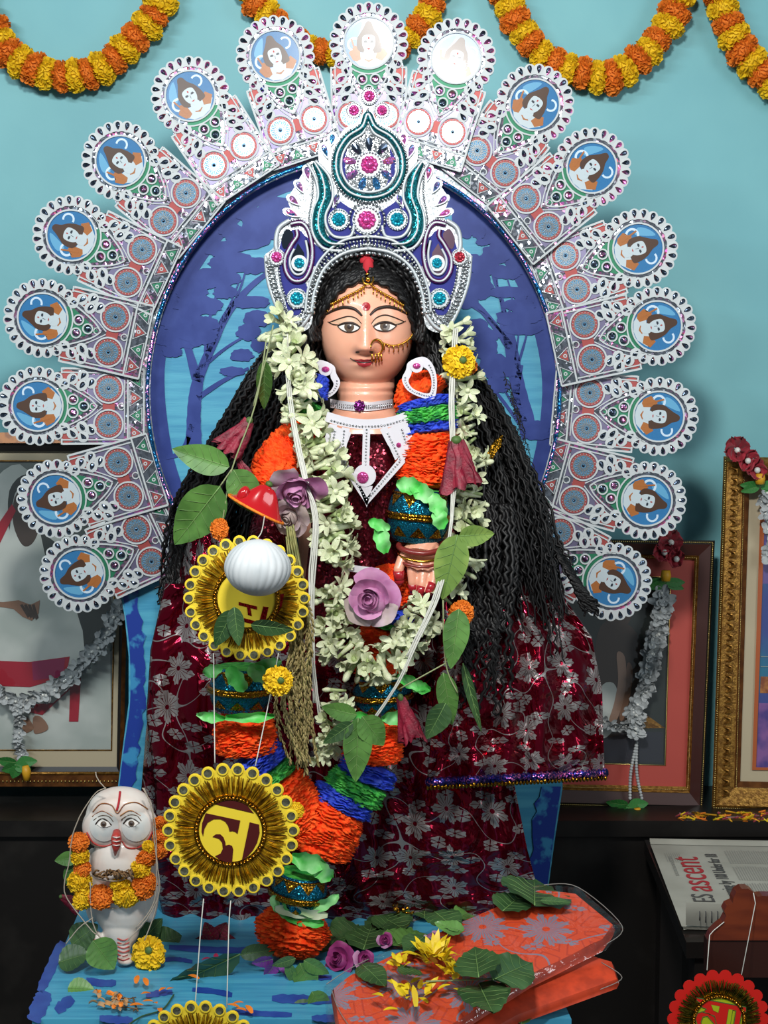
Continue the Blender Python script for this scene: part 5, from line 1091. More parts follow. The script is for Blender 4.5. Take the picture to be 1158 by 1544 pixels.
LET2 = [zl(p, 572, 618, 4.7) for p in ([(463, 422), (485, 405), (520, 393), (570, 388), (630, 398), (690, 430), (738, 488)],
     [(398, 487), (642, 541), (622, 637), (605, 622), (585, 616), (565, 620), (556, 580), (535, 548), (500, 530), (455, 530), (412, 555), (388, 600), (378, 655), (367, 620), (372, 560)],
     [(708, 553), (775, 570), (778, 630), (760, 700), (730, 755), (692, 800), (650, 830)],
     [(445, 658), (468, 640), (500, 640), (522, 662), (535, 700), (536, 722), (560, 715), (582, 724), (590, 750), (582, 845), (535, 840), (490, 822), (462, 798), (500, 780), (516, 745), (512, 700), (490, 672)])]
LET1 = [zl(p, 560, 640, 5.1) for p in ([(500, 665), (640, 700), (640, 725), (590, 712), (600, 775), (570, 765), (565, 705), (500, 690)], [(690, 700), (730, 705), (700, 835), (655, 825)], [(800, 610), (850, 600), (830, 700), (770, 800), (745, 810)], [(540, 790), (720, 840), (700, 860), (540, 820)], [(620, 560), (780, 560), (780, 580), (620, 580)])]
y1, y2, y3 = -.225, -.265, -.315
bd1 = badge(372, 902, y1, 96, LET1, lettm=m_redf); bd2 = badge(348, 1252, y2, 104, LET2); bd3 = badge(300, 1605, y3, 100, [])
for pts in ([(322, 985, y1), (323, 1070, y1-.01), (324, 1150, y2)], [(420, 985, y1), (403, 1070, y1-.01), (385, 1155, y2)], [(307, 1355, y2), (302, 1410, y2-.02), (294, 1520, y3)], [(348, 1358, y2), (345, 1400, y2-.02), (342, 1520, y3)], [(400, 770, -.11), (395, 800, -.2), (388, 812, y1)]): b = MB(); b.tube([P(*p) for p in cat(pts, 4)], .0008, m_white_thr, 5); b.build('string', chain)
# white ball
m_ball = mat('white_shola_pith', '#c9cdcf', .65, col2='#b9bfc2', ns=20)
b = MB(); M = PM(389, 856, -.285, -6)
def bl(u, v):
    a = TAU*u; t = PI*v; k = 1+.028*abs(sin(a*13+1.2*sin(t*1.4)+.5*noise.noise(Vector((a, v*3, 0)))))*sin(t)**.5+.035*noise.noise(Vector((cos(a)*2, sin(a)*2, v*2))); r = 49*sin(t)**.85*k
    return Vector((r*cos(a), 43*cos(t)*(1-.10*sin(t)), r*sin(a)*.95))
b.surf(bl, 156, 40, m_ball, M, True); b.build('thread_ball', None, 'white ridged pith ball in front of the upper gold badge', 'ball')
# rice sheaf
m_straw = mat('rice_straw', '#8f8a52', .6, col2='#6d6f3c', ns=60); m_grain = mat('rice_grain', '#a3935f', .6, col2='#86764a', ns=90)
sh = thing('rice_sheaf', 'sheaf of dry rice ears hanging between the gold badges and the tuberoses', 'straw', P(445, 830, -.2))
for k in range(26):
    u = k/25; xo = -13+26*u; d0 = -.185-.02*R.random(); x1 = 437+xo*.4; pts = [(x1, 800+U(-10, 20), d0), (448+xo*.8, 880, d0-.01), (452+xo*1.1+U(-5, 5), 970, d0), (450+xo*1.2+U(-8, 8), 1050+U(-20, 20), d0+.01), (462+xo*1.0+U(-16, 16), 1110+U(-30, 60), d0+.03)]
    if k % 6 == 0: pts = pts[:3]+[(425+U(-10, 5), 1060, d0), (440+U(-15, 20), 1150, d0+.02)]
    c = [P(*p) for p in cat(pts, 10)]; b = MB(); b.tube(c, [.0014]*12+[.0009]*(len(c)-12), m_straw, 4); L = path_len(c); d = L[-1]*U(.22, .4)
    while d < L[-1]:
        p, t = at_len(c, L, d); sd = Vector((U(-1, 1), U(-1, .3), U(-.3, .3))).normalized(); dd_ = (t*1.4+sd*.5).normalized(); b.ell(p+sd*.0018, (.0014, .0014, .0042), m_grain, 5, 4, None, dd_.to_track_quat('Z', 'Y').to_matrix()); d += .0042
    b.build('rice_ear', sh)
# ------------------------------------------------------------ owl figurine
m_owl = mat('owl_plaster', '#ddd5cd', .45, col2='#d6bfb2', ns=14, lo=.5, hi=.7, coat=.15); m_owlr = mat('owl_red_line', '#b23a34', .4); m_brn = mat('dry_brown', '#7a5a38', .8)
OY = -.10
owl = thing('owl_figurine', 'small white owl figurine with red beak and marigold garland at the left of the seat', 'figurine', G(180, 1452, SEAT))
def OP(x, y, w): return P(x, y, OY-w*.00095)
b = MB()
def oell(x, y, w, rx, ry, rz): s = sc(x, y, OY); b.ell(OP(x, y, w), (rx*s, rz*s, ry*s), m_owl, 28, 18)
oell(181, 1232, 0, 52, 46, 36); oell(158, 1246, 12, 34, 33, 26); oell(206, 1246, 12, 33, 33, 26); oell(182, 1218, 6, 48, 32, 33)
oell(183, 1335, -4, 50, 82, 36); oell(181, 1300, 6, 44, 48, 34); oell(140, 1335, -6, 14, 58, 22); oell(226, 1335, -6, 14, 58, 22); oell(183, 1395, -4, 28, 40, 26); oell(146, 1425, 6, 12, 22, 12); oell(186, 1425, 6, 12, 22, 12); oell(150, 1447, 14, 13, 7, 15); oell(190, 1447, 14, 13, 7, 15)
OB = b.bvh(); bo2 = b.build('body', owl); md = bo2.modifiers.new('remesh', 'REMESH'); md.mode = 'VOXEL'; md.voxel_size = .0018; md.use_smooth_shade = True; sm = bo2.modifiers.new('smooth', 'SMOOTH'); sm.iterations = 6; sm.factor = .6
def oline(b, pts, w, m, off=.0012): b.tube([on(OB, x, y, off) or OP(x, y, 20) for x, y in cat(pts, 8)], w*.001, m, 6)
def odec(b, pts, m, off=.002):
    q = [on(OB, x, y, off) for x, y in pts]; q = [p for p in q if p]; c = sum(q, Vector())/len(q); b.add([c-Vector((0, .0008, 0))]+q, [(0, 1+i, 1+(i+1) % len(q)) for i in range(len(q))], m)
m_disc = mat('owl_face_grey', '#c3c9c8', .45, col2='#d4d2cc', ns=40)
for x, y in ((157, 1246), (205, 1246)):
    b = MB(); rings = [[on(OB, x+k*22*cos(TAU*i/24), y+k*23*sin(TAU*i/24), .0016) for i in range(24)] for k in (.02, .35, .7, 1)]
    vs = [p or OP(x, y, 30) for r_ in rings for p in r_]; b.add(vs, [(j*24+i, j*24+(i+1) % 24, (j+1)*24+(i+1) % 24, (j+1)*24+i) for j in range(3) for i in range(24)]+[tuple(range(24))], m_disc); b.build('face_disc', owl, label='pale grey disc round the eye')
for x, y, sd in ((156, 1243, -1), (198, 1242, 1)):
    b = MB(); odec(b, [(x-10, y), (x-6, y-4.5), (x, y-5.5), (x+7, y-4), (x+11, y+(2 if sd < 0 else -1)), (x+5, y+4), (x-4, y+4.5)], m_eyew, .003); e = b.build('eye', owl); b = MB(); odec(b, circ(x, y-.5, 4.6, 4.4), m_iris, .004); odec(b, circ(x, y-.5, 2.4), m_ink, .005); b.build('pupil', e)
    b = MB(); oline(b, [(x-12, y), (x-6, y-7), (x+2, y-8), (x+12, y+sd*-1)], 1, m_ink, .002); oline(b, [(x-15, y-6), (x-4, y-13), (x+8, y-12), (x+15, y-4)], .8, m_iris); oline(b, [(x-17, y-12), (x-2, y-20), (x+14, y-12)], .7, m_prob); b.build('eye_lines', owl)
b = MB(); oline(b, [(131, 1255), (140, 1270), (155, 1276), (170, 1272), (175, 1266)], 1.2, m_owlr); oline(b, [(184, 1268), (192, 1278), (208, 1278), (222, 1268), (232, 1250)], 1.2, m_owlr); b.build('face_outline', owl); b = MB(); oline(b, [(140, 1224), (152, 1212), (168, 1214), (177, 1226), (188, 1213), (206, 1210), (223, 1220)], .8, m_prob); b.build('brow_line', owl)
b = MB(); oline(b, [(181, 1194), (179, 1210), (176, 1222)], 1.8, m_verm, .001); b.build('forehead_mark', owl, label='red mark on the forehead')
b = MB(); b.tube([OP(176, 1254, 38), OP(175.5, 1264, 50), OP(175, 1276, 52), OP(173.5, 1290, 44)], [.0055, .0078, .006, .001], m_owlr, 12)
for k in range(3): b.tube([OP(170, 1262+k*6, 56), OP(175.5, 1263+k*6, 60), OP(181, 1262+k*6, 56)], .0008, m_eyew, 5)
b.build('beak', owl)
b = MB()
for fx in (146, 186):
    for k in range(6): oline(b, [(fx-9, 1415+k*6), (fx, 1418+k*6), (fx+9, 1415+k*6)], .9, m_owlr, .001)
b.build('red_leg_stripes', owl)
og = thing('owl_garland', 'small orange and yellow marigold garland hanging round the owl figurine', 'garland', P(180, 1300, -.15))
b = MB(); pts = [(122, 1270), (124, 1300), (122, 1340), (142, 1365), (160, 1370), (185, 1368), (212, 1350), (226, 1315), (232, 1285), (238, 1255)]; b.tube([P(x, y, OY-.03) for x, y in cat(pts, 6)], .001, m_thread, 5); b.build('string', og)
for k, (x, y, r, yel) in enumerate([(119, 1270, 15, 0), (121, 1292, 14, 1), (124, 1310, 13, 0), (120, 1330, 18, 1), (126, 1355, 17, 1), (153, 1352, 19, 0), (190, 1352, 19, 1), (182, 1335, 15, 1), (215, 1338, 19, 0), (212, 1312, 16, 1), (221, 1295, 15, 0), (226, 1278, 12, 1), (243, 1262, 13, 0), (238, 1282, 14, 0), (241, 1240, 11, 0), (222, 1330, 16, 0)]):
    M = PM(x, y, OY-.035, U(0, 360), U(-40, 40), U(-40, 40)) @ Matrix.Scale(r*1.06, 4); inst((MY2 if k % 2 else MY) if yel else (MO2 if k % 2 else MO), 'marigold', M, og)
m_owlthr = mat('dull_thread', '#a89c8c', .9); ot = MB()
for pts in ([(160, 1188), (140, 1200), (112, 1250), (104, 1300), (97, 1344), (118, 1378), (140, 1405), (150, 1410)], [(215, 1188), (228, 1215), (232, 1260), (238, 1310), (240, 1345), (225, 1380), (200, 1410), (180, 1425), (150, 1412), (138, 1380), (136, 1330)], [(217, 1188), (232, 1230), (236, 1300), (232, 1360), (205, 1400)], [(240, 1345), (232, 1380), (218, 1418)], [(99, 1424), (118, 1400), (140, 1384)], [(160, 1190), (148, 1176), (144, 1164)], [(136, 1318), (150, 1326), (180, 1328), (200, 1318)]):
    ot.tube([P(x+U(-.4, .4), y, OY-.045) for x, y in cat(pts, 6)], .0009, m_owlthr, 5)
ot.build('cotton_thread', None, 'loose white cotton thread looped round the owl figurine', 'thread')
b = MB()
for i in range(26): x = 140+i*2.1; b.tube([P(x, 1318+5*sin(i*.25), OY-.047), P(x+5, 1316+U(-6, 8), OY-.055), P(x+9, 1320+U(-7, 7), OY-.05)], .0016, m_brn, 4)
b.build('twisted_twigs', None, 'brown twisted dry twig across the owl chest', 'twig')
hibiscus('dark red petals in shadow left behind the owl', 92, 1352, -.02, 34, 26, -30)
t = thing('crown_flower_bunch', 'dark red flower in shadow behind the middle gold badge', 'flower', P(325, 1425, .0)); 
for k in range(6): leafpart(t, 325, 1420, -.01, 34, 24, k*60, m_hib, -10, 0, 'petal')

# ------------------------------------------------------------ folded printed cloth in plastic
m_cloth = flowered('orange_print_cloth', '#cf451d', '#817686', 0, .55, 9, 0, .55, .1, 5, R0=.34, csc=12, leafR=.2, rnd=.5, scroll='#b8371a'); m_cloth2 = mat('orange_cloth_plain', '#c83f1a', .6, col2='#a83212', ns=40)
def clear(name, rough, bump=0, f0=1.45, haze=0):
    m = bpy.data.materials.new(name); m.use_nodes = True; T = NT(m); T.n.remove(T.n['Principled BSDF'])
    g = T.n.new('ShaderNodeBsdfGlossy'); g.inputs['Roughness'].default_value = rough; t = T.n.new('ShaderNodeBsdfTransparent'); x = T.n.new('ShaderNodeMixShader'); f = T.n.new('ShaderNodeValue'); f.outputs[0].default_value = f0
    if bump:
        tc = T.n.new('ShaderNodeTexCoord'); nz_ = T.tex('Noise', tc.outputs['Object'], 22, Detail=3, Distortion=1.0); bp = T.n.new('ShaderNodeBump'); bp.inputs['Strength'].default_value = bump; bp.inputs['Distance'].default_value = .01
        T.link(nz_.outputs[0], bp.inputs['Height']); T.link(bp.outputs[0], g.inputs['Normal'])
    T.link(f.outputs[0], x.inputs[0]); T.link(t.outputs[0], x.inputs[1]); T.link(g.outputs[0], x.inputs[2]); T.link(x.outputs[0], T.n['Material Output'].inputs[0]); return m
m_plas = clear('clear_plastic', .10, .8, .10)
pk = thing('cloth_packet', 'folded orange sari printed with grey flowers inside clear plastic on the seat', 'cloth', G(720, 1450, SEAT))
def slab(b, pts, th, m, ms=None, hump=.005):
    """pts = (px, py, z) outline of the top face, z above the seat; a padded sheet of thickness th"""
    top = [GP(x, y, z) for x, y, z in pts]; n = len(top); c = sum(top, Vector())/n; N = 8; vs = []; fs = []; uv = []
    for j in range(N+1):
        k = j/N
        for i in range(n):
            p = c.lerp(top[i], k); p.z += hump*(1-k**4)+.0012*noise.noise(Vector((p.x*30, p.y*30, 0))); vs.append(p); uv.append((p.x, p.y*1.35))
    for j in range(N):
        for i in range(n): fs.append((j*n+i, (j+1)*n+i, (j+1)*n+(i+1) % n, j*n+(i+1) % n))
    b.add(vs, fs, m, None, True, uv); bot = [p-Vector((0, 0, th)) for p in top]; b.add(top+[t.lerp(q, .5)+(t-c).normalized()*.004 for t, q in zip(top, bot)]+bot, [(i, n+i, n+(i+1) % n, (i+1) % n) for i in range(n)]+[(n+i, 2*n+i, 2*n+(i+1) % n, n+(i+1) % n) for i in range(n)]+[tuple(range(2*n, 3*n))], ms or m)
def dens(pts, k=6):
    out = []
    for i in range(len(pts)):
        a, c = pts[i], pts[(i+1) % len(pts)]
        for q in range(k): out.append(tuple(a[j]+(c[j]-a[j])*q/k for j in range(3)))
    return out
def GP(px, py, dz=0):
    """point on the sloping packet plane: it is propped up at the back against the hem of the sari"""
    d = ray(px, py); n = Vector((0, -.45, 1)); o = Vector((0, -.30, SEAT+.056+dz)); return CAMP+d*((o-CAMP).dot(n)/d.dot(n))
b = MB(); slab(b, dens([(x, y, -.024-.014*(x > 880)) for x, y in [(560, 1500), (640, 1470), (880, 1438), (922, 1450), (930, 1476), (780, 1530), (690, 1580), (560, 1590)]]), .014, m_cloth2); b.build('lower_fold', pk)
UPF = [(503, 1490), (530, 1470), (560, 1456), (700, 1388), (812, 1342), (868, 1348), (924, 1394), (908, 1416), (800, 1470), (680, 1545), (640, 1590), (520, 1600)]
b = MB(); slab(b, dens([(x, y, 0) for x, y in UPF]), .018, m_cloth, m_cloth2); b.build('upper_fold', pk)
b = MB(); slab(b, dens([(x, y, .007) for x, y in [(492, 1484), (525, 1462), (556, 1446), (700, 1378), (812, 1334), (872, 1338), (938, 1396), (914, 1424), (800, 1478), (690, 1550), (645, 1600), (505, 1606)]], 8), .008, m_plas, None, .005); b.build('plastic_sleeve', pk, label='clear plastic sleeve')
m_seam = mat('plastic_seam', '#8f8a84', .25, alpha=.6)
for pts, dz in (([(820, 1334), (872, 1338), (938, 1396), (914, 1424)], .006), ([(905, 1450), (938, 1474), (905, 1492)], -.035), ([(492, 1484), (525, 1462), (556, 1446)], .006), ([(500, 1492), (515, 1530), (560, 1590)], .006)): b = MB(); b.tube([GP(x, y, dz) for x, y in cat(pts, 6)], .0007, m_seam, 6); b.build('plastic_seam', pk)
def SZ(px, py):
    """height under a sight line: on the packet or on the seat"""
    ins = False; q = UPF; n = len(q)
    for i in range(n):
        x0, y0 = q[i]; x1, y1 = q[(i+1) % n]
        if (y0 > py) != (y1 > py) and px < (x1-x0)*(py-y0)/(y1-y0)+x0: ins = not ins
    return GP(px, py, .020).z-SEAT if ins else .006
def flat_leaf(label, a, c, w, m=m_leafd, lift=.004, par=None, name='leaf', z=None):
    """leaf lying down, stalk pixel a to tip pixel c; w = width as part of its length"""
    za = zc = max(SZ(*a), SZ(*c)) if z is None else z; A = G(a[0], a[1], SEAT+za+lift); C = G(c[0], c[1], SEAT+zc+lift+U(0, .006)); d = C-A; L = d.length; x = d.normalized(); vw = Vector((U(-.25, .25), -.55, 1)); y = vw.cross(x).normalized(); zz = x.cross(y)
    M = Matrix.Translation(A) @ Matrix((x, y, zz)).transposed().to_4x4() @ Matrix.Scale(.001, 4); b = MB(); leaf(b, M, L*1000, L*1000*w, m, fold=U(.05, .3), droop=U(-.05, .1), wav_=U(0, .3), seed=U(0, 9))
    return b.build(name, par) if par is not None else b.build(name, None, label, 'leaf')
# leaves over the packet
t = thing('leaf_sprig', 'three-leaf sprig lying on the right part of the orange packet', 'leaf', G(722, 1478, SEAT+.1))
for a, c, w in (((722, 1474), (716, 1428), .62), ((744, 1478), (803, 1448), .75), ((722, 1484), (744, 1530), .6)): flat_leaf('', a, c, w, m_leafd, .006, t, 'leaflet')
b = MB(); b.tube([G(x, y, SEAT+SZ(700, 1478)+.006) for x, y in cat([(642, 1480), (690, 1478), (745, 1476)], 5)], .0012, m_stem, 5); b.build('stem', t)
for lab, a, c, w, m in [
    ('green leaf at the bottom edge of the photo before the packet', (786, 1544), (790, 1510), .4, m_leaf), ('dark leaf on the left corner of the packet beside the magenta rose', (545, 1454), (580, 1482), .5, m_leafd),
    ('flat dark leaf at the front of the sari hem, leftmost of the leaf heap', (545, 1402), (498, 1424), .8, m_leafd), ('narrow dark leaf standing up to the hem between the flat leaves', (548, 1432), (562, 1388), .55, m_leafd), ('green leaf behind the small pink bud', (590, 1425), (620, 1400), .7, m_leaf),
    ('dark leaf topmost of the heap before the hem', (650, 1372), (692, 1348), .55, m_leafd), ('folded leaf in the middle of the heap', (655, 1375), (690, 1400), .6, m_leafd), ('light leaf at the bottom of the heap', (700, 1404), (655, 1392), .5, m_leaf), ('broad leaf under the gold scrap', (570, 1380), (612, 1402), .8, m_leafd), ('round leaf left of the pale bud', (600, 1424), (646, 1404), .7, m_leaf),
    ('upright leaf at the right end of the hem leaves', (806, 1366), (806, 1324), .8, m_leafd), ('pointed leaf left of the upright one at the hem', (758, 1374), (790, 1346), .6, m_leafd), ('dark leaf lying on the back edge of the packet', (728, 1372), (765, 1350), .5, m_leafd), ('thin leaf lying on the top right corner of the packet', (815, 1358), (862, 1360), .32, m_leafd), ('dark leaf before the yellow petals on the packet', (628, 1462), (602, 1470), .8, m_leafd), ('crumpled leaf between rose and hem', (505, 1420), (540, 1396), .7, m_leafd),
    ('long leaf leaning over the middle of the heap', (640, 1385), (640, 1350), .6, m_leafd), ('small leaf at the right foot of the heap', (690, 1385), (722, 1366), .6, m_leaf), ('leaf half under the pale bud', (640, 1412), (612, 1432), .7, m_leafd), ('dark leaf between the narrow and the broad leaf', (575, 1405), (600, 1382), .7, m_leafd), ('low leaf by the magenta rose', (500, 1432), (475, 1412), .6, m_leafd)]: flat_leaf(lab, a, c, w, m)
b = MB()
for i in range(16): b.ell(G(608+U(-16, 16), 1372+U(-8, 10), SEAT+.02+U(0, .006)), (U(.002, .005), .002, U(.002, .004)), m_gglit, 6, 4)
b.build('gold_scrap', None, 'crumpled gold glitter scrap on the leaves before the sari hem', 'ornament')
# yellow chrysanthemum petals and loose petals
m_pety = mat('yellow_petal', '#e3c81e', .5, col2='#d9b414', ns=40)
def petals(label, px, py, r, n, m=m_pety, nm='chrysanthemum', spread=.5):
    z0 = SZ(px, py); t = thing(nm, label, 'flower', G(px, py, SEAT+z0))
    for k in range(n):
        a = U(0, TAU); q = U(0, spread)*r; b = MB(); x = px+q*1.1*cos(a); y = py+q*.8*sin(a); M = Matrix.Translation(G(x, y, SEAT+SZ(px, py)+U(.002, .012))) @ Matrix.Rotation(U(0, TAU) if spread > .7 else a*-1+U(-.6, .6), 4, 'Z') @ Matrix.Rotation(U(-1.0, -.1), 4, 'Y') @ Matrix.Rotation(U(-.5, .5), 4, 'X') @ Matrix.Scale(.001, 4); L = r*U(.55, .85)
        b.surf(lambda u, v: Vector((L*v, (u-.5)*9*sin(PI*min(1, v*.8+.2)), 3*sin(v*2.5))), 2, 4, m, M); b.build('petal', t)
petals('yellow chrysanthemum opened on the orange packet', 655, 1442, 34, 60); petals('smaller yellow flower head right below the large one on the packet', 686, 1466, 26, 34); petals('loose yellow flower left of the chrysanthemum on the packet', 602, 1452, 18, 18); petals('spread of yellow petals and stamens on the packet front', 612, 1500, 34, 16, m_pety, 'petal_spread', 1.)
LP = []
def petal_mesh(m, nm): b = MB(); b.surf(lambda u, v: Vector((v, (u-.5)*.45*sin(PI*min(1, v*.8+.15)), .12*sin(v*3)+.1*(u-.5)**2)), 3, 5, m); return b.mesh(nm)
pm_o = petal_mesh(m_org, 'orange_petal'); pm_y = petal_mesh(m_pety, 'yellow_petal'); pm_p = petal_mesh(mat('pink_petal', '#c9305c', .5), 'pink_petal')
def scatter(me, nm, lab, grp, spots, L, z=.003):
    ORD = ('first second third fourth fifth sixth seventh eighth ninth tenth eleventh twelfth thirteenth fourteenth fifteenth').split()
    for q_, (x, y) in enumerate(sorted(spots)):
        M = Matrix.Translation(G(x, y, SEAT+SZ(x, y)+z)) @ Matrix.Rotation(U(0, TAU), 4, 'Z') @ Matrix.Rotation(U(-.3, .1), 4, 'Y') @ Matrix.Scale(L*U(.8, 1.2)*.001, 4); inst(me, nm, M, None, lab+', '+ORD[q_]+' from the left', 'petal', grp)
scatter(pm_o, 'orange_petal', 'loose orange petal on the blue seat', 'loose orange petals on the seat', [(205, 1483), (222, 1486), (250, 1489), (262, 1490), (215, 1510), (232, 1512), (196, 1516), (350, 1514), (362, 1520), (372, 1524), (240, 1520), (300, 1476), (160, 1500), (380, 1528), (228, 1498)], 16)
scatter(pm_y, 'yellow_petal', 'loose yellow petal on the orange packet', 'loose yellow petals on the packet', [(620, 1482), (560, 1500), (700, 1498), (645, 1512), (600, 1522), (770, 1500), (735, 1440), (585, 1478), (660, 1492), (690, 1440), (628, 1440)], 20, .002)
scatter(pm_p, 'pink_petal', 'loose pink petal by the hanging strings', 'loose pink petals', [(318, 1445), (326, 1448)], 18)
# dried flower clump
t = thing('dried_flower_clump', 'dried brownish flower clump with orange bits on the seat below the owl', 'flower', G(165, 1508, SEAT))
m_dry = mat('dried_petal', '#a08a70', .8, col2='#c08a50', ns=80)
for k in range(26):
    b = MB(); p = G(168+U(-22, 22), 1508+U(-12, 12), SEAT+.004+U(0, .012)); M = Matrix.Translation(p) @ Matrix.Rotation(U(0, 6), 4, 'Z') @ Matrix.Rotation(U(-1, 1), 4, 'X') @ Matrix.Scale(.012, 4); b.surf(lambda u, v: Vector((v, (u-.5)*.5, .3*sin(v*3)+.3*(u-.5)**2)), 3, 4, m_dry if k % 4 else m_org, M); b.build('dried_petal', t)
b = MB()
for k in range(9): b.tube([G(190+U(-15, 25), 1515+U(-14, 14), SEAT+.003), G(190+U(-15, 35), 1512+U(-14, 20), SEAT+.008)], .0009, m_brn, 4)
b.tube([G(x, y, SEAT+.003) for x, y in cat([(195, 1544), (215, 1532), (245, 1522), (262, 1500)], 6)], .0012, m_leafd, 5); b.build('twig', t)

# ------------------------------------------------------------ framed pictures on the ledge
m_fgold = mat('frame_gold', '#a97c38', .35, .7, col2='#7d5522', ns=120, bump=.5, bs=260); m_fdk = mat('frame_maroon_wood', '#3d1a14', .35, coat=.3); m_fbr = mat('frame_brown', '#7a4a20', .35, .4, col2='#5d3414', ns=60); m_bead = mat('gold_bead_trim', '#cdb26a', .25, .9); m_cream = mat('cream_mat', '#b3a68a', .6); m_salm = mat('salmon_mat', '#b5493f', .6)
m_blk2 = mat('frame_black', '#1a1614', .35)
def quad(b, c4, m, dz=0):
    b.add([p+Vector((0, -dz, 0)) for p in c4], [(0, 1, 2, 3)], m, None, False)
class Frame:
    """picture leaning on the wall: four corner pixels; local u right, v down in photo pixels"""
    def __init__(s, name, label, tl, tr, br, bl, yt, yb):
        s.c = [P(*tl, yt), P(*tr, yt), P(*br, yb), P(*bl, yb)]; s.px = [tl, tr, br, bl]; s.t = thing(name, label, 'picture', s.c[3])
        s.n = (s.c[1]-s.c[0]).cross(s.c[3]-s.c[0]).normalized()
        if s.n.y > 0: s.n = -s.n
    def pt(s, px, py, d=0):
        r = ray(px, py); o = s.c[0]+s.n*d; return CAMP+r*((o-CAMP).dot(s.n)/r.dot(s.n))
    def poly(s, b, pts, m, d0, d1):
        a = [s.pt(x, y, d1) for x, y in pts]; z = [p-s.n*(d1-d0) for p in a]; n = len(a); b.add(a+z, [tuple(range(n)), tuple(range(n, 2*n))[::-1]]+[(i, (i+1) % n, n+(i+1) % n, n+i) for i in range(n)], m, None, False)
    def band(s, b, outer, inner, m, d0, d1, di=None):
        O = [s.pt(x, y, d1) for x, y in outer]; I = [s.pt(x, y, d1 if di is None else di) for x, y in inner]; O2 = [s.pt(x, y, d0) for x, y in outer]; I2 = [s.pt(x, y, d0) for x, y in inner]
        b.add(O+I+O2+I2, [(i, 4+i, 4+(i+1) % 4, (i+1) % 4) for i in range(4)]+[(8+i, i, (i+1) % 4, 8+(i+1) % 4) for i in range(4)]+[(4+i, 12+i, 12+(i+1) % 4, 4+(i+1) % 4) for i in range(4)], m, None, False)
    def line(s, b, q, r, m, d): b.tube([s.pt(x, y, d) for x, y in q], r, m, 6)
    def beadline(s, b, q, r, m, d, gap=2.4): b.beads([s.pt(x, y, d) for x, y in q], r, m, gap, None, 6, 4)
def inset(q, l, t, r, b_): return [(q[0][0]+l, q[0][1]+t), (q[1][0]-r, q[1][1]+t), (q[2][0]-r, q[2][1]-b_), (q[3][0]+l, q[3][1]-b_)]
def glass(fr, q):
    b = MB(); fr.poly(b, q, m_glass, .006, .0075); b.build('glass_pane', fr.t)
m_glass = clear('picture_glass', .03, 0, .05)
# left picture
fl = Frame('framed_photo', 'wide framed photo of a seated person in white and red sari at the left', (-170, 652), (196, 652), (186, 1186), (-170, 1186), .60, .57)
q0 = fl.px; q1 = inset(q0, 20, 30, 14, 32); q2 = inset(q1, 4, 6, 4, 24)
q1 = [(-150, 690), (180, 690), (172, 1150), (-150, 1150)]; q2 = [(-145, 695), (176, 695), (168, 1131), (-145, 1131)]
b = MB(); fl.band(b, q0, [(-160, 668), (190, 668), (180, 1166), (-160, 1166)], m_fbr, 0, .022, .026); fl.band(b, [(-160, 668), (190, 668), (180, 1166), (-160, 1166)], [(-155, 680), (184, 680), (176, 1156), (-155, 1156)], m_blk2, .0, .018, .014); b.build('frame', fl.t); b = MB(); fl.beadline(b, [(-60, 1178), (184, 1178)], .0022, m_bead, .026, 3.4); fl.line(b, [(-150, 1166), (180, 1166)], .003, m_fgold, .026); b.build('bead_trim', fl.t)
b = MB(); fl.band(b, [(-158, 676), (186, 676), (178, 1158), (-158, 1158)], q2, m_cream, .0, .005); b.build('mat_border', fl.t)
b = MB(); fl.line(b, q2+[q2[0]], .0018, m_fgold, .006); b.build('gold_fillet', fl.t)
m_prg = mat('print_grey', '#77827e', .4, col2='#525c59', ns=5); m_prd = mat('print_dark', '#2f3634', .4); m_prw = mat('print_white', '#c6ccc6', .4, col2='#aab3ad', ns=8); m_prr = mat('print_red', '#a31c30', .4); m_prm = mat('print_magenta', '#8e2350', .4); m_prs = mat('print_skin', '#8d6a55', .4); m_prsd = mat('print_skin_dark', '#463b35', .4)
b = MB(); fl.poly(b, q2, m_prg, 0, .002); fl.poly(b, [(-145, 960), (166, 960), (168, 1131), (-145, 1131)], m_prw, .002, .0022)
fl.poly(b, cat([(-60, 850), (-20, 740), (30, 700), (70, 760), (105, 800), (150, 900), (168, 960), (150, 1000), (60, 1010), (-60, 1015)], 4, True), m_prw, .0022, .0026)
fl.poly(b, cat([(20, 790), (22, 750), (40, 735), (58, 750), (60, 790), (50, 818), (34, 822)], 4, True), m_prsd, .0026, .003); fl.poly(b, cat([(14, 800), (14, 740), (40, 715), (66, 740), (68, 790), (58, 740), (40, 732), (22, 745)], 4, True), m_prd, .003, .0032)
fl.poly(b, [(-20, 860), (24, 770), (18, 760), (-30, 830)], m_prr, .003, .0034); fl.poly(b, [(60, 800), (75, 870), (120, 900), (130, 1010), (165, 960), (165, 880)], m_prd, .0026, .003)
fl.poly(b, cat([(110, 880), (160, 890), (168, 930), (150, 975), (128, 960)], 4, True), m_prd, .003, .0034)
fl.poly(b, [(-20, 905), (4, 908), (28, 905), (46, 912), (60, 905), (58, 925), (48, 936), (34, 930), (20, 918), (-20, 912)], m_prs, .0034, .0038)
for k in range(4): fl.poly(b, [(30+k*6, 912), (34+k*6, 911), (46+k*4, 928+k), (42+k*4, 932+k)], m_prsd, .0038, .004)
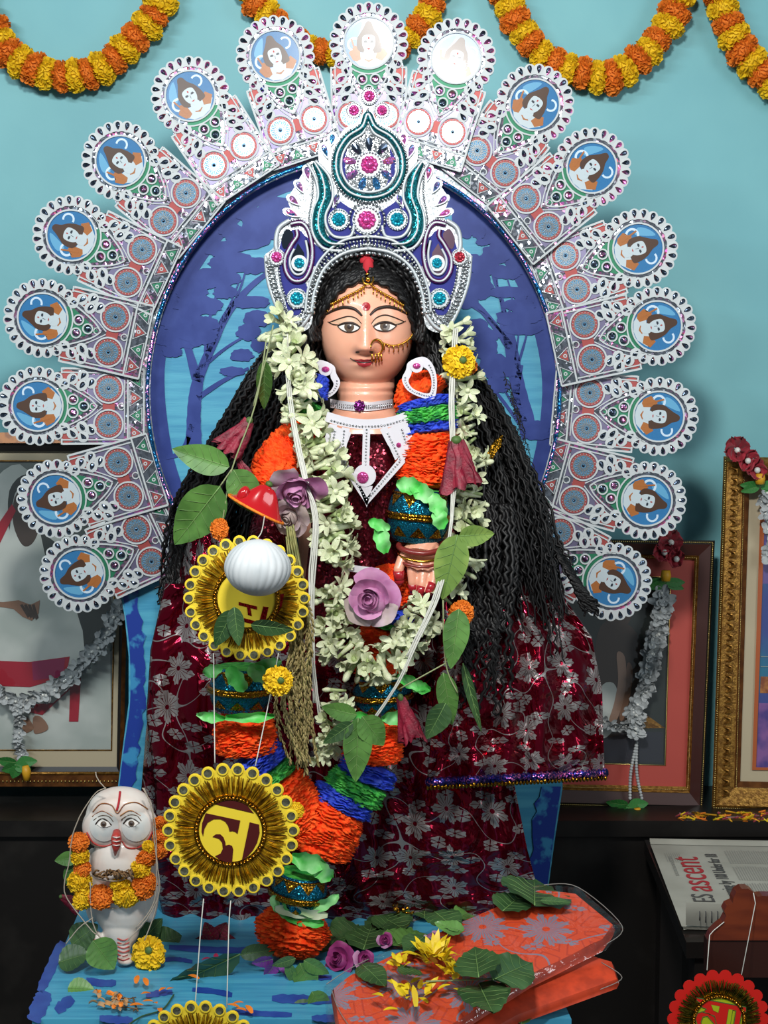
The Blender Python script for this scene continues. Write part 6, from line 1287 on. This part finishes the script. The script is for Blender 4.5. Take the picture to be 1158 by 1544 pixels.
fl.poly(b, [(-60, 995), (45, 998), (105, 990), (100, 1020), (45, 1036), (-60, 1032)], m_prr, .0034, .0037); fl.poly(b, [(48, 998), (98, 992), (95, 1020), (50, 1026)], m_prm, .0037, .004); fl.poly(b, [(38, 1062), (80, 1060), (115, 1028), (120, 1026), (64, 1078), (44, 1074)], m_prr, .0037, .004); fl.poly(b, [(106, 1030), (122, 1022), (118, 1088), (104, 1088)], m_prr, .0034, .0037)
for fx in (28, 50): fl.poly(b, cat([(fx, 1082), (fx+10, 1080), (fx+20, 1090), (fx+22, 1100), (fx+8, 1106), (fx+1, 1104)], 3, True), m_prs, .0037, .0042)
b.build('photo_print', fl.t); glass(fl, q2)
# salmon picture
fs_ = Frame('framed_picture', 'dark framed picture with salmon mat behind the right side of the halo', (800, 812), (1078, 815), (1060, 1221), (800, 1215), .585, .545)
b = MB(); o0 = fs_.px; o1 = [(806, 818), (1072, 821), (1055, 1215), (806, 1209)]; o2 = [(818, 834), (1054, 838), (1040, 1196), (818, 1190)]; o3 = [(824, 840), (1047, 844), (1034, 1186), (824, 1182)]
fs_.band(b, o0, o1, m_blk2, 0, .018, .022); fs_.band(b, o1, o2, m_fdk, 0, .022, .016); fs_.band(b, o2, o3, m_fgold, 0, .018, .010); b.build('frame', fs_.t)
b = MB()
mid = [(803, 815), (1075, 818), (1057.5, 1218), (803, 1212)]; fs_.beadline(b, mid[:3], .0016, m_bead, .021); fs_.beadline(b, [mid[2], mid[3]], .0016, m_bead, .021); b.build('bead_trim', fs_.t); b = MB(); mi2 = [(821, 837), (1050, 841), (1037, 1191), (821, 1186)]; fs_.beadline(b, mi2[:4], .0014, m_bead, .017); b.build('bead_trim', fs_.t)
b = MB(); o4 = [(850, 868), (1011, 870), (1003, 1154), (850, 1150)]; fs_.band(b, o3, o4, m_salm, 0, .005); b.build('salmon_mat', fs_.t); b = MB(); fs_.line(b, o4+[o4[0]], .0015, m_bead, .006); b.build('gold_fillet', fs_.t)
b = MB(); fs_.poly(b, o4, m_prd, 0, .002); fs_.poly(b, cat([(900, 960), (925, 935), (960, 955), (968, 1020), (955, 1085), (920, 1112), (895, 1080)], 4, True), mat('print_umber', '#473c36', .4), .002, .0023); fs_.poly(b, cat([(930, 985), (942, 990), (944, 1030), (936, 1070), (926, 1092), (918, 1088), (926, 1060), (932, 1025)], 4, True), mat('print_arm', '#a08270', .4), .0028, .0032); fs_.poly(b, cat([(946, 1000), (954, 1010), (950, 1050), (940, 1085), (934, 1080), (942, 1040)], 4, True), m_prs, .0028, .0031); fs_.poly(b, cat([(905, 1040), (925, 1030), (934, 1060), (925, 1100), (905, 1110)], 4, True), m_prw, .0024, .0028)
fs_.poly(b, cat([(912, 900), (930, 880), (950, 890), (952, 930), (935, 950), (915, 940)], 4, True), m_prsd, .0024, .0028); fs_.poly(b, [(965, 1098), (975, 1078), (1003, 1098)], m_fgold, .0024, .0028); fs_.poly(b, [(880, 1100), (1000, 1104), (1000, 1150), (880, 1148)], mat('print_slate', '#33363f', .4), .002, .0022); b.build('picture_print', fs_.t); glass(fs_, o4)
# right gold picture
fg = Frame('gold_framed_picture', 'ornate gold framed picture with cream mat at the right edge', (1091, 688), (1420, 695), (1400, 1232), (1073, 1222), .575, .53)
g0 = fg.px; g1 = [(1097, 696), (1412, 700), (1392, 1224), (1080, 1214)]; g2 = [(1120, 716), (1392, 720), (1374, 1196), (1107, 1188)]; g3 = [(1130, 728), (1380, 732), (1364, 1182), (1116, 1178)]
b = MB(); fg.band(b, g0, g1, m_fgold, 0, .018, .028); fg.band(b, g1, g2, m_fgold, 0, .028, .022); fg.band(b, g2, g3, m_fbr, 0, .020, .010); b.build('frame', fg.t)
b = MB(); fg.beadline(b, [(1094, 692), (1076.5, 1218), (1400, 1228)], .0017, m_bead, .026); b.build('bead_trim', fg.t); b = MB(); fg.beadline(b, [(1122, 720), (1110, 1188), (1370, 1194)], .0014, m_bead, .020); b.build('bead_trim', fg.t)
b = MB()
for i in range(32):
    k = i/31; x0 = 1108-14*k; y0 = 710+485*k; b.tube([fg.pt(x0-5, y0-5, .027), fg.pt(x0+4, y0-2, .031), fg.pt(x0+4, y0+4, .031), fg.pt(x0-4, y0+6, .028)], [.0012, .003, .003, .0012], m_fgold, 6)
b.build('carved_scrolls', fg.t)
g4 = [(1154, 752), (1360, 756), (1344, 1160), (1140, 1157)]; b = MB(); fg.band(b, g3, g4, m_cream, 0, .005); b.build('cream_mat', fg.t); b = MB(); fg.band(b, [(1147, 750), (1366, 752), (1350, 1164), (1134, 1161)], g4, mat('orange_fillet', '#a8552a', .4), .004, .009); b.build('orange_fillet', fg.t)
b = MB(); fg.poly(b, g4, mat('print_teal', '#1f7f93', .4, col2='#3a4a90', ns=6), 0, .002); fg.poly(b, [(1144, 1060), (1344, 1066), (1344, 1160), (1140, 1157)], mat('print_purple', '#4b3a86', .4, col2='#8a5a9a', ns=25), .002, .0024); fg.poly(b, [(1147, 1020), (1345, 1026), (1344, 1050), (1146, 1045)], m_prob, .002, .0026); fg.poly(b, [(1152, 770), (1360, 772), (1355, 880), (1149, 880)], mat('print_violet', '#6a5a9a', .4), .002, .0024)
for yy in (990, 1005): fg.line(b, [(1147, yy), (1345, yy+4)], .0008, m_prw, .003)
b.build('picture_print', fg.t); glass(fg, g4)
# white paper garlands on the pictures
m_wfl = mat('white_fabric_petal', '#b9bdbd', .7, col2='#a3a8aa', ns=30); m_pearl = mat('pearl', '#d9dad4', .25, coat=.5)
def wfm(seed):
    b = MB(); r = random.Random(seed)
    for k in range(5):
        a0 = TAU*k/5+r.uniform(-.2, .2); L = r.uniform(.8, 1.1)
        b.surf(lambda u, v: Vector((L*v*cos(a0)-(u-.5)*.75*sin(PI*min(1, v*.75+.12))*sin(a0), L*v*sin(a0)+(u-.5)*.75*sin(PI*min(1, v*.75+.12))*cos(a0), .35*v*v+.3*(u-.5)**2+.08*sin(9*u+seed))), 4, 5, m_wfl)
    b.ell((0, 0, .15), .17, m_pearl, 8, 6); return b.mesh('white_flower')
WF = [wfm(1), wfm(2), wfm(3)]
def wgarland(label, fr, path, n, r, tail, tl_n, ytop):
    c = cat(path, 8); q = [fr.pt(x, y, .032) for x, y in c]; t = thing('white_flower_garland', label, 'garland', q[0]); L = path_len(q)
    b = MB(); b.tube(q, .0012, m_white_thr, 5); b.build('string', t)
    for k in range(n):
        p, tg = at_len(q, L, L[-1]*(k+.5)/n); dr = Vector((U(-.7, .7), -1, U(-.7, .7))).normalized(); M = Matrix.Translation(p+Vector((U(-1, 1)*.006, U(-.006, .0), U(-1, 1)*.006))) @ dr.to_track_quat('Z', 'Y').to_matrix().to_4x4() @ Matrix.Rotation(U(0, 6), 4, 'Z') @ Matrix.Scale(r*.00125*U(.85, 1.1), 4); inst(WF[R.randrange(3)], 'white_flower', M, t)
    q = [fr.pt(x, y, .034) for x, y in cat(tail, 8)]; L = path_len(q)
    for k in range(tl_n):
        p, tg = at_len(q, L, L[-1]*(k+.5)/tl_n); dr = Vector((U(-.7, .7), -1, U(-1, .2))).normalized(); M = Matrix.Translation(p) @ dr.to_track_quat('Z', 'Y').to_matrix().to_4x4() @ Matrix.Scale(r*.00085, 4); inst(WF[R.randrange(3)], 'white_flower', M, t)
    return t
w1 = wgarland('white fabric flower garland sagging across the left framed photo', fl, [(-60, 980), (-15, 1030), (25, 1058), (60, 1050), (100, 1025), (140, 985), (175, 930), (190, 900)], 44, 15, [(24, 1060), (30, 1090), (28, 1120), (34, 1142)], 10, 0)
w2 = wgarland('white fabric flower garland hanging down the salmon matted picture', fs_, [(1000, 892), (994, 930), (986, 975), (978, 1015), (966, 1050), (955, 1075), (962, 1110)], 46, 16, [(958, 1090), (930, 1095), (905, 1085)], 10, 0)
b = MB()
for x in (-4, 5): b.beads([fs_.pt(x_, y_, .036) for x_, y_ in cat([(960, 1120), (955+x, 1165), (958+x*2, 1205)], 6)], .0035, m_wfl, 1.6)
b.build('tassel', w2)
m_tulip = mat('yellow_bud', '#d9a022', .5)
def tip(par, fr, x, y, s=1):
    for k, (dx, dy, L, a) in enumerate(((0, 0, 34, 175), (0, 0, 30, 5), (2, 4, 28, 200), (-4, 2, 26, -20), (0, 4, 22, 250))):
        b = MB(); M = Matrix.Translation(fr.pt(x+dx, y+dy, .036+.002*k)) @ PM(x, y, .55, a, -15, 0).to_3x3().to_4x4(); leaf(b, M, L*s, 16*s, m_lgreen); b.build('green_leaf', par)
    b = MB(); c = fr.pt(x+14*s, y+14*s, .045); b.tube([c+Vector((-.002, 0, .012)), c, c-Vector((0, 0, .016))], [.006, .009, .006], m_tulip, 10); b.build('yellow_bud', par)
m_lgreen = mat('fabric_leaf_green', '#2f7a34', .6)
tip(w1, fl, 26, 1150); tip(w2, fs_, 948, 1214)
m_redf2 = mat('red_fabric_flower', '#a0182c', .6, col2='#7d0f22', ns=30, sheen=.3)
def redtop(label, fr, spots, budxy):
    t = thing('red_fabric_flower', label, 'flower', fr.pt(*spots[0], .03))
    for x, y, r in spots:
        for k in range(6): b = MB(); M = Matrix.Translation(fr.pt(x, y, .04)) @ PM(x, y, .55, k*60+U(-12, 12), U(-20, 20), -25).to_3x3().to_4x4(); b.surf(lambda u, v: Vector((r*v, (u-.5)*r*1.0*sin(PI*min(1, v*.8+.1)), r*.25*v*v+3*sin(u*9))), 6, 5, m_redf2, M); b.build('petal', t)
        b = MB(); b.ell(fr.pt(x+4, y+3, .052), .006, m_pearl, 10, 6); b.build('pearl', t)
    b = MB()
    for a in (180, 200, 0, -20): leaf(b, Matrix.Translation(fr.pt(budxy[0], budxy[1]+10, .036)) @ PM(*budxy, .55, a, -10, 0).to_3x3().to_4x4(), 30, 13, m_lgreen)
    c = fr.pt(*budxy, .046); b.tube([c+Vector((0, 0, .010)), c, c-Vector((0, 0, .010))], [.008, .010, .008], m_tulip, 10); b.build('bud_and_leaves', t)
Frame.pt2 = Frame.pt
_o = Frame.pt
def _pt(s, px, py, *a): return _o(s, px, py, a[-1])
Frame.pt = _pt
redtop('dark red fabric flower on top of the salmon picture under the halo', fs_, [(1008, 815, 24), (998, 830, 20), (1016, 840, 18)], (1004, 868))
redtop('red fabric flowers with white pearls at the top corner of the gold frame', fg, [(1108, 676, 24), (1124, 692, 22), (1138, 706, 20)], (1146, 722))
Frame.pt = _o
w3 = wgarland('white fabric garland end below the red flowers on the gold frame', fg, [(1152, 742), (1158, 790), (1165, 850)], 12, 14, [(1150, 745), (1148, 760)], 2, 0)
t = thing('dried_garland_scrap', 'orange and yellow dried garland scraps along the ledge at the right', 'garland', G(1110, 1234, LEDGE))
for k in range(70):
    x = U(1022, 1158) if k % 3 else U(1110, 1158); y = 1228+U(-4, 7); p = P(x, y, .428); 
    if k < 60: b = MB(); b.tube([p, p+Vector((U(-.012, .012), -.003, U(-.005, .005))), p+Vector((U(-.016, .016), -.001, U(-.008, .004)))], .0018, (m_org, m_tulip, m_redf2, m_pety)[k % 4], 4); b.build('petal', t)

# ------------------------------------------------------------ right foreground: side table, newspaper, carved chair, red badge
m_dkw = mat('black_wood', '#15110f', .4, coat=.2); TZ = .672
p_a = G(985, 1275, TZ); p_b = G(1030, 1402, TZ)
tb = thing('side_table', 'dark wooden side table under the folded newspaper', 'table', (.75, .1, 0))
b = MB(); q = [(p_a.x-.01, .40), (p_b.x-.005, -.09), (1.15, -.09), (1.15, .40)]; vs = [(x, y, TZ) for x, y in q]+[(x, y, TZ-.025) for x, y in q]; b.add(vs, [(0, 1, 2, 3), (7, 6, 5, 4)]+[(i, 4+i, 4+(i+1) % 4, (i+1) % 4) for i in range(4)], m_dkw, None, False); b.build('tabletop', tb)
for lx, ly in ((p_b.x+.03, -.06), (p_a.x+.03, .36), (1.1, -.06), (1.1, .36)): b = MB(); b.box((lx-.02, ly-.02, 0), (lx+.02, ly+.02, TZ-.025), m_dkw); b.build('leg', tb)
m_news = mat('newsprint', '#aaa89c', .8, col2='#9b998d', ns=8); m_nink = mat('news_ink', '#4a4947', .8); m_ngrey = mat('news_text_grey', '#8b8a82', .8); m_nred = mat('news_red', '#a52a30', .8); m_ny = mat('news_yellow', '#a59a3c', .8)
nz = TZ+.006; A0 = G(980, 1271, nz); B0 = G(1028, 1397, nz)
np_ = thing('newspaper', 'folded newspaper with red ascent heading on the dark side table', 'newspaper', B0)
ex = Vector((1, 0, 0)); ey = (A0-B0)   # from the near corner to the far corner
LN = ey.length; eyn = ey.normalized(); exn = Vector((eyn.y, -eyn.x, 0))
def NP(u, v, z=0.): return B0+exn*u+eyn*v+Vector((0, 0, z))
b = MB()
for i in range(5): o = .0015*i; b.add([NP(-.0+o, 0, -i*.001), NP(.55, 0, -i*.001), NP(.55, LN-o, -i*.001), NP(o, LN, -i*.001)], [(0, 1, 2, 3)], m_news, None, False)
b.surf(lambda u, v: NP(.003+.01*sin(PI*v), LN*u, -.005*v+.0), 12, 5, m_news); b.surf(lambda u, v: NP(.55*u, LN-.012*v+.012*sin(v*3), .001+.006*sin(PI*v)), 12, 5, m_news); b.build('folded_sheets', np_)
b = MB(); f0 = G(1036, 1358, nz); 
b.surf(lambda u, v: P(1034+62*u+(0 if v < 1 else 0), 1361+2*u+(34+2*u)*v, B0.y-.004-.012*sin(PI*min(1, .5+v*.5))), 8, 6, m_news); b.build('turned_edge', np_)
def text(body, u, v, size, m, ang=90, z=.0012, par=np_, name='heading', sx=1):
    cu = bpy.data.curves.new(name, 'FONT'); cu.body = body; cu.size = size; cu.extrude = .0002; o = bpy.data.objects.new(name, cu); COL.objects.link(o); dg = bpy.context.evaluated_depsgraph_get(); me = bpy.data.meshes.new_from_object(o.evaluated_get(dg)); bpy.data.objects.remove(o); me.materials.clear(); me.materials.append(m)
    th = math.atan2(eyn.y, eyn.x)+rad(ang-90)
    o = bpy.data.objects.new(name, me); COL.objects.link(o); o.parent = par; o.matrix_basis = Matrix.Translation(-WL[par]+NP(u, v, z)) @ Matrix.Rotation(th, 4, 'Z') @ Matrix.Diagonal((sx, 1, 1, 1)); return o
text('ascent', .072, .155, .072, m_nred, sx=.95); text('ES', .068, .105, .050, m_nink, sx=.8); text('becoming by 100 Under for 18', .108, .115, .030, m_nink, sx=.62); text('EDUCATION AND CAREERS', .028, .23, .008, m_ngrey)
b = MB()
for col in range(3):
    for i in range(34):
        u = .125+i*.0042; v0 = .13+col*.085; 
        if u < .27 or col > 0: b.add([NP(u, v0, .0008), NP(u+.0018, v0, .0008), NP(u+.0018, v0+.074*U(.85, 1), .0008), NP(u, v0+.074*U(.9, 1), .0008)], [(0, 1, 2, 3)], m_ngrey, None, False)
for i in range(8): b.add([NP(.018+i*.0035, .30, .0008), NP(.019+i*.0035, .30, .0008), NP(.019+i*.0035, .35, .0008), NP(.018+i*.0035, .35, .0008)], [(0, 1, 2, 3)], m_ngrey, None, False)
b.build('printed_text', np_, kind='stuff')
b = MB()
for u, v, w, h, m in ((.215, .27, .03, .085, m_nred), (.20, .13, .10, .11, m_ny), (.235, .135, .015, .095, m_nred), (.28, .25, .06, .12, m_prw)): b.add([NP(u, v, .0011), NP(u+w, v, .0011), NP(u+w, v+h, .0011), NP(u, v+h, .0011)], [(0, 1, 2, 3)], m, None, False)
b.build('colour_panels', np_)
b = MB()
for i in range(4): x = 1055+i*9; b.tube([P(x, 1392-U(0, 4), B0.y-.0165), P(x, 1374, B0.y-.0165)], .0009, m_nink, 4)
b.build('small_print', np_)
m_cw = mat('red_brown_wood', '#5a2414', .35, col2='#6e2f18', ns=8, stretch=(1, 1, 6), coat=.3); m_cw2 = mat('dark_brown_wood', '#2f150f', .4, coat=.2)
ch = thing('carved_chair', 'reddish brown carved wooden stand with scalloped top at the lower right corner', 'furniture', P(1120, 1500, -.16)*1)
ch.location.z = 0; WL[ch] = ch.location.copy()
b = MB(); pxpoly(b, [(1068, 1418), (1072, 1408), (1082, 1398), (1090, 1392), (1095, 1382), (1092, 1374), (1096, 1366), (1105, 1362), (1106, 1354), (1110, 1345), (1118, 1340), (1128, 1340), (1136, 1345), (1142, 1352), (1150, 1351), (1220, 1351), (1220, 1418)], -.175, -.155, m_cw); b.build('scalloped_panel', ch)
b = MB(); pxpoly(b, [(1066, 1417), (1220, 1417), (1220, 1474), (1066, 1474)], -.172, -.150, m_cw2); b.build('drawer_front', ch)
b = MB(); pz = P(1066, 1474, -.16); b.box((pz.x, -.165, 0), (pz.x+.03, -.15, pz.z+.01), m_cw2); b.build('leg', ch); b = MB(); b.box((pz.x+.25, -.165, 0), (pz.x+.28, -.15, pz.z+.01), m_cw2); b.build('leg', ch)
m_rimr = mat('red_card_rim', '#c81e16', .4, coat=.2); m_lime = mat('lime_card', '#a3b01a', .4); m_grng = mat('green_gold_fringe', '#8c7a2c', .25, .9, col2='#4d5a1c', ns=150)
rb = thing('red_badge', 'red scalloped round badge with lime centre and red letter in the lower right corner', 'ornament', P(1083, 1540, -.22))
LR = [zl(p, 610, 1005, 7.33) for p in ([(355, 742), (905, 850), (905, 905), (860, 898), (812, 1200), (752, 1200), (795, 888), (745, 878), (690, 1200), (600, 1200), (590, 1080), (560, 960), (490, 920), (430, 910), (470, 870), (420, 850), (395, 800), (360, 775)], [(430, 900), (560, 950), (600, 1090), (480, 950), (430, 960), (410, 1020), (440, 1100), (380, 1080), (350, 980), (370, 920)])]
MR = [(x*1.02, y) for x, y in []]
LRg = [zl(p, 610, 1005, 7.33) for p in ([(520, 822), (612, 842), (598, 912), (545, 885)], [(715, 872), (755, 880), (712, 1190), (672, 1190)])]
rbd = badge(1083, 1537, -.22, 77, LR, None, 22, m_rimr, False, 0, rb, m_lime, m_rimr, m_grng)
b = MB(); M = PM(1083, 1537, -.22)
for q in LRg: b.poly(q, 5, 5.6, m_lime, M)
for q in LR+LRg: ribbon(b, q, .9, 4, 5.4, m_grn, True, M)
b.build('letter_outline', rbd)
b = MB(); b.tube([P(*p) for p in [(1066, 1463, -.222), (1070, 1410, -.19), (1076, 1403, -.178), (1092, 1390, -.177)]], .0007, m_white_thr, 5); b.tube([P(*p) for p in [(1118, 1470, -.222), (1139, 1362, -.18), (1136, 1346, -.178)]], .0007, m_white_thr, 5); b.build('string', rb)
